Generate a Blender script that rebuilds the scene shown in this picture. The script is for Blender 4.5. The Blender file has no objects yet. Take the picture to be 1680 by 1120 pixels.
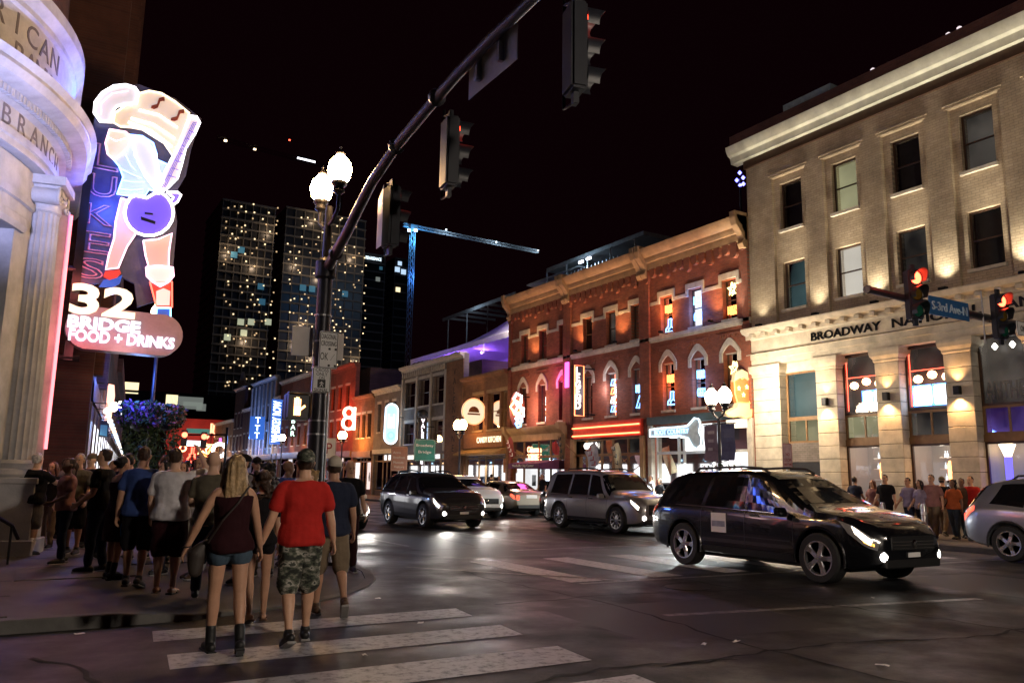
import bpy, bmesh, math, random
from mathutils import Vector, Matrix, noise
random.seed(7)
sc = bpy.context.scene
COL = sc.collection
PI = math.pi
# ---------------------------------------------------------------- camera
CAM_F = 1320 / 1680 * 36.0
YAW, PITCH, ROLL, CAMH = math.radians(30.686), math.radians(9.682), 0.0153, 1.55
_f = Vector((math.sin(YAW) * math.cos(PITCH), math.cos(YAW) * math.cos(PITCH), math.sin(PITCH)))
_r0 = Vector((math.cos(YAW), -math.sin(YAW), 0)); _u0 = _r0.cross(_f)
_r = _r0 * math.cos(ROLL) + _u0 * math.sin(ROLL); _u = _u0 * math.cos(ROLL) - _r0 * math.sin(ROLL)
cam = bpy.data.objects.new('camera', bpy.data.cameras.new('camera'))
cam.data.sensor_width = 36; cam.data.lens = CAM_F; cam.data.clip_end = 3000; cam.data.clip_start = 0.05
M4 = Matrix(((_r.x, _u.x, -_f.x, 0), (_r.y, _u.y, -_f.y, 0), (_r.z, _u.z, -_f.z, CAMH), (0, 0, 0, 1)))
cam.matrix_world = M4
COL.objects.link(cam); sc.camera = cam
# ---------------------------------------------------------------- night sky, exposure
world = bpy.data.worlds.new('World'); sc.world = world; world.use_nodes = True
_bg = world.node_tree.nodes['Background']
_bg.inputs['Color'].default_value = (0.85, 0.14, 0.30, 1)
_bg.inputs['Strength'].default_value = 0.0011
sc.view_settings.view_transform = 'Standard'; sc.view_settings.look = 'None'
sc.view_settings.exposure = 1.6; sc.view_settings.gamma = 1.0; sc.view_settings.use_curve_mapping = False
sc.render.engine = 'CYCLES'
cy = sc.cycles
cy.use_denoising = True; cy.max_bounces = 5; cy.diffuse_bounces = 2; cy.glossy_bounces = 3
cy.transmission_bounces = 4; cy.transparent_max_bounces = 10; cy.caustics_reflective = False; cy.caustics_refractive = False
cy.sample_clamp_indirect = 4.0; cy.sample_clamp_direct = 0; cy.use_light_tree = True
# ---------------------------------------------------------------- point on a real plane seen at a photo pixel
def ray(px, py): return _f + _r * ((px - 840) / 1320) - _u * ((py - 560) / 1320)
def on_x(px, py, X): d = ray(px, py); return Vector((0, 0, CAMH)) + d * (X / d.x)
def on_y(px, py, Y): d = ray(px, py); return Vector((0, 0, CAMH)) + d * (Y / d.y)
def on_z(px, py, z=0): d = ray(px, py); return Vector((0, 0, CAMH)) + d * ((z - CAMH) / d.z)
# ---------------------------------------------------------------- materials
MATS = {}
EMK = .42
def _new(name):
    m = bpy.data.materials.new(name); m.use_nodes = True
    nt = m.node_tree; b = nt.nodes['Principled BSDF']
    return m, nt, b
def _coords(nt, swz, scale):
    tc = nt.nodes.new('ShaderNodeNewGeometry')
    sx = nt.nodes.new('ShaderNodeSeparateXYZ'); nt.links.new(tc.outputs['Position'], sx.inputs[0])
    cx = nt.nodes.new('ShaderNodeCombineXYZ')
    for i, ch in enumerate(swz): nt.links.new(sx.outputs['XYZ'.index(ch)], cx.inputs[i])
    mp = nt.nodes.new('ShaderNodeVectorMath'); mp.operation = 'SCALE'; mp.inputs['Scale'].default_value = scale
    nt.links.new(cx.outputs[0], mp.inputs[0])
    return mp.outputs[0]
def mat(name, col, rough=.6, metal=0., var=.25, nscale=6., bump=.15, bscale=60., spec=.5, coat=0., swz='XYZ', obj=False):
    if name in MATS: return MATS[name]
    m, nt, b = _new(name); N, L = nt.nodes, nt.links
    b.inputs['Roughness'].default_value = rough; b.inputs['Metallic'].default_value = metal
    b.inputs['Specular IOR Level'].default_value = spec; b.inputs['Coat Weight'].default_value = coat
    if coat: b.inputs['Coat Roughness'].default_value = .04
    b.inputs['Base Color'].default_value = (*col, 1)
    if var or bump:
        if obj:
            tc = N.new('ShaderNodeTexCoord'); vec = tc.outputs['Object']
        else: vec = _coords(nt, swz, 1.0)
    if var:
        n = N.new('ShaderNodeTexNoise'); n.inputs['Scale'].default_value = nscale; n.inputs['Detail'].default_value = 6; n.inputs['Roughness'].default_value = .65
        L.new(vec, n.inputs['Vector'])
        r = N.new('ShaderNodeValToRGB'); e = r.color_ramp.elements
        e[0].position = .3; e[1].position = .72
        e[0].color = (*[c * (1 - var) for c in col], 1); e[1].color = (*[min(1, c * (1 + var * .7)) for c in col], 1)
        L.new(n.outputs['Fac'], r.inputs['Fac']); L.new(r.outputs['Color'], b.inputs['Base Color'])
    if bump:
        n2 = N.new('ShaderNodeTexNoise'); n2.inputs['Scale'].default_value = bscale; n2.inputs['Detail'].default_value = 4
        L.new(vec, n2.inputs['Vector'])
        bp = N.new('ShaderNodeBump'); bp.inputs['Strength'].default_value = bump; bp.inputs['Distance'].default_value = .01
        L.new(n2.outputs['Fac'], bp.inputs['Height']); L.new(bp.outputs['Normal'], b.inputs['Normal'])
    MATS[name] = m; return m
def emit(name, col, s):
    if name in MATS: return MATS[name]
    m, nt, b = _new(name)
    b.inputs['Base Color'].default_value = (*[c * .5 for c in col], 1); b.inputs['Roughness'].default_value = .4
    b.inputs['Emission Color'].default_value = (*col, 1); b.inputs['Emission Strength'].default_value = s * EMK
    MATS[name] = m; return m
def brick(name, c1, c2, mortar, swz='YZX', bw=.21, bh=.075, rough=.85, dirt=.45):
    if name in MATS: return MATS[name]
    m, nt, b = _new(name); N, L = nt.nodes, nt.links
    vec = _coords(nt, swz, 1.0)
    t = N.new('ShaderNodeTexBrick'); L.new(vec, t.inputs['Vector'])
    t.inputs['Color1'].default_value = (*c1, 1); t.inputs['Color2'].default_value = (*c2, 1); t.inputs['Mortar'].default_value = (*mortar, 1)
    t.inputs['Scale'].default_value = 1; t.inputs['Brick Width'].default_value = bw; t.inputs['Row Height'].default_value = bh
    t.inputs['Mortar Size'].default_value = .008; t.inputs['Mortar Smooth'].default_value = .4; t.inputs['Bias'].default_value = -.1
    n = N.new('ShaderNodeTexNoise'); n.inputs['Scale'].default_value = .9; n.inputs['Detail'].default_value = 8; n.inputs['Roughness'].default_value = .7
    L.new(vec, n.inputs['Vector'])
    mr = N.new('ShaderNodeMapRange'); mr.inputs[1].default_value = .3; mr.inputs[2].default_value = .7; mr.inputs[3].default_value = 1 - dirt; mr.inputs[4].default_value = 1.15
    L.new(n.outputs['Fac'], mr.inputs[0])
    mx = N.new('ShaderNodeVectorMath'); mx.operation = 'SCALE'; L.new(t.outputs['Color'], mx.inputs[0]); L.new(mr.outputs[0], mx.inputs['Scale'])
    L.new(mx.outputs[0], b.inputs['Base Color'])
    bp = N.new('ShaderNodeBump'); bp.inputs['Strength'].default_value = .7; bp.inputs['Distance'].default_value = .012; bp.invert = True
    L.new(t.outputs['Fac'], bp.inputs['Height']); L.new(bp.outputs['Normal'], b.inputs['Normal'])
    b.inputs['Roughness'].default_value = rough
    MATS[name] = m; return m
def glass(name, tint=(.9, .95, 1), refl=.12):
    if name in MATS: return MATS[name]
    m = bpy.data.materials.new(name); m.use_nodes = True; nt = m.node_tree; N, L = nt.nodes, nt.links
    N.remove(N['Principled BSDF'])
    tr = N.new('ShaderNodeBsdfTransparent'); tr.inputs[0].default_value = (*tint, 1)
    gl = N.new('ShaderNodeBsdfGlossy'); gl.inputs['Roughness'].default_value = .03; gl.inputs['Color'].default_value = (.9, .9, .9, 1)
    fr = N.new('ShaderNodeFresnel'); fr.inputs['IOR'].default_value = 1.5
    ad = N.new('ShaderNodeMath'); ad.operation = 'ADD'; ad.inputs[1].default_value = refl; L.new(fr.outputs[0], ad.inputs[0]); ad.use_clamp = True
    mx = N.new('ShaderNodeMixShader'); L.new(ad.outputs[0], mx.inputs[0]); L.new(tr.outputs[0], mx.inputs[1]); L.new(gl.outputs[0], mx.inputs[2])
    L.new(mx.outputs[0], N['Material Output'].inputs['Surface'])
    MATS[name] = m; return m
def lit_room(name, c1, c2, s, scale=3., swz='YZX', plain=False, lo=.06, hi=.36):
    """a lit interior behind a pane: a glowing room wall with uneven stock and fittings in front of its lamps"""
    if name in MATS: return MATS[name]
    m, nt, b = _new(name); N, L = nt.nodes, nt.links
    vec = _coords(nt, swz, 1.0)
    v = N.new('ShaderNodeTexVoronoi'); v.distance = 'CHEBYCHEV'; v.inputs['Scale'].default_value = scale; L.new(vec, v.inputs['Vector'])
    n = N.new('ShaderNodeTexNoise'); n.inputs['Scale'].default_value = scale * .6; n.inputs['Detail'].default_value = 5; L.new(vec, n.inputs['Vector'])
    sp = N.new('ShaderNodeSeparateColor'); L.new(v.outputs['Color'], sp.inputs[0])
    ml = N.new('ShaderNodeMath'); ml.operation = 'MULTIPLY'; L.new(sp.outputs[0], ml.inputs[0]); L.new(n.outputs['Fac'], ml.inputs[1])
    r = N.new('ShaderNodeValToRGB'); r.color_ramp.elements[0].position = lo; r.color_ramp.elements[1].position = hi
    r.color_ramp.elements[0].color = (*c1, 1); r.color_ramp.elements[1].color = (*c2, 1)
    L.new(n.outputs['Fac'] if plain else ml.outputs[0], r.inputs['Fac'])
    if plain: r.color_ramp.elements[0].position = .35; r.color_ramp.elements[1].position = .7; L.new(r.outputs['Color'], b.inputs['Emission Color'])
    b.inputs['Emission Strength'].default_value = s; b.inputs['Base Color'].default_value = (*[c * .3 for c in c2], 1)
    MATS[name] = m; return m
# ---------------------------------------------------------------- mesh building
class MB:
    def __init__(s): s.v = []; s.f = []
    def quad(s, a, b, c, d):
        n = len(s.v); s.v += [tuple(a), tuple(b), tuple(c), tuple(d)]; s.f.append((n, n + 1, n + 2, n + 3)); return s
    def box(s, x0, x1, y0, y1, z0, z1):
        if x0 > x1: x0, x1 = x1, x0
        if y0 > y1: y0, y1 = y1, y0
        if z0 > z1: z0, z1 = z1, z0
        n = len(s.v)
        s.v += [(x0, y0, z0), (x1, y0, z0), (x1, y1, z0), (x0, y1, z0), (x0, y0, z1), (x1, y0, z1), (x1, y1, z1), (x0, y1, z1)]
        s.f += [tuple(n + i for i in q) for q in ((0, 3, 2, 1), (4, 5, 6, 7), (0, 1, 5, 4), (1, 2, 6, 5), (2, 3, 7, 6), (3, 0, 4, 7))]; return s
    def obox(s, c, ux, uy, uz):
        """box from centre and half-axis vectors"""
        c, ux, uy, uz = Vector(c), Vector(ux), Vector(uy), Vector(uz); n = len(s.v)
        for k in (-1, 1):
            for (i, j) in ((-1, -1), (1, -1), (1, 1), (-1, 1)): s.v.append(tuple(c + ux * i + uy * j + uz * k))
        s.f += [tuple(n + i for i in q) for q in ((0, 3, 2, 1), (4, 5, 6, 7), (0, 1, 5, 4), (1, 2, 6, 5), (2, 3, 7, 6), (3, 0, 4, 7))]; return s
    def rings(s, rings, cap=True, close=True):
        n = len(s.v); k = len(rings[0])
        for r in rings: s.v += [tuple(p) for p in r]
        for i in range(len(rings) - 1):
            for j in range(k if close else k - 1):
                a = n + i * k + j; b = n + i * k + (j + 1) % k
                s.f.append((a, b, b + k, a + k))
        if cap:
            s.f.append(tuple(n + j for j in range(k))[::-1]); s.f.append(tuple(n + (len(rings) - 1) * k + j for j in range(k)))
        return s
    def tube(s, pts, r, n=8, cap=True, sq=1.0):
        """round bar along points, r a number or one per point"""
        pts = [Vector(p) for p in pts]; R = r if isinstance(r, (list, tuple)) else [r] * len(pts)
        rings = []; ref = None
        for i, p in enumerate(pts):
            t = (pts[min(i + 1, len(pts) - 1)] - pts[max(i - 1, 0)])
            t = t.normalized() if t.length > 1e-9 else Vector((0, 0, 1))
            if ref is None: ref = Vector((1, 0, 0)) if abs(t.x) < .8 else Vector((0, 1, 0))
            a = (ref - t * ref.dot(t)).normalized(); ref = a; b = t.cross(a)
            rings.append([p + (a * math.cos(2 * PI * k / n) + b * math.sin(2 * PI * k / n) * sq) * R[i] for k in range(n)])
        return s.rings(rings, cap)
    def lathe(s, prof, c=(0, 0, 0), n=16, axis='Z', cap=True):
        cx, cy_, cz = c; rings = []
        for r, h in prof:
            ring = []
            for k in range(n):
                a = 2 * PI * k / n; x, y = r * math.cos(a), r * math.sin(a)
                ring.append({'Z': (cx + x, cy_ + y, cz + h), 'X': (cx + h, cy_ + x, cz + y), 'Y': (cx + y, cy_ + h, cz + x)}[axis])
            rings.append(ring)
        return s.rings(rings, cap)
    def prism(s, pts, vec):
        """closed outline swept along vec"""
        v = Vector(vec); return s.rings([[Vector(p) for p in pts], [Vector(p) + v for p in pts]])
    def build(s, name, m, parent=None, smooth=False, bevel=0, bseg=1):
        me = bpy.data.meshes.new(name); me.from_pydata(s.v, [], s.f)
        bm = bmesh.new(); bm.from_mesh(me)
        bmesh.ops.recalc_face_normals(bm, faces=bm.faces)
        if bevel: bmesh.ops.bevel(bm, geom=bm.edges[:], offset=bevel, segments=bseg, affect='EDGES', clamp_overlap=True)
        bm.to_mesh(me); bm.free()
        return link(name, me, m, parent, smooth)
def link(name, me, m, parent=None, smooth=False):
    if m is not None and not me.materials: me.materials.append(MATS[m] if isinstance(m, str) else m)
    if smooth:
        me.shade_smooth()
        if smooth != 'all': me.set_sharp_from_angle(angle=math.radians(38 if smooth is True else smooth))
    o = bpy.data.objects.new(name, me); COL.objects.link(o)
    if parent is not None:
        o.parent = parent; o.matrix_parent_inverse = Matrix.Translation(parent.location).inverted() if parent.get('_w') else Matrix()
    return o
def thing(name, label, cat, loc=(0, 0, 0), rz=0, group=None):
    """Empty at the base; parts given in world coordinates stay where they are (rz 0), else in local ones"""
    o = bpy.data.objects.new(name, None); COL.objects.link(o); o.empty_display_size = .2
    o.location = loc; o.rotation_euler = (0, 0, rz); return tag(o, label, cat, group)
def wthing(name, label, cat, loc, group=None):
    o = thing(name, label, cat, loc, 0, group); o['_w'] = 1; return o
def tag(o, label=None, cat=None, group=None, kind=None):
    for k, v in (('label', label), ('category', cat), ('group', group), ('kind', kind)):
        if v: o[k] = v
    return o
def part(name, mesh_or_mb, m, parent, **k): return mesh_or_mb.build(name, m, parent, **k)
def sub(name, mb, m, part_, **k):
    """sub-part given in the same coordinates as its part"""
    o = mb.build(name, m, None, **k); o.parent = part_; o.matrix_parent_inverse = Matrix(); return o
def copy_tree(o, parent=None, skip=()):
    c = o.copy(); COL.objects.link(c); c.parent = parent
    for ch in o.children: copy_tree(ch, c)
    return c
WORK = bpy.data.scenes.new('workbench')   # scratch scene for evaluating text and modifiers; removed at the end
def bake(*objs):
    for o in objs: WORK.collection.objects.link(o)
    vl = WORK.view_layers[0]; vl.update(); return bpy.data.meshes.new_from_object(objs[0].evaluated_get(vl.depsgraph), depsgraph=vl.depsgraph)
def text_mesh(s, size=1., ext=.01, tube=0., font_shear=0., bold=0., align='CENTER', spacing=1.):
    cu = bpy.data.curves.new('t', 'FONT'); cu.body = s; cu.size = size; cu.align_x = align; cu.align_y = 'CENTER'
    cu.space_character = spacing; cu.shear = font_shear; cu.resolution_u = 3
    if tube: cu.fill_mode = 'NONE'; cu.bevel_depth = tube; cu.bevel_resolution = 0; cu.extrude = 0
    else: cu.extrude = ext; cu.offset = bold
    o = bpy.data.objects.new('t', cu); me = bake(o)
    bpy.data.objects.remove(o); bpy.data.curves.remove(cu)
    return me
def text(name, s, m, parent, org, right, up, size=None, width=None, height=None, **k):
    """lettering: centre org, reading direction right, up vector; scaled to width/height"""
    me = text_mesh(s, 1.0, **k)
    xs = [v.co.x for v in me.vertices]; ys = [v.co.y for v in me.vertices]
    cx, cy_ = (min(xs) + max(xs)) / 2, (min(ys) + max(ys)) / 2; w, h = max(xs) - min(xs), max(ys) - min(ys)
    sx = width / w if width else (height / h if height else size); sy = height / h if height else (width / w if width else size)
    r, u = Vector(right).normalized(), Vector(up).normalized(); n = r.cross(u); o_ = Vector(org)
    for v in me.vertices: v.co = o_ + r * ((v.co.x - cx) * sx) + u * ((v.co.y - cy_) * sy) + n * v.co.z
    return link(name, me, m, parent)
def subtext(name, s, m, part_, *a, **k):
    o = text(name, s, m, None, *a, **k); o.parent = part_; return o
def lamp(name, loc, power, col, parent=None, kind='POINT', size=.1, target=None, angle=60, blend=.5):
    l = bpy.data.lights.new(name, kind); l.energy = power; l.color = col
    if kind in ('POINT', 'SPOT'): l.shadow_soft_size = size
    if kind == 'SPOT': l.spot_size = math.radians(angle); l.spot_blend = blend
    if kind == 'AREA': l.size = size
    o = bpy.data.objects.new(name, l); COL.objects.link(o); o.location = loc
    if target is not None: o.rotation_euler = (Vector(target) - Vector(loc)).to_track_quat('-Z', 'Y').to_euler()
    if parent is not None:
        o.parent = parent
        if parent.get('_w'): o.matrix_parent_inverse = Matrix.Translation(parent.location).inverted()
    return o
# ================================================================ materials
mat('limestone', (.55, .49, .39), .8, var=.3, nscale=2.2, bump=.25, bscale=35)
mat('limestone_grey', (.44, .44, .46), .8, var=.3, nscale=1.7, bump=.3, bscale=40)
mat('stone_trim', (.5, .45, .38), .75, var=.3, nscale=3, bump=.2)
mat('cornice_paint', (.62, .62, .52), .6, var=.25, nscale=1.6, bump=.1)
mat('ochre_cornice', (.36, .23, .12), .65, var=.35, nscale=2, bump=.15)
mat('dark_wood', (.06, .03, .018), .45, var=.3, nscale=5, bump=.1)
mat('oak_frame', (.22, .12, .05), .5, var=.25, nscale=5)
mat('black_metal', (.012, .012, .014), .35, .6, var=.3, nscale=8, bump=.05)
mat('dark_paint', (.03, .03, .035), .5, var=.3)
mat('galv', (.35, .36, .38), .4, .8, var=.3, nscale=5, bump=.08)
mat('white_paint', (.75, .75, .72), .6, var=.12)
mat('cream_paint', (.55, .46, .32), .6, var=.2)
mat('void', (.004, .004, .005), .9, var=0, bump=0)
mat('room_dark', (.03, .028, .026), .8, var=.5, nscale=2, bump=0)
brick('tan_brick', (.50, .40, .28), (.43, .335, .23), (.30, .24, .175), bw=.24, bh=.085, dirt=.42)
brick('red_brick', (.32, .088, .045), (.22, .058, .032), (.19, .11, .08))
brick('dark_brick', (.12, .045, .035), (.085, .032, .028), (.09, .06, .05))
brick('orange_brick', (.33, .15, .07), (.25, .11, .05), (.2, .14, .1))
brick('grey_brick', (.24, .20, .18), (.19, .16, .14), (.16, .14, .12))
glass('pane_glass'); glass('shop_glass', (.97, .98, 1), .02); glass('dark_glass', (.25, .27, .3), .08)
# road surface: worn, partly polished asphalt
def asphalt():
    m, nt, b = _new('asphalt'); N, L = nt.nodes, nt.links; vec = _coords(nt, 'XYZ', 1.0)
    def noi(s, d=8, r=.6):
        n = N.new('ShaderNodeTexNoise'); n.inputs['Scale'].default_value = s; n.inputs['Detail'].default_value = d; n.inputs['Roughness'].default_value = r
        L.new(vec, n.inputs['Vector']); return n.outputs['Fac']
    def ramp(i, a, b_, c0, c1):
        r = N.new('ShaderNodeValToRGB'); r.color_ramp.elements[0].position = a; r.color_ramp.elements[1].position = b_
        r.color_ramp.elements[0].color = (*c0, 1); r.color_ramp.elements[1].color = (*c1, 1); L.new(i, r.inputs['Fac']); return r.outputs['Color']
    def mul(a, b_):
        mx = N.new('ShaderNodeMix'); mx.data_type = 'RGBA'; mx.blend_type = 'MULTIPLY'; mx.inputs[0].default_value = 1
        L.new(a, mx.inputs[6]); L.new(b_, mx.inputs[7]); return mx.outputs[2]
    base = ramp(noi(.55), .35, .7, (.0058, .0066, .0080), (.0155, .0168, .019))
    fine = mul(ramp(noi(160, 3), .35, .75, (.55, .55, .55), (1.6, 1.5, 1.4)), ramp(noi(30, 5, .8), .4, .62, (.35, .35, .37), (1.9, 1.85, 1.8)))
    # wheel lanes run along the street (y): stretched noise
    st = N.new('ShaderNodeVectorMath'); st.operation = 'MULTIPLY'; st.inputs[1].default_value = (1.1, .06, 1); L.new(vec, st.inputs[0])
    ns = N.new('ShaderNodeTexNoise'); ns.inputs['Scale'].default_value = 1.; ns.inputs['Detail'].default_value = 5; L.new(st.outputs[0], ns.inputs['Vector'])
    lanes = ramp(ns.outputs['Fac'], .35, .65, (.65, .65, .66), (1.25, 1.2, 1.15))
    vo = N.new('ShaderNodeTexVoronoi'); vo.feature = 'DISTANCE_TO_EDGE'; vo.inputs['Scale'].default_value = .32
    wp = N.new('ShaderNodeVectorMath'); wp.operation = 'ADD'; L.new(vec, wp.inputs[0])
    nz = N.new('ShaderNodeTexNoise'); nz.inputs['Scale'].default_value = 1.2; nz.inputs['Detail'].default_value = 6; L.new(vec, nz.inputs['Vector'])
    L.new(nz.outputs['Color'], wp.inputs[1]); L.new(wp.outputs[0], vo.inputs['Vector'])
    crack = ramp(vo.outputs['Distance'], .0, .012, (.25, .25, .25), (1, 1, 1))
    L.new(mul(mul(mul(base, fine), lanes), crack), b.inputs['Base Color'])
    rr = N.new('ShaderNodeMapRange'); rr.inputs[1].default_value = .3; rr.inputs[2].default_value = .7; rr.inputs[3].default_value = .3; rr.inputs[4].default_value = .72
    L.new(noi(.8, 6), rr.inputs[0]); L.new(rr.outputs[0], b.inputs['Roughness'])
    b.inputs['Specular IOR Level'].default_value = .32
    b1 = N.new('ShaderNodeBump'); b1.inputs['Strength'].default_value = .5; b1.inputs['Distance'].default_value = .014; L.new(noi(48, 5, .75), b1.inputs['Height'])
    b2 = N.new('ShaderNodeBump'); b2.inputs['Strength'].default_value = .35; b2.inputs['Distance'].default_value = .03; L.new(noi(2.5, 4), b2.inputs['Height'])
    L.new(b2.outputs['Normal'], b1.inputs['Normal']); L.new(b1.outputs['Normal'], b.inputs['Normal'])
    MATS['asphalt'] = m
asphalt()
def worn_paint(name, col, wear=.45):
    """road paint worn through to the asphalt below"""
    m, nt, b = _new(name); N, L = nt.nodes, nt.links; vec = _coords(nt, 'XYZ', 1.0)
    n = N.new('ShaderNodeTexNoise'); n.inputs['Scale'].default_value = 9; n.inputs['Detail'].default_value = 10; n.inputs['Roughness'].default_value = .75; L.new(vec, n.inputs['Vector'])
    r = N.new('ShaderNodeValToRGB'); r.color_ramp.elements[0].position = wear - .08; r.color_ramp.elements[1].position = wear + .1
    r.color_ramp.elements[0].color = (.05, .048, .047, 1); r.color_ramp.elements[1].color = (*col, 1)
    L.new(n.outputs['Fac'], r.inputs['Fac']); L.new(r.outputs['Color'], b.inputs['Base Color']); b.inputs['Roughness'].default_value = .5
    bp = N.new('ShaderNodeBump'); bp.inputs['Strength'].default_value = .3; bp.inputs['Distance'].default_value = .004
    n2 = N.new('ShaderNodeTexNoise'); n2.inputs['Scale'].default_value = 110; L.new(vec, n2.inputs['Vector']); L.new(n2.outputs['Fac'], bp.inputs['Height']); L.new(bp.outputs['Normal'], b.inputs['Normal'])
    MATS[name] = m
worn_paint('road_paint', (.46, .46, .47), .42); worn_paint('road_paint_worn', (.26, .25, .24), .5)
mat('concrete', (.085, .078, .074), .7, var=.4, nscale=1.3, bump=.3, bscale=70)
mat('kerb_stone', (.12, .115, .11), .75, var=.35, nscale=2, bump=.3)
mat('joint_dark', (.03, .028, .026), .9, var=.3)
# ================================================================ ground, road, pavements
def struct(name, mb, m, **k): return tag(mb.build(name, m, None, **k), kind='structure')
gmb = MB(); gmb.quad((-400, -200, -.02), (600, -200, -.02), (600, 900, -.02), (-400, 900, -.02)); struct('ground', gmb, 'asphalt')
mb = MB(); mb.quad((-60, -60, 0), (60, -60, 0), (60, 260, 0), (-60, 260, 0)); ROAD = struct('road', mb, 'asphalt')
def mark(name, pts, m='road_paint', z=.004):
    b = MB(); b.quad(*[(p[0], p[1], z) for p in pts]); return b.build(name, m, ROAD)
# crosswalk over the side street: bars across the walkers' way
for i, (y0, y1) in enumerate(((8.46, 9.02), (7.24, 7.82), (5.98, 6.62), (4.75, 5.4), (3.5, 4.15), (2.2, 2.85), (.9, 1.55), (-.4, .25))):
    mark('crosswalk_bar', [(1.18 - .03 * i, y0), (4.55 - .07 * i, y0), (4.62 - .07 * i, y1), (1.24 - .03 * i, y1)])
# crosswalk over the main street
for i, (xa, xb) in enumerate(((7.35, 7.95), (9.0, 9.62), (10.6, 11.2), (12.2, 12.8), (13.8, 14.4), (15.4, 16.0), (17.0, 17.6))):
    mark('crosswalk_bar', [(xa, 10.5), (xb, 10.48), (xb, 13.85), (xa, 13.85)])
for pts in ([(7.4, 10.26), (20.0, 9.75), (20.0, 9.87), (7.4, 10.38)], [(9.4, 15.55), (15.0, 15.6), (15.0, 15.75), (9.4, 15.7)], [(6.6, 7.45), (11.6, 6.6), (11.6, 6.74), (6.6, 7.59)],
            [(10.78, 17.4), (10.9, 17.4), (10.9, 60), (10.78, 60)], [(14.05, 16.4), (14.17, 16.4), (14.3, 60), (14.18, 60)], [(7.6, 17.4), (7.72, 17.4), (7.72, 60), (7.6, 60)]):
    mark('lane_line', pts, 'road_paint_worn')
for pts in ([(5.75, 13.6), (5.87, 13.5), (8.3, 10.4), (8.15, 10.35)],):
    mark('diagonal_line', pts, 'road_paint_worn')
# repairs: darker asphalt patches, tar seams and an iron cover
mat('asphalt_patch', (.010, .010, .011), .55, var=.5, nscale=5, bump=.5, bscale=60); mat('tar_seal', (.003, .003, .003), .85, var=.3, nscale=8, bump=.2); mat('cast_iron', (.03, .028, .026), .45, .7, var=.4, nscale=20, bump=.3)
for pts in ([(5.4, 6.4), (7.9, 6.1), (8.1, 8.3), (5.5, 8.5)], [(7.5, 14.6), (9.9, 14.5), (9.9, 22), (7.6, 22)], [(12.3, 5.2), (14.6, 5.0), (14.8, 8.6), (12.4, 8.7)], [(2.2, 3.4), (3.6, 3.3), (3.6, 4.6), (2.2, 4.7)]): mark('asphalt_patch', pts, 'asphalt_patch', .002)
rs_ = random.Random(3)
for (x0, y0, x1, y1) in ((5.2, 9.2, 12.5, 8.4), (4.8, 5.6, 10.5, 5.0), (6.2, 4.0, 6.6, 12.5), (9.4, 4.5, 9.1, 10.2), (6.0, 16.2, 17.5, 16.4), (12.9, 14.2, 12.7, 34), (9.2, 17, 9.3, 36), (1.4, 5.7, 5.6, 5.5), (.2, 8.2, 1.6, 3.0)):
    b = MB(); n = 26; prev = None
    for k in range(n + 1):
        t = k / n; dx, dy = x1 - x0, y1 - y0; ln = math.hypot(dx, dy); o = rs_.uniform(-.06, .06) + .12 * math.sin(t * 9 + x0); c = (x0 + dx * t - dy / ln * o, y0 + dy * t + dx / ln * o); w = rs_.uniform(.008, .028); cur = ((c[0] - dy / ln * w, c[1] + dx / ln * w, .0055), (c[0] + dy / ln * w, c[1] - dx / ln * w, .0055))
        if prev: b.quad(prev[0], prev[1], cur[1], cur[0])
        prev = cur
    b.build('tar_seam', 'tar_seal', ROAD)
MB().lathe([(.33, .0025), (.33, .008), (.3, .009)], (8.6, 9.3, 0), 24).build('manhole_cover', 'cast_iron', ROAD)
# near pavement at the corner, with slabs, kerb and ramp
KERB = .13
def pavement(name, outline, slab=1.55, x_range=None, y_range=None):
    b = MB(); b.prism([(x, y, -.015) for x, y in outline], (0, 0, KERB - .012 + .015)); return struct(name, b, 'concrete')
def gz(x, y):
    r = math.hypot(x - .9, y - 13.65)
    if y < 9.45 or x > 5.1 or (x > .9 and y < 13.65 and r > 4.2): return 0.
    if not (x > .9 and y < 13.65) or r < 2.15: return KERB
    return KERB - (r - 2.15) / 2.05 * (KERB - .012)
def corner_outline(off=0):
    r = 4.2 - off; pts = [(-40, 9.45 + off)]
    for k in range(9):
        a = -PI / 2 + k * PI / 16; pts.append((.9 + r * math.cos(a), 13.65 + r * math.sin(a)))
    pts += [(5.1 - off, 130), (-40, 130)]; return pts
def inner_outline():
    pts = [(-40, 9.61)]
    for k in range(9): a = -PI / 2 + k * PI / 16; pts.append((.9 + 4.04 * math.cos(a), 13.65 + 4.04 * math.sin(a)) if k in (0, 8) else (.9 + 2.2 * math.cos(a), 13.65 + 2.2 * math.sin(a)))
    return pts + [(4.94, 130), (-40, 130)]
PAV = pavement('pavement', inner_outline())
def kh(k): return KERB * (1 - .93 * max(0, math.sin(PI * (k - 1) / 9 * 1.0)) ** .5) if 1 <= k <= 9 else KERB
b = MB(); po, pi_ = corner_outline(0)[:-1], corner_outline(.16)[:-1]
rings = [[(o[0], o[1], -.01), (o[0], o[1], kh(k) - .012), (o[0] * .93 + i[0] * .07, o[1] * .93 + i[1] * .07, kh(k)), (i[0], i[1], kh(k)), (i[0], i[1], -.01)] for k, (o, i) in enumerate(zip(po, pi_))]
b.rings(rings, cap=False); tag(b.build('kerb', 'kerb_stone', None, smooth=30), kind='structure')
def inside(x, y):
    if x > 4.9: return False
    if y < 13.65 and x > .9: return (x - .9) ** 2 + (y - 13.65) ** 2 < 2.25 ** 2
    return y > 9.65
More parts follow.
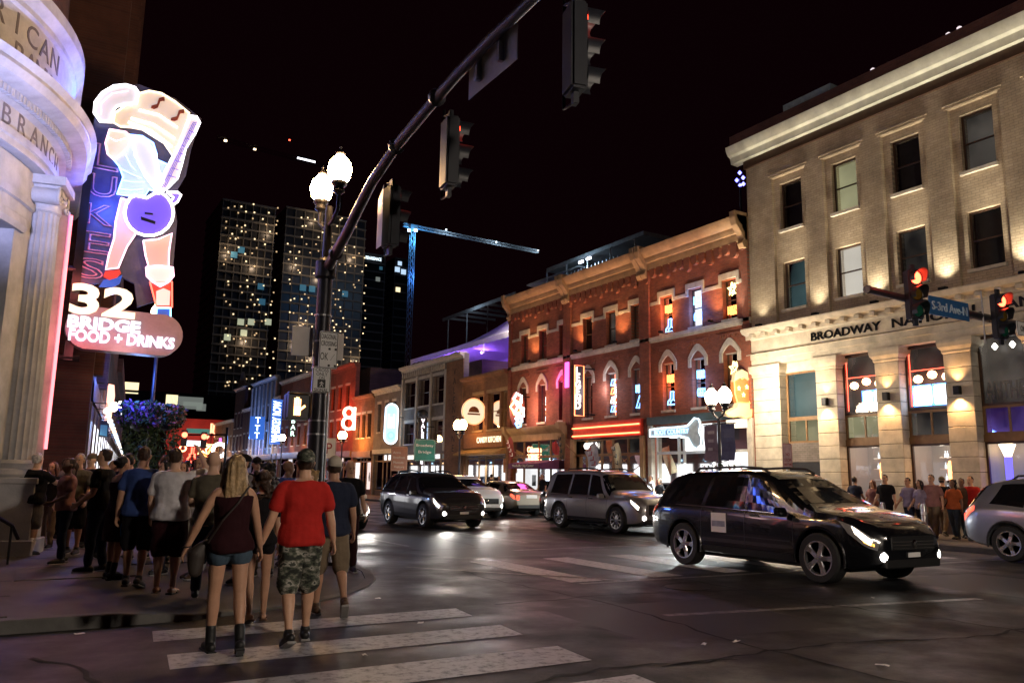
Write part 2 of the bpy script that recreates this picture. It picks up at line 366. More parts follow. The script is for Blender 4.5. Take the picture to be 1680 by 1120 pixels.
for ix in range(-5, 4):
    for iy in range(0, 26):
        x0, y0 = ix * 1.55 + .0, 9.7 + iy * 1.55
        cs = [(x0 + .02, y0 + .02), (x0 + 1.53, y0 + .02), (x0 + 1.53, y0 + 1.53), (x0 + .02, y0 + 1.53)]
        if all(inside(*c) for c in cs):
            MB().box(x0 + .015, x0 + 1.535, y0 + .015, y0 + 1.535, KERB - .05, KERB + .004 * random.random()).build('paving_slab', 'concrete', PAV)
b = MB()  # smooth concrete round the kerb where whole slabs do not fit
for k in range(8):
    a0, a1 = -PI / 2 + k * PI / 16, -PI / 2 + (k + 1) * PI / 16
    p = [(.9 + r * math.cos(a), 13.65 + r * math.sin(a), z) for r, a, z in ((4.03, a0, kh(k + 1) - .003), (4.03, a1, kh(k + 2) - .003), (2.15, a1, KERB - .008), (2.15, a0, KERB - .008))]
    b.quad(*p)
b.build('corner_paving', 'concrete', PAV)
# far pavement
FX = 19.35
b = MB(); b.box(FX + .16, 24.2, -6, 130, -.015, KERB - .012); PAV2 = struct('pavement', b, 'concrete')
b = MB(); b.rings([[(FX, y, -.01), (FX, y, KERB - .015), (FX + .012, y, KERB), (FX + .16, y, KERB), (FX + .16, y, -.01)] for y in (-6, 130)], cap=False); tag(b.build('kerb', 'kerb_stone', None), kind='structure')
for iy in range(0, 26):
    for ix in range(3):
        MB().box(FX + .175 + ix * 1.38, FX + .165 + ix * 1.38 + 1.36, 6 + iy * 1.55, 6 + iy * 1.55 + 1.53, KERB - .05, KERB + .004 * random.random()).build('paving_slab', 'concrete', PAV2)
# drain grate plates and small litter on the road
for n, (px_, py_) in enumerate(((620, 982), (1448, 1092), (1155, 1057), (1208, 1053), (130, 1040), (1432, 981), (690, 1022), (598, 1075))):
    p = on_z(px_, py_); a = random.random() * 3; w = .018 + .015 * random.random(); l = .035 + .025 * random.random()
    ux, uy = Vector((math.cos(a), math.sin(a), 0)), Vector((-math.sin(a), math.cos(a), 0))
    b = MB(); rows = []
    for i in range(4):
        t = i / 3 - .5; rows.append([p + ux * (t * l * 2) + uy * (s * w) + Vector((0, 0, .006 + .012 * random.random())) for s in (-1, -.3, .4, 1)])
    for i in range(3):
        for j in range(3): b.quad(rows[i][j], rows[i + 1][j], rows[i + 1][j + 1], rows[i][j + 1])
    o = b.build('paper_scrap', 'white_paint'); tag(o, ['crumpled paper scrap on the road beyond the first crosswalk bar', 'small paper scrap lying on the dark asphalt at the bottom right', 'bright paper scrap on bare asphalt right of the crosswalk bars', 'smaller scrap just right of another paper scrap on bare asphalt', 'white paper scrap in the gutter below the left kerb', 'thin paper scrap on the road below the black car', 'small scrap lying on the second crosswalk bar', 'paper scrap lying between two crosswalk bars'][n], 'litter', 'paper litter on the road')
# ================================================================ facade helpers (fronts look towards -X)
D = 23.5
def wall_x(mb, xf, xb, y0, y1, z0, z1, ops):
    """front skin at xf with openings (ya,yb,za,zb) and reveals going back to xb"""
    ys = sorted({y0, y1, *[o[0] for o in ops], *[o[1] for o in ops]}); zs = sorted({z0, z1, *[o[2] for o in ops], *[o[3] for o in ops]})
    for i in range(len(ys) - 1):
        for j in range(len(zs) - 1):
            yc, zc = (ys[i] + ys[i + 1]) / 2, (zs[j] + zs[j + 1]) / 2
            if any(o[0] < yc < o[1] and o[2] < zc < o[3] for o in ops): continue
            mb.quad((xf, ys[i], zs[j]), (xf, ys[i + 1], zs[j]), (xf, ys[i + 1], zs[j + 1]), (xf, ys[i], zs[j + 1]))
    for (a, b_, c, d) in ops:
        mb.quad((xf, a, c), (xb, a, c), (xb, a, d), (xf, a, d)); mb.quad((xf, b_, c), (xf, b_, d), (xb, b_, d), (xb, b_, c))
        mb.quad((xf, a, d), (xb, a, d), (xb, b_, d), (xf, b_, d)); mb.quad((xf, a, c), (xf, b_, c), (xb, b_, c), (xb, a, c))
    mb.quad((xf, y0, z0), (xb, y0, z0), (xb, y0, z1), (xf, y0, z1)); mb.quad((xf, y1, z0), (xf, y1, z1), (xb, y1, z1), (xb, y1, z0))
    mb.quad((xf, y0, z1), (xb, y0, z1), (xb, y1, z1), (xf, y1, z1))
    return mb
def window(parent, x, ya, yb, za, zb, frame='dark_wood', room='room_dark', fw=.06, bars=((.5,), ()), sill=None, gl='pane_glass', depth=.5, name='window'):
    """sash window: frame with bars at fractions (horizontal, vertical), pane, room behind, stone sill"""
    b = MB(); t = .07
    b.box(x, x + t, ya, ya + fw, za, zb).box(x, x + t, yb - fw, yb, za, zb).box(x, x + t, ya + fw, yb - fw, zb - fw, zb).box(x, x + t, ya + fw, yb - fw, za, za + fw)
    for h in bars[0]: z = za + (zb - za) * h; b.box(x + .01, x + t - .01, ya + fw, yb - fw, z - fw * .4, z + fw * .4)
    for v in bars[1]: y = ya + (yb - ya) * v; b.box(x + .012, x + t - .012, y - fw * .4, y + fw * .4, za + fw, zb - fw)
    w = b.build(name, frame, parent)
    def s_(nm, mb_, m_):
        o = mb_.build(nm, m_); o.parent = w; return o
    p = MB(); p.quad((x + .035, ya + fw, za + fw), (x + .035, yb - fw, za + fw), (x + .035, yb - fw, zb - fw), (x + .035, ya + fw, zb - fw)); s_('pane', p, gl)
    r = MB(); X = x + depth
    r.quad((X, ya, za), (X, yb, za), (X, yb, zb), (X, ya, zb))
    s_('room', r, room)
    if depth > .2:
        r = MB()
        r.quad((x + t, ya, za), (X, ya, za), (X, ya, zb), (x + t, ya, zb)); r.quad((x + t, yb, za), (X, yb, za), (X, yb, zb), (x + t, yb, zb))
        r.quad((x + t, ya, za), (X, ya, za), (X, yb, za), (x + t, yb, za)); r.quad((x + t, ya, zb), (X, ya, zb), (X, yb, zb), (x + t, yb, zb)); s_('room_side', r, room)
    if sill: s_('sill', MB().box(sill[0], x + .02, ya - .06, yb + .06, za - sill[1], za + .01), sill[2])
    return w
def profile_x(mb, prof, y0, y1, ret=0):
    """moulding: profile of (out, z) with out measured towards the street from plane D; ends returned"""
    mb.rings([[(D - o, y, z) for o, z in prof] for y in (y0, y1)]); return mb
LIT = {}
lit_room('room_warm', (.05, .025, .008), (1., .62, .26), .4, 3.5); lit_room('room_olive', (.11, .10, .055), (.26, .24, .13), .6, .8, plain=True)
lit_room('room_bright', (.14, .26, .30), (.85, .95, 1.), .8, 3.); lit_room('room_blue', (.004, .012, .10), (.04, .16, .75), .5, 1.5)
lit_room('room_orange', (.10, .015, .004), (1., .28, .05), .3, 2.); lit_room('room_shop', (.006, .005, .005), (1., .8, .6), .035, 6., lo=.3, hi=.52)
lit_room('room_violet', (.02, .004, .08), (.40, .22, .9), .16, 1., plain=True); lit_room('room_pale', (.30, .27, .22), (.52, .46, .38), .6, .6, plain=True)
lit_room('room_dim', (.003, .003, .003), (.05, .042, .034), .6, 1.2, plain=True); lit_room('room_teal', (.02, .04, .042), (.07, .12, .12), .5, .8, plain=True)
# ================================================================ the corner bank, tan brick over a stone ground storey
BK = wthing('bank_building', 'tan brick bank building with uplit piers and stone ground storey at the right', 'building', (D, 15, 0))
BAYS = [19.5, 17.18, 14.86, 12.54, 10.22]; BY0, BY1 = 8.2, 21.5
b = MB(); wall_x(b, D, D + .13, BY0, BY1, 7.3, 13.85, [(c - .77, c + .77, 7.42, 13.05) for c in BAYS]); b.build('brick_piers', 'tan_brick', BK)
b = MB(); wall_x(b, D + .13, D + .6, BY0, BY1, 7.3, 13.8, [(c - .5, c + .5, z0, z1) for c in BAYS for z0, z1 in ((7.88, 9.68), (10.93, 12.77))]); b.build('brick_wall', 'tan_brick', BK)
b = MB()
for c in BAYS:  # thin corbelled brick label above each recess
    b.box(D - .03, D + .12, c - .85, c + .85, 13.07, 13.13).box(D - .05, D + .12, c - .9, c + .9, 13.16, 13.2)
b.build('brick_label', 'tan_brick', BK)
MB().box(D + 1.6, D + 9, BY0, BY1, 0, 14.9).build('rear_block', 'dark_brick', BK)
ROOMS3 = ['room_dark', 'room_olive', 'room_dark', 'room_dim', 'room_dark']; ROOMS2 = ['room_teal', 'room_pale', 'room_dim', 'room_dark', 'room_dim']
for i, c in enumerate(BAYS):
    window(BK, D + .27, c - .5, c + .5, 10.93, 12.77, 'dark_wood', ROOMS3[i], .055, sill=(D + .02, .09, 'stone_trim'), depth=.3)
    window(BK, D + .27, c - .5, c + .5, 7.88, 9.68, 'dark_wood', ROOMS2[i], .055, sill=(D + .02, .09, 'stone_trim'), depth=.3)
b = MB(); profile_x(b, [(-.1, 14.16), (.26, 14.18), (.28, 14.34), (.30, 14.42), (.42, 14.48), (.52, 14.66), (.55, 14.82), (-.1, 14.86)], BY0 - .6, BY1 + .55); b.build('cornice', 'cornice_paint', BK, smooth=25)
MB().box(D - .10, D + .5, BY0 - .05, BY1 + .05, 13.84, 14.155).build('shadow_band', 'dark_wood', BK)  # dark strip standing in for the shade under the cornice
MB().box(D - .45, D + .6, BY0 - .5, BY1 + .4, 14.86, 15.25).build('parapet', 'dark_brick', BK)
# stone entablature
b = MB(); profile_x(b, [(-.3, 5.9), (.05, 5.9), (.05, 6.12), (.09, 6.14), (.09, 6.34), (.13, 6.36), (.03, 6.42), (.03, 6.9), (.12, 6.95), (.12, 7.1), (.34, 7.16), (.4, 7.3), (.4, 7.34), (.0, 7.4), (-.3, 7.4)], BY0 - .3, BY1 + .22); b.build('entablature', 'limestone', BK, smooth=20)
for k in range(24):
    y = 21.28 - k * .573
    if y > BY0: MB().box(D - .31, D - .1, y - .1, y + .1, 6.97, 7.12).build('modillion', 'limestone', BK, bevel=.012)
k = 0
for wtxt, ya, yb in (('BROADWAY', 18.74, 16.0), ('NATIONAL', 15.6, 12.75), ('BANK', 12.35, 10.9)):
    text('frieze_lettering', wtxt, 'black_metal', BK, (D - .045, (ya + yb) / 2, 6.66), (0, -1, 0), (0, 0, 1), width=ya - yb, height=.3, bold=.02, ext=.02)
# ground-floor piers of stone blocks
PIERS = [(20.25, 21.5)] + [(18.65 - 2.32 * i - .84, 18.65 - 2.32 * i) for i in range(4)] + [(8.2, 9.35)]
sm = {}
for pi, (a, b_) in enumerate(PIERS):
    z = .62
    MB().box(D - .1, D + .5, a - .04, b_ + .04, .12, .62).build('plinth', 'limestone', BK, bevel=.02)
    while z < 5.42:
        h = min(.44, 5.45 - z); key = (round(b_ - a, 3), round(h, 3))
        if key not in sm:
            o = MB().box(0, .52, -(b_ - a) / 2, (b_ - a) / 2, .006, h - .006).build('stone', 'limestone', BK, bevel=.012); sm[key] = o.data
            o.location = (D - .03 + random.uniform(-.004, .004), (a + b_) / 2, z)
        else:
            o = bpy.data.objects.new('stone', sm[key]); COL.objects.link(o); o.parent = BK; o.matrix_parent_inverse = Matrix.Translation(BK.location).inverted()
            o.location = (D - .03 + random.uniform(-.004, .004), (a + b_) / 2, z)
        z += .44
    MB().box(D + .0, D + .48, a + .02, b_ - .02, .2, 5.6).build('pier_core', 'joint_dark', BK)
    cb = MB(); cb.rings([[(D - .03 - o, a - o, zz), (D - .03 - o, b_ + o, zz), (D + .5, b_ + o, zz), (D + .5, a - o, zz)] for o, zz in ((.0, 5.45), (.03, 5.5), (.03, 5.56), (.10, 5.66), (.12, 5.78), (.12, 5.895))]); cb.build('capital', 'limestone', BK)
opn = [(18.65, 20.25)] + [(16.33 + .0 - 2.32 * i, 17.81 - 2.32 * i) for i in range(3)] + [(9.35, 10.85)]
for i, (ya, yb) in enumerate(opn):
    x = D + .34
    if i == 0:
        MB().box(x - .06, x + .1, ya, yb, 5.55, 5.9).build('transom_panel', 'limestone', BK)
        window(BK, x, ya, yb, 3.85, 5.55, 'oak_frame', 'room_teal', .07, ((), ()), depth=.4); window(BK, x, ya, yb, 2.98, 3.85, 'oak_frame', 'room_olive', .07, ((), (.5,)), depth=.4)
        MB().box(x - .02, x + .1, ya, yb, 2.3, 2.98).build('shutter_panel', 'grey_brick', BK); MB().box(x, x + .1, ya, yb, .12, 2.3).build('shop_door', 'dark_paint', BK)
        continue
    window(BK, x, ya, yb, 3.85, 5.88, 'dark_wood', 'room_dim', .07, ((), ()), depth=.55, gl='shop_glass')
    window(BK, x, ya, yb, 3.02, 3.85, 'oak_frame', ['', 'room_olive', 'room_dim', 'room_violet', 'room_violet'][i], .07, ((), (.5,)), depth=.4)
    MB().box(x - .04, x + .1, ya, yb, 2.82, 3.02).build('transom_beam', 'oak_frame', BK)
    MB().box(x - .02, x + .1, ya, yb, .12, .55).build('stall_riser', 'dark_wood', BK)
    window(BK, x, ya, yb, .55, 2.82, 'dark_wood', ['', 'room_shop', 'room_shop', 'room_shop', 'room_shop'][i], .07, ((), ()), depth=1.1, gl='shop_glass')
    if i < 3:
        lamp('shop_glow', (x + .45, (ya + yb) / 2, 2.65), 4, (1, .85, .65), BK, 'POINT', .08)  # point light without fixture, added to brighten the shelves
        for z in (1.0, 1.35, 1.7, 2.05, 2.4): 
            MB().box(x + .75, x + 1.0, ya + .2, yb - .45, z, z + .02).build('shelf', 'white_paint', BK)
            for q in range(7):
                yy = ya + .25 + q * (yb - ya - .75) / 7
                if random.random() < .8: MB().lathe([(.035, 0), (.035, .1), (.012, .14), (.012, .2)], (x + .85, yy + random.random() * .05, z + .02), 6).build('bottle', emit('goods%d' % random.randint(0, 3), random.choice(((1, .9, .7), (.8, .9, 1), (1, .6, .3))), .9), BK)  # bottles made to glow, shelf light put into their material
        # rows of hanging round lamps and a bright neon block sign behind the upper pane
        for q in range(3):
            MB().lathe([(.02, -.13), (.11, -.09), (.15, 0), (.11, .09), (.02, .13)], (x + .2, yb - .28 - q * .47, 4.86 + .1 * (q % 2)), 10).build('globe_lamp', emit('globe_warm', (1, .42, .2), 9), BK, smooth='all')
        lo, hi = (ya + .05, yb - .62) if i == 1 else (ya + .05, yb - .12)
        nn = 2 if i == 1 else 2
        for q in range(nn):
            w = (hi - lo) / nn; a, c = lo + q * w + .03, lo + (q + 1) * w - .03
            MB().box(x + .10, x + .16, a, c, 4.02, 4.62).build('neon_block_sign', emit('neon_cool', (.75, .88, 1), 5), BK, bevel=.05, bseg=2)
            MB().tube([(x + .09, a, 4.0), (x + .09, c, 4.0), (x + .09, c, 4.64), (x + .09, a, 4.64), (x + .09, a, 4.0)], .014, 6).build('neon_tube', emit('neon_blue', (.05, .25, 1), 8), BK)
        MB().tube([(x + .09, ya + .08, 5.12), (x + .09, yb - .08, 5.12)], .013, 6).build('neon_tube', emit('neon_red', (1, .06, .03), 7), BK)
        MB().tube([(x + .09, yb - .09, 4.0), (x + .09, yb - .09, 5.7)], .014, 6).build('neon_tube', 'neon_red', BK)
        MB().lathe([(.09, -.3), (.13, -.2), (.13, .2), (.09, .3)], (x + .45, ya + .45, 2.0), 10).build('lantern', emit('lantern_orange', (1, .36, .1), 5), BK, smooth=True)
    else:
        text('unlit_neon_lettering', 'ANTHER', mat('pale_tube', (.6, .5, .45), .3, bump=0), BK, (x + .1, (ya + yb) / 2, 4.3), (0, -1, 0), (0, 0, 1), width=1.3, height=.5, tube=.012)
        MB().tube([(x + .5, yb - .35, .7), (x + .5, yb - .35, 2.4)], .1, 8).build('neon_column', emit('neon_ultra', (.1, .08, 1), 2.5), BK)
        MB().lathe([(.02, -.3), (.16, .1), (.22, .25), (.02, .3)], (x + .5, yb - .35, 2.5), 12).build('chandelier', emit('lamp_white_warm', (1, .75, .45), 5), BK)
        for q in range(2): MB().lathe([(.02, -.1), (.09, 0), (.02, .1)], (x + .3, yb - .35 - q * .5, 5.6), 8).build('pendant_lamp', emit('lamp_white', (1, .95, .85), 5), BK)
# wall lanterns on the piers and floodlights on the ledge (both lit in the photo)
for y in (18.24, 15.92, 13.6, 11.28):
    f = MB().box(D - .2, D - .035, y - .09, y + .09, 4.2, 4.46).build('wall_light', 'black_metal', BK, bevel=.01)
    lamp('wall_light_lamp', (D - .17, y, 4.14), 60, (1, .52, .2), f, 'SPOT', .05, (D - .05, y, 0), 120, .8); lamp('wall_light_lamp', (D - .17, y, 4.52), 24, (1, .52, .2), f, 'SPOT', .05, (D - .05, y, 8), 100, .8)
for y, p in ((20.9, 34), (18.34, 46), (16.02, 62), (13.7, 80), (11.38, 90), (9.1, 90)):
    f = MB().box(D - .36, D - .2, y - .12, y + .12, 7.37, 7.45).build('floodlight', 'black_metal', BK, bevel=.01)
    lamp('floodlight_lamp', (D - .34, y, 7.5), p, (1, .90, .68), f, 'SPOT', .05, (D + .05, y, 12.0), 95, 1.)
    lamp('floodlight_lamp', (D - .33, y + 1.1, 7.5), 300, (1, .86, .64), f, 'SPOT', .05, (D - .42, y + 1.1, 14.5), 46, 1.)
# roof edge lamps and lantern-shaped rooflight
for px_, py_ in ((1378, 145), (1432, 116), (1459, 106), (1497, 90), (1520, 79), (1556, 58), (1574, 48), (1646, 18), (1276, 197), (1256, 206)):
    p = on_x(px_, py_, D + .5); MB().lathe([(.05, -.08), (.08, -.04), (.08, .05), (.03, .09)], tuple(p), 8).build('roof_lamp', emit('roof_lamp_glow', (.9, .75, .8), .9), BK)
    MB().tube([(p.x, p.y, 15.2), (p.x, p.y, p.z - .06)], .015, 5).build('roof_lamp_stem', 'black_metal', BK)
a, b_ = on_x(1285, 185, D + 1.2), on_x(1362, 142, D + 1.2)
MB().box(D + 1.2, D + 3, b_.y, a.y, 15.0, a.z + .3).build('rooflight', mat('rooflight_pale', (.25, .33, .36), .5), BK)
# ================================================================ the red brick row
def unit_front(T, y0, y1, wins_top, wins_mid, brickm, rooms_t, rooms_m, z_top=11.9):
    ops = [(c - .37, c + .37, 7.95, 9.58) for c in wins_top] + [(c - .37, c + .37, 4.56, 6.62) for c in wins_mid] + [(y0 + .3, y1 - .3, .15, 3.9)]
    b = MB(); wall_x(b, D, D + .35, y0, y1, .0, 11.3, ops); b.build('brick_wall', brickm, T)
    MB().box(D + 1.3, D + 9, y0 + .01, y1 - .01, 0, 11.6).build('rear_block', 'dark_brick', T)
    for i, c in enumerate(wins_top):
        window(T, D + .2, c - .37, c + .37, 7.95, 9.58, 'dark_wood', rooms_t[i], .05, sill=(D - .06, .09, 'stone_trim'), depth=.4)
        b = MB(); b.box(D - .05, D + .1, c - .55, c + .55, 9.6, 9.86).box(D - .05, D + .1, c - .55, c - .4, 9.3, 9.6).box(D - .05, D + .1, c + .4, c + .55, 9.3, 9.6); b.build('lintel', 'stone_trim', T, bevel=.01)
    for i, c in enumerate(wins_mid):
        w = window(T, D + .2, c - .37, c + .37, 4.56, 6.62, 'dark_wood', rooms_m[i], .05, sill=(D - .08, .1, 'stone_trim'), depth=.4)
        b = MB(); pts = []  # pointed-arch stone hood
        for s in (0, 1):
            rad = (.40, .56)[s]; q = []
            for k in range(13):
                t = -1 + k / 6; q.append((t * rad, 6.6 + (.16 + .12 * s) * (1 - abs(t) ** 1.6) * 2.0 + (0.05 * s)))
            pts.append(q)
        out = pts[1]; inn = pts[0]
        rings = [[(D - .06, c + i_[0], i_[1]), (D - .06, c + o_[0], o_[1]), (D + .1, c + o_[0], o_[1]), (D + .1, c + i_[0], i_[1])] for i_, o_ in zip(inn, out)]
        b.rings(rings); b.box(D - .06, D + .1, c - .56, c - .4, 6.25, 6.62).box(D - .06, D + .1, c + .4, c + .56, 6.25, 6.62); b.build('arched_hood', 'stone_trim', T)
        t_ = MB(); t_.prism([(D + .12, c + u * .41, 6.58 + .32 * (1 - abs(u) ** 1.6)) for u in [k / 5 - 1 for k in range(11)]], (.1, 0, 0)); t_.build('tympanum', 'stone_trim', T)
        d_ = MB()
        for k in range(9): d_.box(D - .05, D + .1, c - .56 + k * .13, c - .49 + k * .13, 7.2, 7.34)
        d_.box(D - .06, D + .1, c - .62, c + .62, 7.34, 7.4); d_.build('brick_dentils', brickm, T)
    b = MB(); b.box(D - .1, D + .2, y0, y1, 7.72, 7.86).box(D - .06, D + .2, y0, y1, 7.62, 7.715); b.build('belt_course', 'stone_trim', T)
    ed = [y0 + .34] + [v for c in sorted(wins_top) for v in (c - .56, c + .56)] + [y1 - .34]
    for k in range(0, len(ed), 2):
        if ed[k + 1] - ed[k] > .1: MB().box(D - .035, D + .1, ed[k], ed[k + 1], 9.32, 9.46).build('stone_band', 'stone_trim', T)
    n = max(3, int((y1 - y0) / .42))
    for k in range(n):   # round corbels under the cornice
        y = y0 + (k + .5) * (y1 - y0) / n; h = .62 if k % 3 == 1 else .42
        b = MB(); b.prism([(D - .16, y + .17 * math.cos(a_), 10.98 - h + .17 + .17 * math.sin(a_)) for a_ in [PI + j * PI / 6 for j in range(7)]] + [(D - .16, y + .17, 10.98), (D - .16, y - .17, 10.98)], (.2, 0, 0)); b.build('corbel', brickm, T)
    b = MB(); profile_x(b, [(-.2, 10.95), (.14, 10.95), (.16, 11.02), (.16, 11.28), (.22, 11.3), (.28, 11.45), (.28, 11.52), (.42, 11.6), (.55, 11.78), (.58, z_top), (-.2, z_top + .03)], y0 + .02, y1 - .02); b.build('cornice', 'ochre_cornice', T, smooth=25)
    for y in (y0 + .17, y1 - .17):
        b = MB(); b.prism([(D - o, y - .15, z) for o, z in ((.0, 10.6), (.2, 10.62), (.3, 10.8), (.22, 11.0), (.34, 11.2), (.6, 11.5), (.68, 11.8), (.68, 12.06), (.0, 12.06))], (0, .3, 0)); b.build('console_bracket', 'ochre_cornice', T, bevel=.015)
        MB().box(D - .1, D + .1, y - .16, y + .16, 4.3, 10.58).build('pilaster', brickm, T)
def console(T, y, z, m='ochre_cornice'):
    b = MB(); b.prism([(D - o, y - .17, zz) for o, zz in ((.1, z - .5), (.22, z - .45), (.3, z - .2), (.5, z), (.55, z + .35), (.1, z + .35))], (0, .34, 0)); b.build('console_bracket', m, T, bevel=.015)
def storefront(T, y0, y1, cols, room, z0=.15, z1=3.85, riser=.5, frame='oak_frame', depth=.9, x=None, gl='shop_glass'):
    x = D + .15 if x is None else x
    ys = [y0 + (y1 - y0) * c for c in cols]
    for i in range(len(ys) - 1):
        r = room[i % len(room)]
        window(T, x, ys[i], ys[i + 1], 2.75, z1, frame, r, .06, ((), ()), depth=depth, gl=gl, name='transom_window')
        window(T, x, ys[i], ys[i + 1], riser, 2.75, frame, r, .06, ((), ()), depth=depth, gl=gl, name='shop_window')
        MB().box(x - .03, x + .1, ys[i] + .01, ys[i + 1] - .01, z0, riser).build('stall_riser', 'dark_wood', T)
        for q in range(3):   # goods, stands and posters behind the glass
            yy = ys[i] + (ys[i + 1] - ys[i]) * random.uniform(.15, .85); w_ = random.uniform(.06, .2); hh_ = random.uniform(.4, 1.7); xx = x + random.uniform(.2, depth - .1); mm = random.choice(['dark_wood', 'dark_paint', 'oak_frame', 'cream_paint', 'grey_brick'])
            if q == 0: MB().box(x + .1, x + .11, yy - w_, yy + w_, 1.2, 1.2 + w_ * 3).build('poster', mm, T)
            else: MB().lathe([(w_ * .6, riser), (w_ * .5, riser + .2), (w_, riser + hh_ * .6), (w_ * .9, riser + hh_ * .85), (w_ * .3, riser + hh_)], (xx, yy, 0), 8).build('display_item', mm, T)
R = 'room_dark'
RA = wthing('brick_building', 'narrow red brick building with magenta light next to the candy shop', 'building', (D, 36.8, 0), 'red brick row')
unit_front(RA, 33.9, 39.85, [38.18, 36.3, 34.34], [38.28, 36.34, 34.35], 'red_brick', [R, R, 'room_dim'], ['room_dim', 'room_orange', R])
RB = wthing('brick_building', 'red brick building with glowing red fascia band above its doors', 'building', (D, 30.8, 0), 'red brick row')
unit_front(RB, 27.75, 33.9, [32.2, 30.3, 28.4], [32.16, 30.3, 28.41], 'red_brick', [R, 'room_dim', R], ['room_violet', 'room_bright', 'room_blue'])
RC = wthing('brick_building', 'red brick building with bright white boot shop beside the tan bank', 'building', (D, 24.6, 0), 'red brick row')
unit_front(RC, 21.52, 27.75, [26.33, 24.53, 22.6], [26.28, 24.44, 22.64], 'red_brick', ['room_orange', 'room_blue', R], ['room_orange', 'room_blue', 'room_teal'])
# -- shop of unit A: ochre cornice, dark door, lettering in red neon
b = MB(); profile_x(b, [(-.1, 3.6), (.1, 3.6), (.12, 3.95), (.2, 4.0), (.36, 4.2), (.4, 4.34), (-.1, 4.4)], 33.95, 39.8); b.build('shop_cornice', 'ochre_cornice', RA, smooth=25)
for y in (34.1, 39.6): console(RA, y, 4.1)
storefront(RA, 34.2, 39.55, [0, .28, .5, .78, 1], ['room_dim', 'room_dark', 'room_orange', 'room_dim'])
RED, WARM, WHITE = emit('neon_red_soft', (1, .12, .04), 5), emit('neon_amber', (1, .45, .12), 2.4), emit('neon_white', (1, .93, .85), 7)
for k, s_ in enumerate(('Cerveza', 'TIME')):
    text('neon_lettering', s_, emit('neon_coral', (1, .3, .14), 6), RA, (D + .1, 37.35, 3.15 - .42 * k), (0, -1, 0), (0, 0, 1), width=1.15, height=.34, tube=.02)
AW = MB(); AW.prism([(D - .05, 34.6, 2.55), (D - 1.3, 34.6, 2.35), (D - 1.3, 34.6, 2.1), (D - .05, 34.6, 2.1)], (0, 3.0, 0))
AW.build('awning', mat('awning_violet', (.16, .05, .14), .8), RA)
text('awning_lettering', 'Nashville City Center', 'white_paint', RA, (D - 1.31, 36.1, 2.22), (0, -1, 0), (0, 0, 1), width=2.1, height=.16)
# -- unit B: red fascia with two neon lines
MB().box(D - .18, D - .02, 27.95, 33.2, 3.55, 4.3).build('fascia', mat('red_fascia', (.4, .03, .015), .5), RB)
for z in (3.68, 4.06): MB().tube([(D - .24, 28.0, z), (D - .24, 33.15, z)], .035, 6).build('neon_line', emit('neon_scarlet', (1, .17, .06), 6), RB)
storefront(RB, 28.05, 33.6, [0, .22, .42, .58, .8, 1], ['room_dim', 'room_dark', 'room_warm', 'room_dim', 'room_dark'], z1=3.5)
text('neon_lettering', 'OPEN', WHITE, RB, (D + .1, 32.1, 3.2), (0, -1, 0), (0, 0, 1), width=1.0, height=.3, tube=.03)
for y in (28.0, 33.4): MB().box(D - .12, D + .1, y - .14, y + .14, .12, 3.54).build('iron_pilaster', 'ochre_cornice', RB, bevel=.015)
# -- unit C: bright boot shop with guitar sign
MB().box(D - .22, D - .02, 21.75, 27.5, 3.98, 4.3).build('fascia', mat('slate_fascia', (.05, .08, .09), .5), RC)
storefront(RC, 21.9, 27.3, [0, .3, .36, .68, .74, 1], ['room_bright', 'room_warm', 'room_bright', 'room_warm', 'room_bright'], frame='white_paint', z1=3.95)
for y in (21.7, 27.45): MB().box(D - .12, D + .1, y - .13, y + .13, .12, 3.97).build('iron_pilaster', 'stone_trim', RC, bevel=.015)
lamp('shop_glow', (D - .55, 24.6, 2.75), 200, (.92, 1, .98), RC, 'AREA', 1.6, (D - 2.2, 24.6, 0))
gs = wthing('guitar_sign', 'white glowing guitar-shaped shop sign over the boot shop window', 'sign', (D - .3, 25.3, 3.5))
b = MB(); pts = [(27.1, 3.75), (27.1, 3.45), (26.2, 3.42), (25.2, 3.4), (24.75, 3.3), (24.5, 2.95), (24.25, 2.85), (24.0, 3.0), (23.95, 3.3), (24.1, 3.55), (24.0, 3.8), (24.1, 4.05), (24.35, 4.1), (24.6, 3.9), (24.8, 3.8), (25.2, 3.78), (26.4, 3.78)]
b.prism([(D - .36, y, z) for y, z in pts], (.08, 0, 0)); b.build('sign_board', mat('sign_white', (.5, .56, .6), .4), gs)
b = MB(); b.tube([(D - .39, y, z) for y, z in pts + pts[:1]], .028, 6); b.build('neon_outline', emit('neon_ice', (.7, .9, 1), 3.2), gs)
text('neon_lettering', 'BOOT COUNTRY', emit('neon_ice2', (.35, .6, 1), 2.2), gs, (D - .385, 25.75, 3.6), (0, -1, 0), (0, 0, 1), width=2.1, height=.2, bold=.01)
f = MB().box(D + .6, D + .85, 39.86, 39.98, 10.4, 10.6).build('floodlight', 'black_metal', RA); lamp('floodlight_lamp', (D + .7, 40.1, 10.5), 600, (1, .85, .8), f, 'SPOT', .08, (D + 2.6, 46, 11.6), 95, .9)  # floodlight added on the side wall to brighten the tent
# vertical magenta strip light between units A and B
MB().box(D - .16, D - .08, 33.65, 33.95, 6.2, 7.5).build('strip_light', emit('neon_magenta', (1, .12, .75), 2.2), RA)
MB().tube([(D - .32, 34.1, 11.62), (D - .32, 39.4, 11.62)], .02, 5).build('roofline_light', emit('neon_salmon', (1, .35, .18), 2.5), RA)
lamp('strip_glow', (D - .6, 34.6, 6.6), 22, (1, .1, .55), RA, 'POINT', .3)
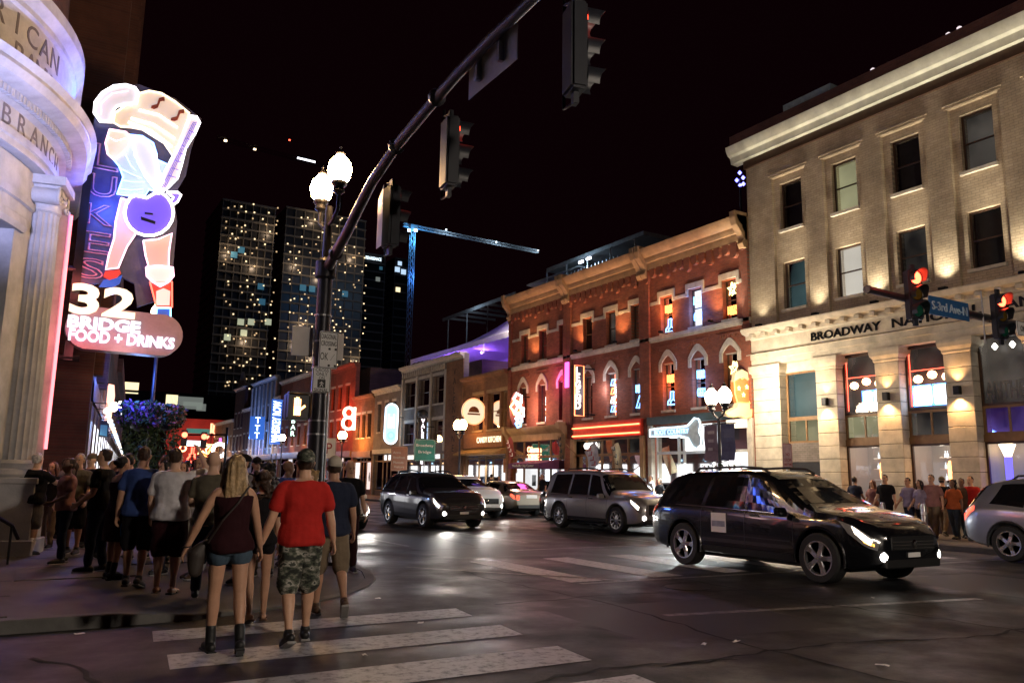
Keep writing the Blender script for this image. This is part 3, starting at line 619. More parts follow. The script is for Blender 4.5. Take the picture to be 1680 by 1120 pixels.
# uplights washing the cornices of units B and C
for (T, y) in ((RA, 37), (RB, 32.6), (RB, 29.4), (RC, 26.2), (RC, 23.2)):
    f = MB().box(D - .55, D - .4, y - .08, y + .08, 7.88, 7.96).build('floodlight', 'black_metal', T)
    MB().box(D - .5, D, y - .02, y + .02, 7.86, 7.885).build('bracket', 'black_metal', T)
    lamp('floodlight_lamp', (D - .5, y, 8.0), 105, (1, .52, .2), f, 'SPOT', .08, (D - .3, y, 11.4), 110, 1.)
# neon pieces in the windows
def neon_win(T, y, z, w, h, m, txt=None, shape=None, x=D + .16):
    if txt: return text('window_neon', txt, m, T, (x, y, z), (0, -1, 0), (0, 0, 1), width=w, height=h, tube=.025)
    b = MB(); pts = [(x, y + w / 2 * u, z + h / 2 * v) for u, v in shape]
    b.tube(pts + pts[:1], .028, 6); return b.build('window_neon', m, T)
star = [(math.sin(k * PI / 5) * (1 if k % 2 == 0 else .42), math.cos(k * PI / 5) * (1 if k % 2 == 0 else .42)) for k in range(10)]
boot = [(-.5, 1), (.2, 1), (.25, -.1), (.9, -.5), (1, -1), (-.2, -1), (-.9, -1), (-.95, -.6), (-.5, -.3)]
NB, NO, NY = emit('neon_blue2', (.16, .42, 1), 4), emit('neon_orange', (1, .24, .06), 4), emit('neon_gold', (1, .72, .25), 4)
for y, z, txt, m in ((26.33, 9.05, 'BOOTS', NO), (24.53, 9.1, 'BUY 1', NB), (24.53, 8.4, 'GET 2', NB), (22.6, 8.35, 'HATS', NO), (26.28, 5.95, 'BOOTS', NO), (24.44, 5.95, 'BUY 1', NB), (24.44, 5.2, 'GET 2', NB), (28.41, 5.7, 'BEER', NB)):
    neon_win(RC if y < 27 else RB, y, z, .52, .36, m, txt)
    neon_win(RC if y < 27 else RB, y, z - .12, .5, .03, m, None, [(-1, 0), (1, 0), (1, .2), (-1, .2)])
for y, z, sh, m in ((22.6, 9.2, star, NY), (22.64, 6.0, star, NY), (26.33, 8.3, boot, NB), (26.28, 5.1, boot, NB), (28.41, 5.1, [(-1, -1), (1, -1), (0, 1)], NB)): neon_win(RC if y < 27 else RB, y, z, .5, .55, m, None, sh)
for k in range(4): neon_win(RB, 30.3, 4.9 + k * .42, .45, .26, [NB, WHITE, NO, NB][k], None, [(-1, -1), (1, -1), (.6, 1), (-1, 1)])
lamp('neon_spill', (D - .25, 26.33, 8.7), 16, (1, .3, .08), RC, 'POINT', .3); lamp('neon_spill', (D - .25, 24.53, 8.7), 22, (.05, .25, 1), RC, 'POINT', .3)
lamp('neon_spill', (D - .25, 26.28, 5.6), 16, (1, .3, .08), RC, 'POINT', .3); lamp('neon_spill', (D - .25, 24.44, 5.6), 14, (.1, .35, 1), RC, 'POINT', .3); lamp('neon_spill', (D - .25, 30.6, 5.8), 22, (.8, .85, 1), RB, 'POINT', .3)
# ================================================================ further fronts along the right side of the street
def simple_front(T, y0, y1, h, wallm, rows, corn='ochre_cornice', shop=None, shop_h=3.6, fas=None, cols=None, frame='dark_wood', trim='stone_trim'):
    """rows: list of (z0, z1, [(centre, half width, room)...])"""
    ops = [(c - w, c + w, z0, z1) for z0, z1, ws in rows for c, w, r in ws]
    if shop: ops.append((y0 + .25, y1 - .25, .15, shop_h))
    b = MB(); wall_x(b, D, D + .35, y0, y1, 0, h, ops); b.build('wall', wallm, T)
    MB().box(D + 1.3, D + 9, y0 + .01, y1 - .01, 0, h - .3).build('rear_block', 'dark_brick', T)
    for z0, z1, ws in rows:
        for c, w, r in ws:
            window(T, D + .18, c - w, c + w, z0, z1, frame, r, .06, sill=(D - .06, .1, trim), depth=.4)
            MB().box(D - .04, D + .1, c - w - .12, c + w + .12, z1 + .02, z1 + .22).build('lintel', trim, T)
    b = MB(); profile_x(b, [(-.2, h - .35), (.08, h - .35), (.1, h - .2), (.28, h - .12), (.34, h), (.34, h + .06), (-.2, h + .1)], y0 + .01, y1 - .01); b.build('cornice', corn, T)
    if shop: storefront(T, y0 + .28, y1 - .28, cols or [0, .33, .5, .67, 1], shop, z1=shop_h - .02)
    if fas: MB().box(D - .14, D - .01, y0 + .2, y1 - .2, shop_h, shop_h + fas[0]).build('fascia', fas[1], T)
CK = wthing('candy_shop_building', 'low orange brick candy shop with lit lettering board', 'building', (D, 42.7, 0), 'fronts beyond the red brick row')
simple_front(CK, 39.9, 45.55, 7.75, 'orange_brick', [(4.42, 6.6, [(43.55, .62, 'room_orange'), (41.65, .72, 'room_dim'), (40.4, .35, 'room_warm')])], 'orange_brick', ['room_bright', 'room_warm', 'room_bright'], 2.95, frame='oak_frame', trim='ochre_cornice')
MB().box(D - .22, D - .02, 40.1, 44.9, 3.35, 4.25).build('name_board', mat('board_brown', (.30, .13, .05), .6), CK)
text('lettering', 'CANDY KITCHEN', emit('letters_cream', (1, .85, .55), 1.6), CK, (D - .235, 41.75, 3.82), (0, -1, 0), (0, 0, 1), width=2.9, height=.34)
b = MB(); b.prism([(D - .02, 40.05, 3.34), (D - .8, 40.05, 3.02), (D - .8, 40.05, 2.9), (D - .02, 40.05, 2.98)], (0, 5.2, 0)); b.build('awning', mat('awning_tan', (.42, .26, .11), .8), CK)
lamp('shop_glow', (D - .5, 42.5, 2.7), 90, (.9, .97, 1), CK, 'AREA', 1.5, (D - 2, 42.5, 0)); lamp('board_lamp', (D - 1.0, 43.2, 4.9), 40, (1, .5, .16), CK, 'POINT', .25)
# round projecting sign
p = on_x(776, 675, D - .75); rs = wthing('round_sign', 'round lit shop sign with domed emblem above the candy shop', 'sign', tuple(p))
MB().lathe([(.72, -.1), (.76, -.06), (.76, .06), (.72, .1)], tuple(p), 28, 'Y').build('sign_drum', emit('sign_face_cream', (1, .80, .55), .75), rs, smooth=True)
MB().lathe([(.80, -.13), (.80, -.09), (.68, -.09), (.68, -.13)], tuple(p), 28, 'Y', cap=False).build('rim', emit('sign_rim', (1, .35, .15), 1.5), rs, smooth=True)
b = MB(); b.prism([(p.x + .36 * math.cos(a), p.y - .13, p.z - .05 + .36 * math.sin(a)) for a in [k * PI / 10 for k in range(11)]], (0, .02, 0)); b.build('emblem', mat('emblem_brown', (.35, .12, .05), .5), rs)
MB().box(p.x - .42, p.x + .42, p.y - .13, p.y - .11, p.z - .2, p.z - .1).build('emblem_bar', 'emblem_brown', rs)
MB().tube([(p.x, p.y, p.z + .6), (D, p.y, p.z + .6)], .03, 6).build('bracket', 'black_metal', rs)
# the three-storey house with the rooftop tent
VB = wthing('grey_stone_building', 'grey stone fronted building carrying a white rooftop tent', 'building', (D, 50.5, 0), 'fronts beyond the red brick row')
simple_front(VB, 45.56, 55.6, 9.5, 'grey_brick', [(6.5, 8.4, [(54.0, .85, 'room_dark'), (51.6, .9, 'room_violet'), (49.25, .85, 'room_blue')]), (3.9, 5.4, [(54.0, .8, 'room_blue'), (51.7, .95, 'room_violet'), (49.2, .85, 'room_blue')])], 'stone_trim', ['room_dim', 'room_warm'], 3.2)
MB().box(D - .06, D + .05, 45.57, 48.0, .1, 9.1).build('brick_pier', 'orange_brick', VB)
for i, ch in enumerate('VALENTINE'):
    text('painted_letter', ch, mat('faded_black', (.05, .035, .03), .8), VB, (D - .066, 46.75, 8.4 - i * .62), (0, -1, 0), (0, 0, 1), height=.42, ext=.004)
for k in range(20): MB().box(D - .16, D - .02, 48.3 + k * .36, 48.45 + k * .36, 8.75, 9.1).build('frieze_dentil', 'stone_trim', VB)
for y in (48.15, 50.45, 52.8, 55.4): MB().box(D - .08, D + .05, y - .13, y + .13, 3.3, 8.7).build('pilaster', 'stone_trim', VB)
p = on_x(692, 722, D - .9); vs = wthing('vertical_neon_sign', 'vertical white neon name sign on the grey stone building', 'sign', tuple(p))
MB().box(p.x - .3, p.x + .3, p.y - .08, p.y + .08, p.z - 1.6, p.z + 1.5).build('sign_box', 'dark_paint', vs)
for i, ch in enumerate('VALENTINE'): text('neon_letter', ch, emit('neon_letter_pink', (1, .8, .9), 5), vs, (p.x, p.y - .11, p.z + 1.3 - i * .34), (1, 0, 0), (0, 0, 1), height=.26, bold=.01)
MB().lathe([(.02, 0), (.3, .1), (.36, .3), (.2, .5), (.02, .55)], (p.x, p.y, p.z + 1.55), 12).build('rooster_ornament', 'dark_paint', vs)
MB().box(p.x, D, p.y - .03, p.y + .03, p.z + .9, p.z + .96).build('bracket', 'black_metal', vs)
# tent
TX0, TX1 = D + .8, D + 6.5
tl, tr = on_x(676, 582, TX0), on_x(834, 568, TX0); ap = on_x(802, 526, (TX0 + TX1) / 2)
TENT = wthing('rooftop_tent', 'white peaked event tent lit violet on the grey stone building roof', 'tent', (TX0, 47, 9.5))
yA, yB, zE, zA = 56.0, 40.6, 10.35, ap.z
b = MB(); n = 12; pk = (yA * .3 + yB * .7)
for (ya, yb, apy) in ((yA, 48.5, 52.2), (48.5, yB, 44.2)):
    rows = []
    for t in (0, .25, .5, .75, 1):
        s = 1 - t; zz = zE + (zA - zE) * (t ** 1.35)
        cx = (TX0 + TX1) / 2
        za_ = zA if apy < 48 else zE + .9; zz = zE + (za_ - zE) * (t ** 1.35)
        rows.append([Vector((cx + (q[0] - cx) * s, apy + (q[1] - apy) * s, zz)) for q in ((TX0, ya), (TX0, (ya + yb) / 2), (TX0, yb), (cx, yb), (TX1, yb), (TX1, (ya + yb) / 2), (TX1, ya), (cx, ya))])
    b.rings(rows, cap=False)
m = mat('tent_cloth', (.72, .70, .70), .8, var=.1, bump=.05)
_nt = m.node_tree; _tr = _nt.nodes.new('ShaderNodeBsdfTranslucent'); _tr.inputs[0].default_value = (.75, .72, .72, 1); _mx = _nt.nodes.new('ShaderNodeMixShader'); _mx.inputs[0].default_value = .14
_nt.links.new(_nt.nodes['Principled BSDF'].outputs[0], _mx.inputs[1]); _nt.links.new(_tr.outputs[0], _mx.inputs[2]); _nt.links.new(_mx.outputs[0], _nt.nodes['Material Output'].inputs['Surface'])
b.build('canopy', m, TENT, smooth=50)
b = MB(); 
for k in range(42): y = yA + (yB - yA) * k / 42; b.quad((TX0 - .01, y, zE - .32 - .05 * (k % 2)), (TX0 - .01, y + (yB - yA) / 42, zE - .32 - .05 * ((k + 1) % 2)), (TX0 - .01, y + (yB - yA) / 42, zE), (TX0 - .01, y, zE))
b.build('valance', 'tent_cloth', TENT)
for y in (55.9, 52.2, 48.5, 44.5, 40.7): MB().tube([(TX0 + .02, y, 9.4), (TX0 + .02, y, zE)], .04, 6).build('tent_pole', 'white_paint', TENT)
MB().quad((TX1 - .02, yA, 9.4), (TX1 - .02, yB, 9.4), (TX1 - .02, yB, zE), (TX1 - .02, yA, zE)).build('rear_wall_cloth', 'tent_cloth', TENT)
for y in (53.2, 48.8, 43.2):
    MB().lathe([(.02, -.1), (.1, 0), (.02, .1)], (TX0 + 2.2, y, 10.2), 8).build('lamp_globe', emit('violet_globe', (.35, .2, 1), 12), TENT); lamp('tent_lamp', (TX0 + 2.2, y, 9.95), 80, (.26, .10, 1), TENT, 'POINT', .12)
# narrow blue-grey front, orange front, red-lit front and the ones beyond
NA = wthing('narrow_front_building', 'narrow pale front with three arched windows and an oval neon sign', 'building', (D, 58.3, 0), 'fronts beyond the red brick row')
simple_front(NA, 55.62, 61.0, 8.3, 'grey_brick', [(5.0, 7.2, [(59.9, .32, 'room_violet'), (58.4, .32, 'room_blue'), (56.9, .32, 'room_blue')])], 'stone_trim', ['room_dim', 'room_warm', 'room_blue'], 3.3, (.35, 'stone_trim'))
p = on_x(641, 695, D - 1.0); ov = wthing('oval_neon_sign', 'tall white oval neon sign on the narrow pale front', 'sign', tuple(p))
def capsule(cx, y, cz, w, h, k=16): return [(cx + w * math.cos(a), y, cz + (h - w) * (1 if math.sin(a) >= 0 else -1) + w * math.sin(a)) for a in [2 * PI * i / k + .001 for i in range(k)]]
MB().prism(capsule(p.x, p.y - .08, p.z, .5, 1.45), (0, .16, 0)).build('sign_panel', emit('sign_ice_panel', (.45, .68, 1), 1.1), ov)
c_ = capsule(p.x, p.y - .12, p.z, .5, 1.45); MB().tube(c_ + c_[:1], .045, 6).build('neon_outline', emit('neon_ice', (.8, .95, 1), 7), ov)
MB().lathe([(.3, -.02), (.3, .02), (.18, .02), (.18, -.02)], (p.x, p.y - .13, p.z - .85), 14, 'Y', cap=False).build('neon_ring', emit('neon_blue', (.05, .25, 1), 8), ov)
for k in range(3): MB().tube([(p.x - .2 + .2 * k, p.y - .13, p.z - .3), (p.x - .2 + .2 * k, p.y - .13, p.z + .7 - .2 * (k % 2))], .04, 6).build('neon_stroke', 'neon_ice', ov)
MB().tube([(p.x, p.y, p.z + .5), (D, p.y, p.z + .5)], .03, 6).build('bracket', 'black_metal', ov)
OA = wthing('orange_front_building', 'orange lit brick front beside the narrow pale one', 'building', (D, 63.3, 0), 'fronts beyond the red brick row')
simple_front(OA, 61.02, 65.7, 8.1, 'orange_brick', [(4.7, 6.6, [(64.6, .4, 'room_dark'), (63.3, .4, 'room_orange'), (62.0, .4, 'room_dark')])], 'orange_brick', ['room_orange', 'room_warm'], 3.1, (.5, 'oak_frame'))
lamp('facade_glow', (D - 1.2, 63.4, 4.4), 130, (1, .42, .1), OA, 'POINT', .3)
RD = wthing('red_front_building', 'tall dark red brick front glowing red behind a neon sign', 'building', (D, 69, 0), 'fronts beyond the red brick row')
simple_front(RD, 65.72, 73.0, 11.2, 'red_brick', [(7.4, 9.4, [(71.5, .45, R), (69.6, .45, R), (67.6, .45, R)]), (4.6, 6.4, [(71.5, .45, R), (69.6, .45, 'room_orange'), (67.6, .45, R)])], 'red_brick', ['room_warm', 'room_orange'], 3.2, (.5, 'oak_frame'))
lamp('facade_glow', (D - 1.4, 67.6, 6.6), 220, (1, .10, .03), RD, 'POINT', .4)
p = on_x(572, 685, D - .9); eg = wthing('ampersand_neon_sign', 'small red and white looped neon sign on the red front', 'sign', tuple(p))
for dz, r_ in ((.42, .42), (-.45, .5)): MB().lathe([(r_ + .1, -.08), (r_ + .1, .08), (r_ - .12, .08), (r_ - .12, -.08)], (p.x, p.y, p.z + dz), 14, 'Y', cap=False).build('neon_loop', emit('neon_redwhite', (1, .45, .35), 5), eg)
MB().box(p.x + .4, p.x + .6, p.y - .06, p.y + .06, p.z - 1, p.z + .9).build('spine', 'neon_redwhite', eg); MB().tube([(p.x, p.y, p.z), (D, p.y, p.z)], .03, 6).build('bracket', 'black_metal', eg)
FAR = [(73.02, 78.5, 9.3, 'grey_brick', 'low grey brick front between red and tall brick ones', R, ['room_warm', 'room_bright']), (78.52, 89.6, 11.7, 'red_brick', 'broad red brick front with small upper windows further along', R, ['room_warm', 'room_violet']),
       (89.62, 91.6, 10.2, 'grey_brick', 'slim grey front with a single window stack', R, ['room_warm']), (91.62, 103.0, 12.7, 'grey_brick', 'pilastered grey front washed in blue light far along the street', 'room_dim', ['room_blue', 'room_bright']),
       (103.02, 107.2, 9.8, 'dark_brick', 'small dark brick front far along the street', R, ['room_violet', 'room_warm']), (107.22, 113.0, 12.9, 'dark_brick', 'tall slim dark front with a peaked finial far along the street', R, ['room_blue', 'room_warm']),
       (113.02, 126, 8.9, 'orange_brick', 'last low front before the end of the right side', 'room_dim', ['room_warm', 'room_bright'])]
for y0, y1, h, m_, lab, r_, sh in FAR:
    T = wthing('street_front', lab, 'building', (D, (y0 + y1) / 2, 0), 'fronts beyond the red brick row'); n = max(1, int((y1 - y0) / 1.9))
    cs = [y0 + (k + .5) * (y1 - y0) / n for k in range(n)]
    rows = [(z, z + 1.9, [(c, .42, random.choice([r_, r_, r_, 'room_dim'])) for c in cs]) for z in ((4.6, 7.6) if h > 10.5 else (4.7,))]
    simple_front(T, y0, y1, h, m_, rows, 'stone_trim', sh, 3.3, (.6, 'dark_paint'))
    for k in range(n): lamp('front_glow', (D - 1.0, cs[k], 4.2), 26, [(1, .5, .2), (.3, .5, 1), (1, .7, .45)][(k + int(y0)) % 3], T, 'POINT', .2) if k % 2 == 0 else None
    if 107 < y0 < 108:
        b = MB(); b.prism([(D, y0 + .2, h), (D, y1 - .2, h), (D, (y0 + y1) / 2, h + 2.2)], (.3, 0, 0)); b.build('peaked_finial', 'stone_trim', T)
    if 91 < y0 < 92:
        for k in range(7): MB().box(D - .15, D + .02, y0 + k * 1.87, y0 + k * 1.87 + .35, 3.9, 12.2).build('pilaster', 'stone_trim', T)
        lamp('front_glow', (D - 2.5, 97, 5.5), 420, (.12, .3, 1), T, 'POINT', .5)
# far projecting signs
def vsign(px_, py0, py1, Yx, w, txt, name, lab, mbox, mlet, rot=False):
    a = on_x(px_, py0, Yx); c = on_x(px_, py1, Yx); T = wthing(name, lab, 'sign', (a.x, a.y, c.z), 'signs along the right side')
    MB().box(a.x - w, a.x + w, a.y - .12, a.y + .12, c.z, a.z).build('sign_box', mbox, T)
    if rot: text('lettering', txt, mlet, T, (a.x, a.y - .16, (a.z + c.z) / 2), (0, 0, 1), (-1, 0, 0), width=(a.z - c.z) * .92, height=w * 1.5, bold=.015)
    else:
        for i, ch in enumerate(txt): text('lettering', ch, mlet, T, (a.x, a.y - .16, a.z - (a.z - c.z) * (i + .5) / len(txt)), (1, 0, 0), (0, 0, 1), height=(a.z - c.z) / len(txt) * .75)
    MB().tube([(a.x, a.y, a.z - .4), (D, a.y, a.z - .4)], .05, 6).build('bracket', 'black_metal', T)
emit('sign_blue_box', (.03, .12, .5), .9); emit('letters_ice', (.7, .85, 1), 5)
vsign(455, 655, 728, D - 1.4, .55, 'WHISKEY ROW', 'vertical_sign', 'tall slim blue vertical sign with white sideways lettering', 'sign_blue_box', 'letters_ice', True)
vsign(423, 683, 720, D - 1.4, .8, 'TTT', 'vertical_sign', 'broad blue and white sign left of the tall slim blue sign', 'sign_blue_box', 'letters_ice')
vsign(481, 685, 716, D - 1.2, .4, 'BAR', 'vertical_sign', 'small green lit vertical sign right of the tall slim blue sign', 'dark_paint', emit('letters_green', (.5, 1, .75), 4))
# cluster of guitar and marquee neon at the far end of the street
cl = [(300, 735, .5, 'neon_coral'), (318, 727, .9, 'neon_ice'), (333, 735, 1.0, 'neon_gold'), (347, 716, 1.2, 'neon_salmon'), (360, 738, 1.1, 'neon_white'), (368, 722, .7, 'neon_magenta'), (385, 742, 1.0, 'neon_gold'), (400, 738, .8, 'neon_white'), (412, 747, .8, 'neon_ice'), (430, 735, .7, 'neon_ice'), (345, 748, 1.2, 'neon_amber'), (315, 748, .8, 'neon_red')]
labs = ['leftmost small coral neon', 'ice white neon left of the guitar', 'golden neon under the guitar', 'salmon neon guitar', 'large white neon right of the guitar', 'magenta neon flower', 'golden neon right of the flower', 'white neon behind the blond hair', 'ice neon low on the marquee', 'ice neon below the blue signs', 'amber marquee strip', 'red neon low on the left']
emit('neon_gold', (1, .8, .35), 6)
for k, (x_, y_, r_, m_) in enumerate(cl):
    p = on_y(x_, y_, 118 + (k % 4) * 2.5); T = wthing('street_end_neon', labs[k] + ' among the signs at the street end', 'sign', (p.x, p.y, p.z), 'neon cluster at the street end')
    kk = k % 4
    if kk == 0: b = MB(); b.lathe([(r_, -.06), (r_, .06), (r_ * .6, .06), (r_ * .6, -.06)], tuple(p), 12, 'Y', cap=False)
    elif kk == 1: b = MB(); b.box(p.x - r_, p.x + r_, p.y - .08, p.y + .08, p.z - r_ * .4, p.z + r_ * .4)
    elif kk == 2: b = MB(); b.tube([(p.x + r_ * u, p.y, p.z + r_ * v) for u, v in star + star[:1]], .14, 5)
    else:
        b = MB(); b.tube([(p.x + r_ * u, p.y, p.z + r_ * v) for u, v in ((-.5, -1), (.5, -1), (.75, -.5), (.4, 0), (.5, .35), (.15, .5), (.2, 1.6), (-.1, 1.6), (-.1, .5), (-.45, .35), (-.35, 0), (-.75, -.5), (-.5, -1))], .15, 5)
    b.build('neon_shape', MATS.get(m_) or m_, T)
    MB().tube([(p.x, p.y + .2, 0), (p.x, p.y + .2, p.z + r_ * .5)], .06, 5).build('sign_post', 'black_metal', T)
# ================================================================ street end: big dark blocks, red lit hall
def block(name, lab, x0, x1, y0, y1, h, m_, wins=(), cat='building', group='buildings beyond the street end'):
    T = wthing(name, lab, cat, ((x0 + x1) / 2, (y0 + y1) / 2, 0), group); MB().box(x0, x1, y0, y1, 0, h).build('wall', m_, T)
    for (wx, wz, ww, wh, wm) in wins: MB().box(wx - ww, wx + ww, y0 - .1, y0 + .02, wz - wh, wz + wh).build('window', wm, T)
    b = MB(); b.box(x0 - .3, x1 + .3, y0 - .3, y1 + .3, h, h + .5).build('parapet', m_, T); return T
mat('night_wall', (.025, .03, .045), .8, var=.3, nscale=.3); mat('red_wall', (.28, .03, .025), .7, var=.3, nscale=.4)
emit('win_warm', (1, .8, .45), 1.2); emit('win_cool', (.55, .75, 1), .8); emit('win_dim', (.5, .55, .5), .22)
p0, p1 = on_y(285, 690, 150), on_y(352, 690, 150)
T = block('red_hall', 'low hall with a plain red lit wall at the street end', p0.x - 1, p1.x + 12, 150, 160, p0.z, 'red_wall'); lamp('hall_glow', (p0.x + 4, 143, 6), 900, (1, .35, .25), T, 'POINT', .8)
p0, p1 = on_y(160, 640, 190), on_y(420, 640, 190)
ws = []
for q in ((282, 654, 1.2, 1.3, 'win_warm'), (306, 658, 3.5, 1.0, 'win_dim'), (316, 665, 2, .8, 'win_dim'), (214, 636, 1.6, 1.2, 'win_warm'), (330, 668, 1., .8, 'win_dim'), (262, 668, 1., .8, 'win_dim')):
    p = on_y(q[0], q[1], 190); ws.append((p.x, p.z, q[2], q[3], q[4]))
block('dark_office_block', 'long dark office block with few lit windows closing the street', p0.x, p1.x, 190, 215, p0.z, 'night_wall', ws)
# ================================================================ towers
def tower(name, lab, xl, xr, ytop, Y, depth, wallm, lights, floors, cols, slabm, sub_left=None):
    a, b_ = on_y(xl, ytop, Y), on_y(xr, ytop, Y); h = (a.z + b_.z) / 2
    T = wthing(name, lab, 'tower', ((a.x + b_.x) / 2, Y, 0), 'towers behind the street'); MB().box(a.x, b_.x, Y, Y + depth, 0, h).build('core', wallm, T)
    for k in range(floors):
        z = h - (k + .0) * h * .86 / floors; MB().box(a.x - .3, b_.x + .3, Y - .5, Y + depth, z - .25, z + .25).build('floor_slab', slabm, T)
    for k in range(cols + 1):
        x = a.x + (b_.x - a.x) * k / cols; MB().box(x - .12, x + .12, Y - .35, Y - .02, h * .12, h).build('mullion', slabm, T)
    for (lx, ly, s, m_) in lights:
        p = on_y(lx, ly, Y - .6)
        if s < .3 and random.random() < .06: lamp('work_lamp', (p.x, p.y - 2.5, p.z), 150, (1, .7, .45), T, 'POINT', .2)
        MB().box(p.x - s, p.x + s, p.y - .1, p.y + .1, p.z - s, p.z + s).build('work_light' if s < .5 else 'lit_window', m_ if (s > .5 or random.random() < .45) else 'work_bulb_dim', T)
    return T
mat('tower_glass', (.035, .035, .035), .35, .0, var=.3, nscale=.05, bump=0, spec=.6); mat('tower_slab', (.16, .145, .12), .7, var=.3, nscale=.4); mat('tower_slab2', (.10, .09, .09), .7, var=.3, nscale=.4)
emit('work_bulb', (1, .74, .42), 1.5); emit('work_bulb_dim', (1, .68, .36), .6); emit('lit_flat', (.75, .8, .55), .38); emit('lit_cyan', (.15, .5, .75), .12)
random.seed(11); L1 = []
for y_ in range(338, 640, 11):
    for x_ in range(374, 452, 11):
        if random.random() < .52: L1.append((x_ + random.uniform(-5, 5) - (y_ - 338) * .02, y_ + random.uniform(-3.5, 3.5), .19, 'work_bulb'))
for q in ((384, 418), (396, 410), (428, 470), (430, 495), (395, 528), (400, 546), (412, 528), (373, 553), (440, 528)): L1.append((q[0], q[1], .9, 'lit_flat' if q[1] > 500 else 'lit_cyan'))
tower('apartment_tower', 'dark apartment tower dotted with warm work lights, the leftmost tower', 366, 452, 335, 235, 26, 'tower_glass', L1, 26, 7, 'tower_slab')
L2 = []
for y_ in range(358, 620, 11):
    for x_ in range(476, 602, 10):
        if random.random() < .48: L2.append((x_ + random.uniform(-5, 5), y_ + random.uniform(-3.5, 3.5), .19, 'work_bulb'))
for q in ((497, 472), (512, 474), (566, 482), (410, 520)): L2.append((q[0], q[1], 1.0, 'lit_cyan'))
tower('apartment_tower', 'dark apartment tower with work lights behind the twin-globe signal pole', 470, 600, 352, 250, 28, 'tower_glass', L2, 24, 9, 'tower_slab')
MB_ = tower('hotel_tower', 'banded dark hotel tower with a small lit name near its roof', 597, 632, 418, 270, 24, 'void', [(625, 440, .6, 'lit_cyan'), (620, 458, .8, 'win_dim')], 22, 1, 'tower_slab2')
p = on_y(613, 424, 269); text('roof_lettering', 'RENAISSANCE', emit('letters_roof', (.75, .9, 1), 2.2), MB_, tuple(p), (1, 0, 0), (0, 0, 1), width=6.0, height=1.2)
tower('hotel_tower', 'banded dark tower wing just left of the blue crane', 648, 670, 425, 285, 24, 'void', [(656, 432, .8, 'win_cool'), (652, 442, 1.0, 'win_cool'), (662, 446, 1.0, 'win_cool'), (653, 475, .9, 'win_warm')], 22, 1, 'tower_slab2')
# cranes
def lattice(mb, a, b_, w, n, r=.07, up=Vector((0, 0, 1))):
    a, b_ = Vector(a), Vector(b_); t = (b_ - a).normalized(); s = t.cross(up)
    s = s.normalized() if s.length > .1 else Vector((1, 0, 0)); u = s.cross(t)
    cs = [(-s - u) * w, (s - u) * w, (s + u) * w, (-s + u) * w]
    for c in cs: mb.tube([a + c, b_ + c], r, 4)
    for k in range(n):
        p, q = a.lerp(b_, k / n), a.lerp(b_, (k + 1) / n)
        for i in range(4): mb.tube([p + cs[i], q + cs[(i + 1) % 4]], r * .7, 4)
    return mb
mat('crane_steel', (.30, .36, .40), .5, .3, var=.2)
YC = 205; a, b_, c, m0 = on_y(662, 370, YC), on_y(884, 413, YC), on_y(677, 378, YC), on_y(676, 470, YC)
CR = wthing('tower_crane', 'blue lit tower crane with a long jib over the roofs', 'crane', (c.x, YC, 0))
lattice(MB(), (c.x, YC, 0), (c.x, YC, c.z + 1), .6, 38, .07, Vector((0, 1, 0))).build('mast', 'crane_steel', CR)
lattice(MB(), (a.x, YC, c.z + 1.2), (b_.x, YC, b_.z), .42, 34, .055).build('jib', 'crane_steel', CR)
MB().box(c.x - 1.1, c.x + 1.1, YC - 1.2, YC - .9, c.z - .6, c.z + 1.4).build('cab', 'crane_steel', CR)
for q in ((671, 378), (682, 378)): p = on_y(*q, YC - 1.4); MB().box(p.x - .35, p.x + .35, p.y - .1, p.y + .1, p.z - .35, p.z + .35).build('floodlight', emit('crane_flood', (.5, .8, 1), 14), CR)
lamp('crane_lamp', (c.x, YC - 2.5, c.z - 3), 1500, (.1, .45, 1), CR, 'POINT', .5); lamp('crane_lamp', (c.x, YC - 2.5, c.z - 14), 900, (.08, .3, 1), CR, 'POINT', .5)
for q in ((730, 378), (812, 398), (880, 412)): p = on_y(*q, YC); MB().box(p.x - .2, p.x + .2, YC - .9, YC - .7, p.z - .2, p.z + .2).build('jib_light', emit('jib_lamp', (.8, .95, 1), 2.5), CR); lamp('crane_lamp', (p.x, YC - 3, p.z - 2), 500, (.7, .85, 1), CR, 'POINT', .4)
YD = 330; a, b_ = on_y(355, 226, YD), on_y(560, 280, YD)
C2 = wthing('tower_crane', 'distant crane jib with lamps high in the sky above the left tower', 'crane', (b_.x, YD, 0))
lattice(MB(), (a.x, YD, a.z), (b_.x, YD, b_.z), .7, 26, .06).build('jib', 'black_metal', C2); lattice(MB(), (b_.x, YD, 0), (b_.x, YD, b_.z + 2), .8, 30, .08, Vector((0, 1, 0))).build('mast', 'black_metal', C2)
for q, m_, s in (((370, 231), 'lamp_white_warm', .35), ((418, 245), 'lamp_white_warm', .3), ((475, 230), 'neon_red', .22)): p = on_y(*q, YD - 1.5); MB().box(p.x - s * 1.6, p.x + s * 1.6, p.y - .2, p.y + .2, p.z - s, p.z + s).build('jib_light', m_, C2)
p, q = on_y(488, 259, YD - 1.5), on_y(517, 266, YD - 1.5); MB().tube([p, q], .35, 6).build('light_bar', emit('bar_white', (.9, .9, 1), 4), C2)
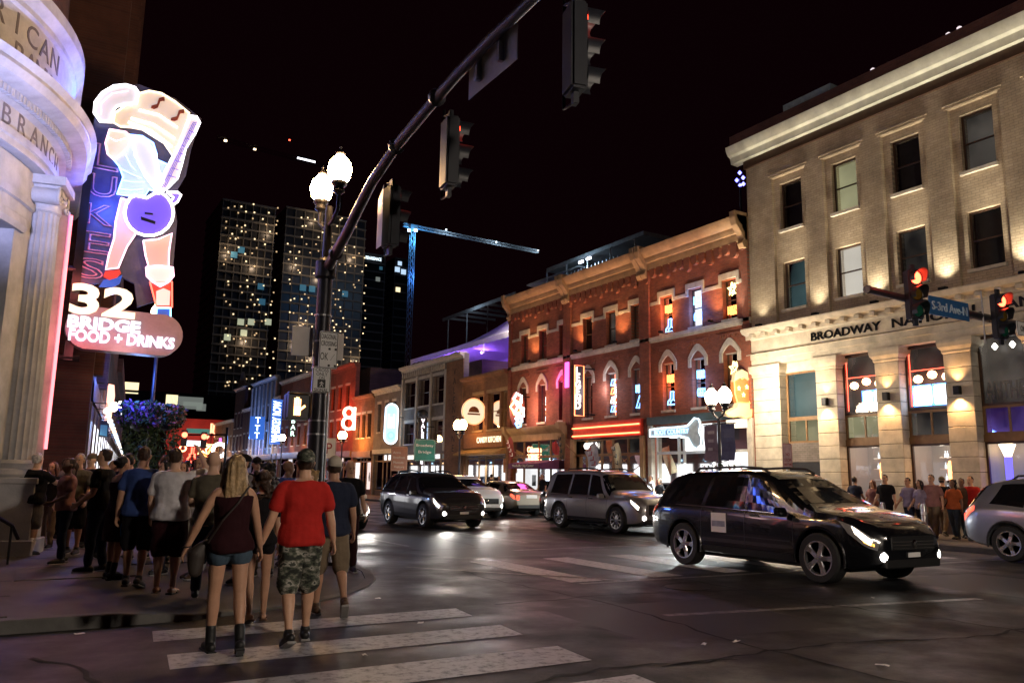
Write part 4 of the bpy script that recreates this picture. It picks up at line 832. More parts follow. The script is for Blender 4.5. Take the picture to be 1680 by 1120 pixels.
# ================================================================ rooftop decks above the brick row
RX = D + 4
def zb(x, y): return on_x(820 + x * .3929, 360 + y * .3929, RX)
DK = wthing('rooftop_deck', 'steel framed rooftop deck with railing above the red brick row', 'roof deck', (RX, 31, 11.6))
p0, p1, p2, p3 = zb(112, 275), zb(330, 205), zb(195, 212), zb(600, 70)
MB().box(RX, RX + 4, p3.y, p2.y, p2.z - .12, p2.z + .12).build('canopy_beam', 'galv', DK)
MB().box(RX, RX + 3.5, p1.y, p0.y, p0.z - .05, p0.z + .05).build('low_roof', 'galv', DK)
y = p2.y; 
while y > p3.y: MB().tube([(RX + .05, y, 11.6), (RX + .05, y, p2.z)], .05, 6).build('post', 'galv', DK); y -= 2.2
y = p2.y - 1
while y > p3.y + 2: MB().box(RX, RX + .04, y - .03, y + .03, 12.6, p2.z - .7).build('slat', 'galv', DK); y -= .35
MB().box(RX - .05, RX, p3.y, p0.y, 12.55, 12.62).build('rail', 'galv', DK)
for q in ((342, 178), (374, 163)): p = zb(*q); MB().box(p.x - .1, p.x, p.y - .2, p.y + .2, p.z - .07, p.z + .07).build('deck_light', emit('deck_white', (.75, .85, 1), 5), DK)
lamp('deck_lamp', (RX - 1.0, zb(360, 170).y, zb(360, 170).z - .3), 60, (.55, .8, 1), DK, 'POINT', .15)
p = on_x(1214, 293, D + 1.5); BL = wthing('rooftop_blue_lights', 'cluster of small blue lamps on the roof beside the bank', 'lamp', (p.x, p.y, 11.6))
MB().tube([(p.x, p.y, 11.6), (p.x, p.y, p.z)], .04, 6).build('pole', 'black_metal', BL)
for k in range(5): MB().lathe([(.02, -.09), (.09, 0), (.02, .09)], (p.x, p.y + (.18 * (k % 3) - .18), p.z - .3 + .28 * (k // 2)), 8).build('lamp_globe', emit('globe_blue', (.15, .15, 1), 5), BL)
# dark pergola between tent and brick row
PG = wthing('roof_pergola', 'dark steel pergola behind the white rooftop tent', 'roof deck', (D + 9, 46, 9.5))
a, b_ = on_x(735, 522, D + 9), on_x(836, 512, D + 9)
for k in range(7): MB().box(D + 9, D + 13, b_.y + (a.y - b_.y) * k / 6 - .06, b_.y + (a.y - b_.y) * k / 6 + .06, a.z - .1, a.z + .1).build('beam', 'galv', PG)
MB().box(D + 8.9, D + 9, b_.y - 1, a.y + 1, a.z - .15, a.z + .15).build('front_beam', 'galv', PG)
for k in range(4): MB().tube([(D + 9.05, b_.y + (a.y - b_.y) * k / 3, 9.4), (D + 9.05, b_.y + (a.y - b_.y) * k / 3, a.z)], .06, 6).build('post', 'galv', PG)
lamp('pergola_lamp', (D + 8, (a.y + b_.y) / 2, a.z - .6), 60, (.6, .8, 1), PG, 'POINT', .2)
# ================================================================ left corner: rounded limestone bank front
LC = Vector((-5.5, 18, 0))
LB = wthing('rounded_stone_building', 'rounded grey limestone corner building with fluted column and carved bank lettering', 'building', (-5.5, 18, 0))
def arc_path(r, a0=-90, a1=0, n=24, tail=22.4):
    pts = [(LC.x + r * math.cos(math.radians(a0 + (a1 - a0) * k / n)), LC.y + r * math.sin(math.radians(a0 + (a1 - a0) * k / n))) for k in range(n + 1)]
    if tail and a1 == 0: pts.append((LC.x + r, tail))
    return pts
def arc_sweep(mb, prof, a0=-90, a1=0, n=28, tail=22.4):
    rows = [arc_path(r, a0, a1, n, tail) for r, z in prof]
    mb.rings([[(rows[j][i][0], rows[j][i][1], prof[j][1]) for j in range(len(prof))] for i in range(len(rows[0]))]); return mb
S = 'limestone_grey'
arc_sweep(MB(), [(4.9, 6.92), (5.5, 6.92), (5.5, 7.04), (5.54, 7.06), (5.54, 7.18), (5.48, 7.2), (5.48, 7.56), (5.6, 7.6), (4.9, 7.6)]).build('architrave', S, LB, smooth=30)
arc_sweep(MB(), [(4.9, 7.74), (5.72, 7.74), (5.95, 7.8), (6.02, 7.92), (6.0, 8.0), (6.1, 8.1), (5.6, 8.16), (4.9, 8.16)]).build('cornice', S, LB, smooth=30)
arc_sweep(MB(), [(4.9, 8.165), (5.6, 8.165), (5.6, 8.22), (5.56, 8.24), (5.56, 9.2), (5.62, 9.24), (5.62, 9.34), (5.74, 9.5), (5.74, 9.72), (4.9, 9.74)]).build('attic', S, LB, smooth=30)
arc_sweep(MB(), [(4.7, 9.745), (5.3, 9.745), (5.3, 13), (4.7, 13)], tail=22.3).build('upper_wall', 'dark_brick', LB, smooth=30)
b = MB()
for k in range(64):
    a = math.radians(-62 + k * 1.0); ca, sa = math.cos(a), math.sin(a); r = 5.62
    MB().obox((LC.x + r * ca, LC.y + r * sa, 7.67), (.07 * ca, .07 * sa, 0), (-.032 * sa, .032 * ca, 0), (0, 0, .065)).build('dentil', S, LB)
def arc_text(s, angs, r, z, h):
    for ch, a in zip(s, angs):
        if ch == ' ': continue
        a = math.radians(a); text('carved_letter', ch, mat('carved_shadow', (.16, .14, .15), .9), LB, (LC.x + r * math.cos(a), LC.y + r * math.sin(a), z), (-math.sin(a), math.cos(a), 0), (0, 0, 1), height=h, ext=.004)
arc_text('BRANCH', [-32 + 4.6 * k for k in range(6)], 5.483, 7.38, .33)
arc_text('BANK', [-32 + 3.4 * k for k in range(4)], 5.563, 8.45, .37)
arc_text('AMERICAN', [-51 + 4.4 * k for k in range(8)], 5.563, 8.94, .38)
# curved wall with opening between the columns
arc_sweep(MB(), [(4.8, 0), (5.3, 0), (5.3, 6.9), (4.8, 6.9)], -22, 0, 8).build('wall', S, LB, smooth=30)
arc_sweep(MB(), [(4.8, 0), (5.3, 0), (5.3, 6.9), (4.8, 6.9)], -90, -52, 8, None).build('wall', S, LB, smooth=30)
arc_sweep(MB(), [(4.8, 5.75), (5.3, 5.75), (5.3, 6.9), (4.8, 6.9)], -52, -22, 8, None).build('wall_head', S, LB, smooth=30)
arc_sweep(MB(), [(4.9, 5.7), (5.36, 5.7), (5.4, 5.8), (5.36, 5.95), (5.3, 5.97), (4.9, 5.97)], -54, -19, 10, None).build('door_head', S, LB, smooth=30)
arc_sweep(MB(), [(5.31, 6.2), (5.36, 6.22), (5.36, 6.35), (5.31, 6.37)], -60, -15, 12, None).build('string_course', S, LB, smooth=30)
arc_sweep(MB(), [(4.7, .1), (4.85, .1), (4.85, 5.74), (4.7, 5.74)], -52, -22, 8, None).build('door_glass', 'tower_glass', LB, smooth=30)
for a in (-44, -37, -30): a = math.radians(a); MB().tube([(LC.x + 4.88 * math.cos(a), LC.y + 4.88 * math.sin(a), .1), (LC.x + 4.88 * math.cos(a), LC.y + 4.88 * math.sin(a), 5.7)], .05, 6).build('door_mullion', 'black_metal', LB)
arc_sweep(MB(), [(4.86, 3.9), (4.94, 3.9), (4.94, 4.05), (4.86, 4.05)], -52, -22, 8, None).build('door_transom', 'black_metal', LB)
def fluted_column(ang, r=5.42):
    a = math.radians(ang); cx, cy_ = LC.x + r * math.cos(a), LC.y + r * math.sin(a); n = 20 * 6
    rings = []
    for z, R_ in ((1.75, .315), (2.4, .315), (3.8, .305), (5.2, .288), (6.28, .27)):
        rings.append([(cx + (R_ - .03 * abs(math.sin(k * PI / 6)) ** .7) * math.cos(2 * PI * k / n), cy_ + (R_ - .03 * abs(math.sin(k * PI / 6)) ** .7) * math.sin(2 * PI * k / n), z) for k in range(n)])
    c = MB().rings(rings).build('fluted_column', S, LB, smooth=50)
    def cs(nm, mb_): o = mb_.build(nm, S, None, smooth=35); o.parent = c; o.matrix_parent_inverse = Matrix()
    cs('column_base', MB().lathe([(.4, 1.45), (.42, 1.5), (.4, 1.57), (.35, 1.6), (.35, 1.64), (.37, 1.69), (.34, 1.74), (.31, 1.75)], (cx, cy_, 0), 24))
    cs('necking', MB().lathe([(.27, 6.27), (.3, 6.3), (.29, 6.36), (.29, 6.42), (.36, 6.5), (.36, 6.56)], (cx, cy_, 0), 24))
    t = Vector((-math.sin(a), math.cos(a), 0)); nrm = Vector((math.cos(a), math.sin(a), 0))
    for s in (-1, 1):   # ionic volutes
        ctr = Vector((cx, cy_, 6.56)) + t * (.3 * s); m_ = MB(); sp = []
        for k in range(26):
            th = k * PI / 7 * s; rr = .17 - .0058 * k; sp.append(ctr + nrm * .3 + t * (rr * math.sin(th)) + Vector((0, 0, rr * math.cos(th))))
        m_.tube(sp, .032, 6); m_.tube([ctr - nrm * .26, ctr + nrm * .28], .15, 14); cs('volute', m_)
    cs('abacus', MB().obox((cx, cy_, 6.83), nrm * .4, t * .46, (0, 0, .08)))
    cs('echinus', MB().obox((cx, cy_, 6.7), nrm * .3, t * .36, (0, 0, .06)))
    b_ = MB(); b_.obox((cx, cy_, .78), nrm * .46, t * .46, (0, 0, .66)); b_.obox((cx, cy_, .2), nrm * .52, t * .52, (0, 0, .19)); b_.obox((cx, cy_, 1.39), nrm * .5, t * .5, (0, 0, .055)); b_.build('pedestal', S, LB, bevel=.015)
for a in (-11.5, -62): fluted_column(a)
# pilaster on the street side, washed red by the sign
MB().box(-.35, .28, 18.9, 19.5, .1, 7.0).build('pilaster', S, LB, bevel=.03); MB().box(-.35, .16, 19.7, 22.3, .1, 6.9).build('side_wall', S, LB)
b = MB(); rr = []
for k in range(14): z = 4.3 + k * .2; rr.append([(-.05 + .12 * math.sin(k * 1.9) * .3, 18.3 + .1 * math.cos(k), z), (.2 + .05 * math.sin(k * 2.3), 18.5, z), (.1, 18.8, z), (-.1, 18.7, z)])
# iron stair rail at the left edge
SR = wthing('stair_rail', 'dark iron stair rail in front of the stone column pedestal', 'railing', (-.3, 14.2, KERB))
MB().tube([(-1.2, 13.6, 1.1), (-.55, 14.2, 1.05), (-.1, 15.0, .72), (0.0, 15.3, .5)], .03, 8).build('handrail', 'black_metal', SR, smooth=True)
for q in ((-1.0, 13.78, 1.08), (-.55, 14.2, 1.05), (-.1, 15.0, .72)): MB().tube([(q[0], q[1], KERB), q], .018, 6).build('baluster', 'black_metal', SR)
# ================================================================ projecting neon guitarist sign
YS = 19.5
SG = wthing('neon_guitarist_sign', 'huge neon sign of a guitar player in a cowboy hat above an oval board', 'sign', (1.6, YS, 4.0))
def za(x, y): return (90 + x * .2232, 120 + y * .2232)
def zb2(x, y): return (90 + x * .241, 350 + y * .241)
def panel(name, pts, m_, y=YS, th=.06, outline=None, orr=.02):
    P_ = [on_y(*p, y) for p in pts]; b = MB(); b.prism([(p.x, y - th / 2, p.z) for p in P_], (0, th, 0)); o = b.build(name, m_, SG)
    if outline:
        t = MB(); q = [(p.x, y - th / 2 - .03, p.z) for p in P_]; t.tube(q + q[:1], orr, 6); k = t.build('neon_outline', outline, None); k.parent = o; k.matrix_parent_inverse = Matrix()
    return o
def zz(f, *l): return [f(*p) for p in l]
emit('fig_white', (1, .97, .98), 0.333); emit('fig_gold', (1, .80, .58), 0.328); emit('fig_shirt', (.62, .72, 1), 0.291); emit('fig_skin', (1, .74, .52), 0.53); emit('fig_neck', (1, .82, .80), 0.318)
emit('fig_purple', (.20, .12, .80), 0.36); emit('fig_leg', (1, .56, .42), 0.296); emit('fig_red', (.8, .06, .03), 0.25); emit('fig_blue', (.03, .14, .75), 0.23); emit('fig_bootwhite', (1, .75, .68), 0.63)
NW = emit('fig_neon_white', (1, .95, 1), 3.888); NBl = emit('fig_neon_blue', (.15, .35, 1), 5.400); NP = emit('fig_neon_pink', (1, .55, .75), 2.640); NR = emit('fig_neon_red', (1, .10, .06), 3.60)
backing = zz(za, (290, 380), (300, 200), (430, 80), (620, 90), (880, 190), (1075, 340), (1000, 560), (960, 760), (900, 860), (930, 900), (880, 980)) + zz(zb2, (830, 60), (800, 400), (800, 560), (560, 640), (540, 480), (420, 420), (300, 500)) + zz(za, (320, 1300), (340, 1050), (420, 700), (360, 480))
panel('backing_board', backing, mat('sign_backing', (.05, .045, .08), .5), YS + .14, .1)
panel('hat_brim', zz(za, (330, 365), (285, 300), (292, 220), (345, 150), (430, 100), (520, 90), (590, 112), (615, 150), (600, 230), (520, 235), (450, 255), (420, 300), (425, 370)), 'fig_white', YS - .06, .06, NW)
panel('hat_crown', zz(za, (605, 160), (690, 138), (780, 155), (880, 215), (985, 300), (960, 420), (900, 540), (860, 610), (800, 520), (720, 470), (640, 420), (560, 405), (480, 400), (428, 370), (440, 300), (520, 245), (600, 235)), 'fig_gold', YS, .06, emit('fig_neon_gold', (1, .8, .5), 2.640))
panel('head', zz(za, (400, 420), (520, 440), (565, 480), (530, 560), (470, 620), (430, 640), (385, 600), (370, 520)), 'fig_skin', YS - .05, .06, NP)
panel('shirt', zz(za, (540, 460), (640, 470), (720, 520), (745, 600), (740, 640), (830, 680), (860, 720), (830, 800), (750, 880), (690, 860), (660, 905), (560, 908), (455, 895), (500, 770), (470, 690), (430, 645), (530, 565)), 'fig_shirt', YS, .06, NBl)
panel('sleeve', zz(za, (560, 470), (650, 480), (740, 600), (760, 720), (800, 800), (740, 870), (660, 760), (590, 620)), emit('fig_sleeve', (.85, .9, 1), 0.315), YS - .09, .05, NW, .022)
panel('guitar_neck', zz(za, (990, 320), (1040, 325), (1065, 370), (1030, 450), (960, 560), (930, 680), (900, 780), (830, 850), (760, 900), (800, 740), (850, 640), (905, 545), (945, 430)), 'fig_neck', YS - .13, .05, NW)
gb = [(244 + 40 * math.cos(a), 350 + 38 * math.sin(a)) for a in [k * PI / 9 for k in range(18)]]; gb[13] = (240, 326); gb[12] = (222, 322); gb[14] = (254, 318)
panel('guitar_body', gb, 'fig_purple', YS - .16, .06, NW, .03)
panel('pickup', zz(zb2, (585, 22), (685, 55), (682, 74), (588, 44)), 'black_metal', YS - .21, .02); panel('bridge', zz(za, (660, 1022), (720, 1030), (720, 1042), (660, 1036)), 'black_metal', YS - .21, .02)
panel('guitar_strap', zz(za, (820, 880), (900, 880), (925, 900), (900, 950), (850, 985), (835, 965), (870, 920)), 'fig_purple', YS - .05, .05, NW, .025)
panel('leg', zz(zb2, (450, -100), (555, -60), (545, 150), (490, 230), (430, 375), (345, 385), (365, 290), (400, 180), (412, 60)), 'fig_leg', YS - .02, .06, NP)
panel('leg', zz(zb2, (600, 190), (700, 180), (795, 140), (775, 260), (772, 370), (640, 380), (615, 290)), 'fig_leg', YS - .02, .06, NP)
panel('boot_cuff', zz(zb2, (330, 430), (342, 395), (440, 385), (450, 410), (420, 440), (370, 455)), 'fig_red', YS - .06, .06); panel('boot', zz(zb2, (300, 500), (330, 455), (430, 435), (460, 420), (440, 480), (390, 505)), 'fig_blue', YS - .05, .06)
panel('boot', zz(zb2, (645, 470), (795, 470), (795, 640), (690, 640)), 'fig_red', YS - .06, .06, NR); panel('boot_cuff', zz(zb2, (620, 370), (700, 360), (802, 372), (805, 430), (770, 470), (715, 500), (660, 465), (625, 430)), 'fig_bootwhite', YS - .11, .05, NP, .025)
panel('boot_emblem', zz(zb2, (690, 530), (740, 510), (785, 530), (780, 625), (690, 625)), 'fig_bootwhite', YS - .11, .04)
panel('boot_foot', zz(zb2, (690, 645), (785, 648), (785, 735), (818, 765), (810, 800), (715, 812), (685, 740)), 'fig_blue', YS - .1, .06, emit('fig_neon_sky', (.3, .7, 1), 3.60), .02)
for cx_ in ((735, 245), (880, 335)):  # music notes on the hat
    x_, y_ = cx_; panel('music_note', zz(za, (x_ - 25, y_ - 5), (x_ + 15, y_ - 15), (x_ + 30, y_ - 60), (x_ + 70, y_ - 70), (x_ + 72, y_ - 40), (x_ + 42, y_ - 38), (x_ + 22, y_ + 10), (x_ - 5, y_ + 20), (x_ - 28, y_ + 12)), mat('note_brown', (.25, .05, .02), .5), YS - .08, .03)
for q in (((620, 270), (900, 400)), ((560, 330), (880, 480)), ((540, 360), (860, 540))):
    a, c = [on_y(*za(*p), YS - .06) for p in q]; MB().tube([a, a.lerp(c, .5) + Vector((0, 0, .1)), c], .018, 6).build('hat_neon', NW, SG)
for q in (((590, 620), (640, 700), (700, 800)), ((480, 700), (560, 740), (640, 770)), ((500, 790), (580, 800), (660, 800)), ((520, 600), (560, 680), (600, 720)), ((470, 850), (560, 860), (650, 850)), ((390, 470), (450, 500), (520, 480)), ((340, 300), (340, 220), (420, 150), (540, 130))):
    P_ = [on_y(*za(*p_), YS - .16) for p_ in q]; MB().tube(P_, .013, 6).build('fold_neon', NBl if q[0][1] > 550 else NP, SG)
for o_ in (-12, 0, 12):
    a, c = on_y(*za(1030 + o_, 360), YS - .19), on_y(*za(800 + o_, 840), YS - .19); MB().tube([a, c], .009, 5).build('guitar_string', 'fig_purple', SG)
for k in range(7): a, c = on_y(*za(985 - 26 * k, 420 + 55 * k), YS - .19), on_y(*za(1028 - 22 * k, 440 + 55 * k), YS - .19); MB().tube([a, c], .009, 5).build('fret', 'fig_purple', SG)
# letters down the side
panel('letter_board', [(156, 186), (196, 182), (197, 330), (192, 400), (186, 462), (124, 470), (128, 420), (137, 320)], mat('board_dark_blue', (.025, .03, .10), .45), YS + .05, .1)
for ch, (cx_, cy2), hh in (('L', (173, 258), 50), ('U', (168, 305), 44), ('K', (163, 352), 40), ('E', (158, 398), 42), ('S', (148, 440), 40)):
    p = on_y(cx_, cy2, YS - .03); q = on_y(cx_, cy2 - hh, YS - .03)
    text('tube_letter', ch, mat('tube_glass', (.35, .2, .32), .25, bump=0), SG, tuple(p), (1, 0, 0), (0, 0, 1), height=(q.z - p.z) * .85, width=.58, tube=.02)
# oval board with lettering
a, c = on_y(106, 540, YS), on_y(298, 550, YS); zc_ = on_y(200, 545, YS).z; hw, hh = (c.x - a.x) / 2, .47; mx_ = (a.x + c.x) / 2
ovp = [(mx_ + (hw - hh) * (1 if math.cos(t) >= 0 else -1) + hh * math.cos(t), YS - .2, zc_ + hh * math.sin(t)) for t in [2 * PI * k / 28 + .01 for k in range(28)]]
MB().prism(ovp, (0, .4, 0)).build('oval_board', mat('oval_paint', (.30, .20, .26), .35, var=.15), SG, smooth=40)
p = on_y(170, 494, YS - .25); text('neon_number', '32', emit('fig_neon_cream', (1, .78, .5), 1.34), SG, tuple(p), (1, 0, 0), (0, 0, 1), width=1.28, height=.66, ext=.05, bold=.03)
p = on_y(172, 532, YS - .23); text('neon_lettering', 'BRIDGE', emit('fig_neon_ice', (.8, .9, 1), 1.50), SG, tuple(p), (1, 0, 0), (0, 0, 1), width=1.42, height=.27, ext=.03, bold=.04)
p = on_y(202, 556, YS - .23); text('neon_lettering', 'FOOD + DRINKS', emit('fig_neon_lilac', (1, .85, 1), 1.50), SG, tuple(p), (1, 0, 0), (0, 0, 1), width=2.1, height=.26, ext=.03, bold=.03)
for z_, x1 in ((5.9, .5), (3.95, .75)):   # brackets to the wall
    MB().tube([(-.2, YS, z_), (x1, YS, z_)], .07, 8).build('bracket', 'black_metal', SG)
    MB().box(.17, .23, YS - .12, YS + .12, z_ - .3, z_ + .3).build('bracket_plate', 'black_metal', SG)
MB().box(.45, .62, YS - .06, YS + .06, 3.9, 9.0).build('sign_mast', 'black_metal', SG)
lamp('sign_glow', (1.3, YS - 1.0, 8.6), 420, (.07, .16, 1), SG, 'SPOT', .3, (-.3, 17.3, 8.3), 100, .8); lamp('sign_glow', (1.0, YS - .5, 7.4), 30, (.07, .16, 1), SG, 'POINT', .3); lamp('sign_glow', (.55, YS - .55, 5.6), 14, (1, .18, .16), SG, 'POINT', .3); lamp('sign_glow', (1.6, YS - .8, 4.2), 7, (1, .6, .55), SG, 'POINT', .3)
# red neon line on the pilaster edge
MB().tube([(.30, 18.86, 2.0), (.30, 18.86, 6.9)], .03, 6).build('pilaster_neon', emit('neon_rose', (1, .16, .18), 3), LB)
lamp('pilaster_glow', (.75, 18.3, 4.2), 13, (1, .14, .16), LB, 'POINT', .2)
# floodlight on a ledge post that washes the lettering
FL = wthing('facade_floodlight', 'pole floodlight outside the left edge washing the carved lettering', 'lamp', (-1.3, 10.5, KERB))
MB().tube([(-1.3, 10.5, KERB), (-1.3, 10.5, 4.6)], .05, 8).build('pole', 'black_metal', FL); MB().box(-1.45, -1.15, 10.45, 10.7, 4.6, 4.85).build('lamp_head', 'black_metal', FL)
lamp('floodlight_lamp', (-1.3, 10.8, 4.9), 850, (.52, .54, 1), FL, 'SPOT', .1, (-.7, 15.4, 8.0), 75, .9)
# ================================================================ left side beyond the corner building
def left_front(lab, y0, y1, h, m_, shop, group='left street fronts'):
    T = wthing('street_front', lab, 'building', (1, (y0 + y1) / 2, 0), group)
    X = lambda y: 1.2 + .1 * (y - 22.5)
    def face(mb, ya, yb, za, zb_, o=0.): mb.quad((X(ya) + o, ya, za), (X(yb) + o, yb, za), (X(yb) + o, yb, zb_), (X(ya) + o, ya, zb_)); return mb
    b = MB(); b.prism([(X(y0), y0, 0), (X(y1), y1, 0), (-12, y1, 0), (-12, y0, 0)], (0, 0, h)); b.build('wall', m_, T)
    b = MB(); b.prism([(X(y0) + .25, y0, h - .5), (X(y1) + .25, y1, h - .5), (-1, y1, h - .5), (-1, y0, h - .5)], (0, 0, .7)); b.build('cornice', m_, T)
    n = max(1, int((y1 - y0) / 2.2))
    for k in range(n):
        ya, yb = y0 + (k + .15) * (y1 - y0) / n, y0 + (k + .85) * (y1 - y0) / n
        face(MB(), ya, yb, .5, 2.9, .02).build('shop_window', shop[k % len(shop)], T)
        z = 4.6
        while z + 1.8 < h - .6: face(MB(), ya + .3, yb - .3, z, z + 1.8, .02).build('window', 'room_dark', T); z += 3.1
        MB().box(X(y0) - .4, X(ya) + .03, ya - .12, ya, .1, 3.3).build('shop_post', 'dark_wood', T)
    for k in range(n):   # row of round lamps along the shop heads
        ya = y0 + (k + .5) * (y1 - y0) / n; MB().lathe([(.02, -.08), (.07, -.04), (.08, .03), (.02, .09)], (X(ya) + .35, ya, 3.15), 8).build('shop_lamp_globe', random.choice([emit('lg_ice', (.45, .75, 1), 2.5), emit('lg_warm', (1, .6, .3), 2.5), emit('lg_white', (1, .95, .9), 2.5)]), T, smooth='all')
        MB().tube([(X(ya) - .05, ya, 3.35), (X(ya) + .35, ya, 3.35), (X(ya) + .35, ya, 3.27)], .015, 5).build('lamp_bracket', 'black_metal', T)
    face(MB(), y0 + .2, y1 - .2, 3.35, 3.9, .05).build('fascia', 'dark_paint', T)
    return T
T = left_front('tall dark brick building rising behind the neon guitarist', 22.6, 27.2, 30, 'dark_brick', ['room_dim', 'room_blue'])
for y in (22.9, 24.8, 26.6): MB().box(1.2 + .1 * (y - 22.5) - .2, 1.2 + .1 * (y - 22.5) + .22, y, y + .5, 4, 29).build('brick_pilaster', 'dark_brick', T)
T = left_front('brown brick front with blue lit shop windows left of the flower baskets', 27.22, 46, 8.2, 'dark_brick', ['room_blue', 'room_bright', 'room_bright', 'room_blue'])
lamp('front_glow', (3.4, 34, 3.2), 70, (.3, .5, 1), T, 'POINT', .2); lamp('front_glow', (4.2, 42, 3.2), 40, (.9, .8, 1), T, 'POINT', .2)
T = left_front('dark low front further down the left side', 46.02, 90, 7.2, 'dark_brick', ['room_warm', 'room_bright', 'room_blue']); lamp('front_glow', (6.5, 62, 3.2), 60, (.5, .7, 1), T, 'POINT', .2)
def lsign(lab, Y, items, group='signs along the left side'):
    c = items[0][1][0]; p0 = on_y(*c, Y); T = wthing('projecting_sign', lab, 'sign', (p0.x, Y, p0.z), group)
    for nm, pts, m_, th in items:
        P_ = [on_y(*p, Y) for p in pts]; MB().prism([(p.x, Y - th / 2, p.z) for p in P_], (0, th, 0)).build(nm, m_, T)
    xs = min(on_y(*p, Y).x for _, pts, _, _ in items for p in pts); zt = on_y(*items[0][1][0], Y).z
    MB().tube([(1.2 + .1 * (Y - 22.5), Y, zt), (max(xs, 1.3 + .1 * (Y - 22.5)) + .1, Y, zt)], .05, 6).build('bracket', 'black_metal', T)
emit('neon_bulb_cream', (1, .85, .6), 6); emit('sign_yellow', (.9, .5, .1), .55); emit('sign_pink', (1, .45, .42), .8); emit('mic_pink', (1, .38, .28), 2.2)
lsign('lit sign with bulb strip and yellow board under the oval board', 27.8, [('bulb_strip', [(115, 570), (124, 572), (113, 630), (106, 628)], 'neon_bulb_cream', .15), ('yellow_board', [(155, 583), (164, 583), (163, 612), (154, 612)], 'sign_yellow', .2), ('pink_board', [(139, 607), (154, 607), (153, 630), (139, 630)], 'sign_pink', .15), ('bar', [(116, 606), (140, 608), (140, 610), (116, 608)], 'neon_bulb_cream', .08), ('bar', [(114, 617), (138, 624), (138, 627), (114, 620)], 'neon_bulb_cream', .08)])
lsign('tall coral microphone-shaped sign left of the flower baskets', 32.0, [('body', [(178, 630), (187, 632), (188, 650), (181, 690), (172, 690)], 'mic_pink', .3), ('ball', [(187 + 7 * math.cos(k * PI / 5), 667 + 8 * math.sin(k * PI / 5)) for k in range(10)], emit('mic_ball', (1, .8, .7), 4), .3), ('glitter', [(155, 655), (168, 648), (170, 676), (156, 680)], 'lit_flat', .2)])
lsign('small white vertical neon right of the coral sign', 40.0, [('letters', [(195, 658), (199, 658), (199, 680), (195, 680)], emit('neon_white', (1, .93, .85), 7), .15)])
lsign('angular dark marquee box with orange edge over the left shops', 30.5, [('box', [(140, 692), (178, 690), (176, 718), (130, 712)], 'dark_paint', .6), ('edge', [(147, 694), (153, 693), (153, 712), (147, 712)], 'neon_orange', .7), ('screen', [(161, 697), (175, 698), (174, 716), (160, 713)], 'lit_cyan', .65)])
# ================================================================ street furniture
mat('pole_paint', (.035, .035, .045), .35, .4, var=.25, nscale=9, bump=.06); mat('arm_steel', (.10, .095, .11), .4, .5, var=.25, nscale=6, bump=.06)
mat('signal_black', (.02, .022, .03), .45, .0, var=.2, bump=.05); mat('sign_white_sheet', (.85, .85, .84), .35, var=.06, bump=.02); mat('sign_black_ink', (.01, .01, .01), .5, var=0, bump=0)
mat('plate_grey', (.55, .55, .57), .5, .0, var=.12, nscale=3, bump=.03); mat('alu_back', (.38, .38, .38), .28, .85, var=.2, nscale=3, bump=.03)
GLOBE = emit('lamp_globe_glow', (1, .74, .42), 9)
mat('leaf_green', (.035, .075, .025), .6, var=.5, nscale=15, bump=0); mat('flower_violet', (.22, .10, .42), .6, var=.4, nscale=15, bump=0); mat('flower_pink', (.42, .16, .20), .6, var=.4, nscale=15, bump=0)
def acorn(T, c, s=1., power=60, col=(1, .66, .32), lit=True):
    x, y, z = c
    gm = emit('globe_%d_%d' % (int(power), int(col[2] * 100)), tuple(min(1, c ** .8) for c in col), power * .62 / EMK)
    g_ = MB().lathe([(.13 * s, -.26 * s), (.20 * s, -.16 * s), (.235 * s, .0), (.20 * s, .14 * s), (.12 * s, .24 * s), (.06 * s, .3 * s)], c, 14).build('lamp_globe', gm, T, smooth='all')
    MB().lathe([(.07 * s, .29 * s), (.09 * s, .32 * s), (.05 * s, .38 * s), (.02 * s, .42 * s), (.03 * s, .45 * s), (.004, .48 * s)], c, 12).build('lamp_finial', 'pole_paint', T, smooth=True)
    MB().lathe([(.05 * s, -.5 * s), (.12 * s, -.44 * s), (.10 * s, -.36 * s), (.15 * s, -.3 * s), (.15 * s, -.25 * s)], c, 14).build('lamp_collar', 'pole_paint', T, smooth=True)
def basket(T, c, r, flower, drop=.8, n=260, seed=1):
    rnd = random.Random(seed); lf, fl = MB(), MB()
    for k in range(n):
        u, v = rnd.random() * 2 * PI, rnd.random(); low = rnd.random() < .4
        rr = r * (.55 + .45 * rnd.random()); zz_ = -drop * rnd.random() if low else r * (1.5 * rnd.random() - .6) * math.sqrt(max(.05, 1 - (rr / r) ** 2 * .7))
        q = Vector((c[0] + rr * math.cos(u) * (.75 if low else 1), c[1] + rr * math.sin(u) * (.75 if low else 1), c[2] + zz_))
        a = Vector((rnd.uniform(-1, 1), rnd.uniform(-1, 1), rnd.uniform(-1, 1))).normalized(); b_ = a.orthogonal().normalized(); s = r * rnd.uniform(.09, .17)
        (fl if (not low and rnd.random() < .38) else lf).quad(q - a * s, q - b_ * s * .5, q + a * s, q + b_ * s * .5)
    tag(lf.build('basket_leaves', 'leaf_green', T), kind='stuff'); tag(fl.build('basket_flowers', flower, T), kind='stuff')
    MB().lathe([(.02, -r * .7), (r * .35, -r * .6), (r * .5, -r * .2), (r * .5, -r * .15)], c, 12).build('basket_bowl', 'pole_paint', T, smooth=True)
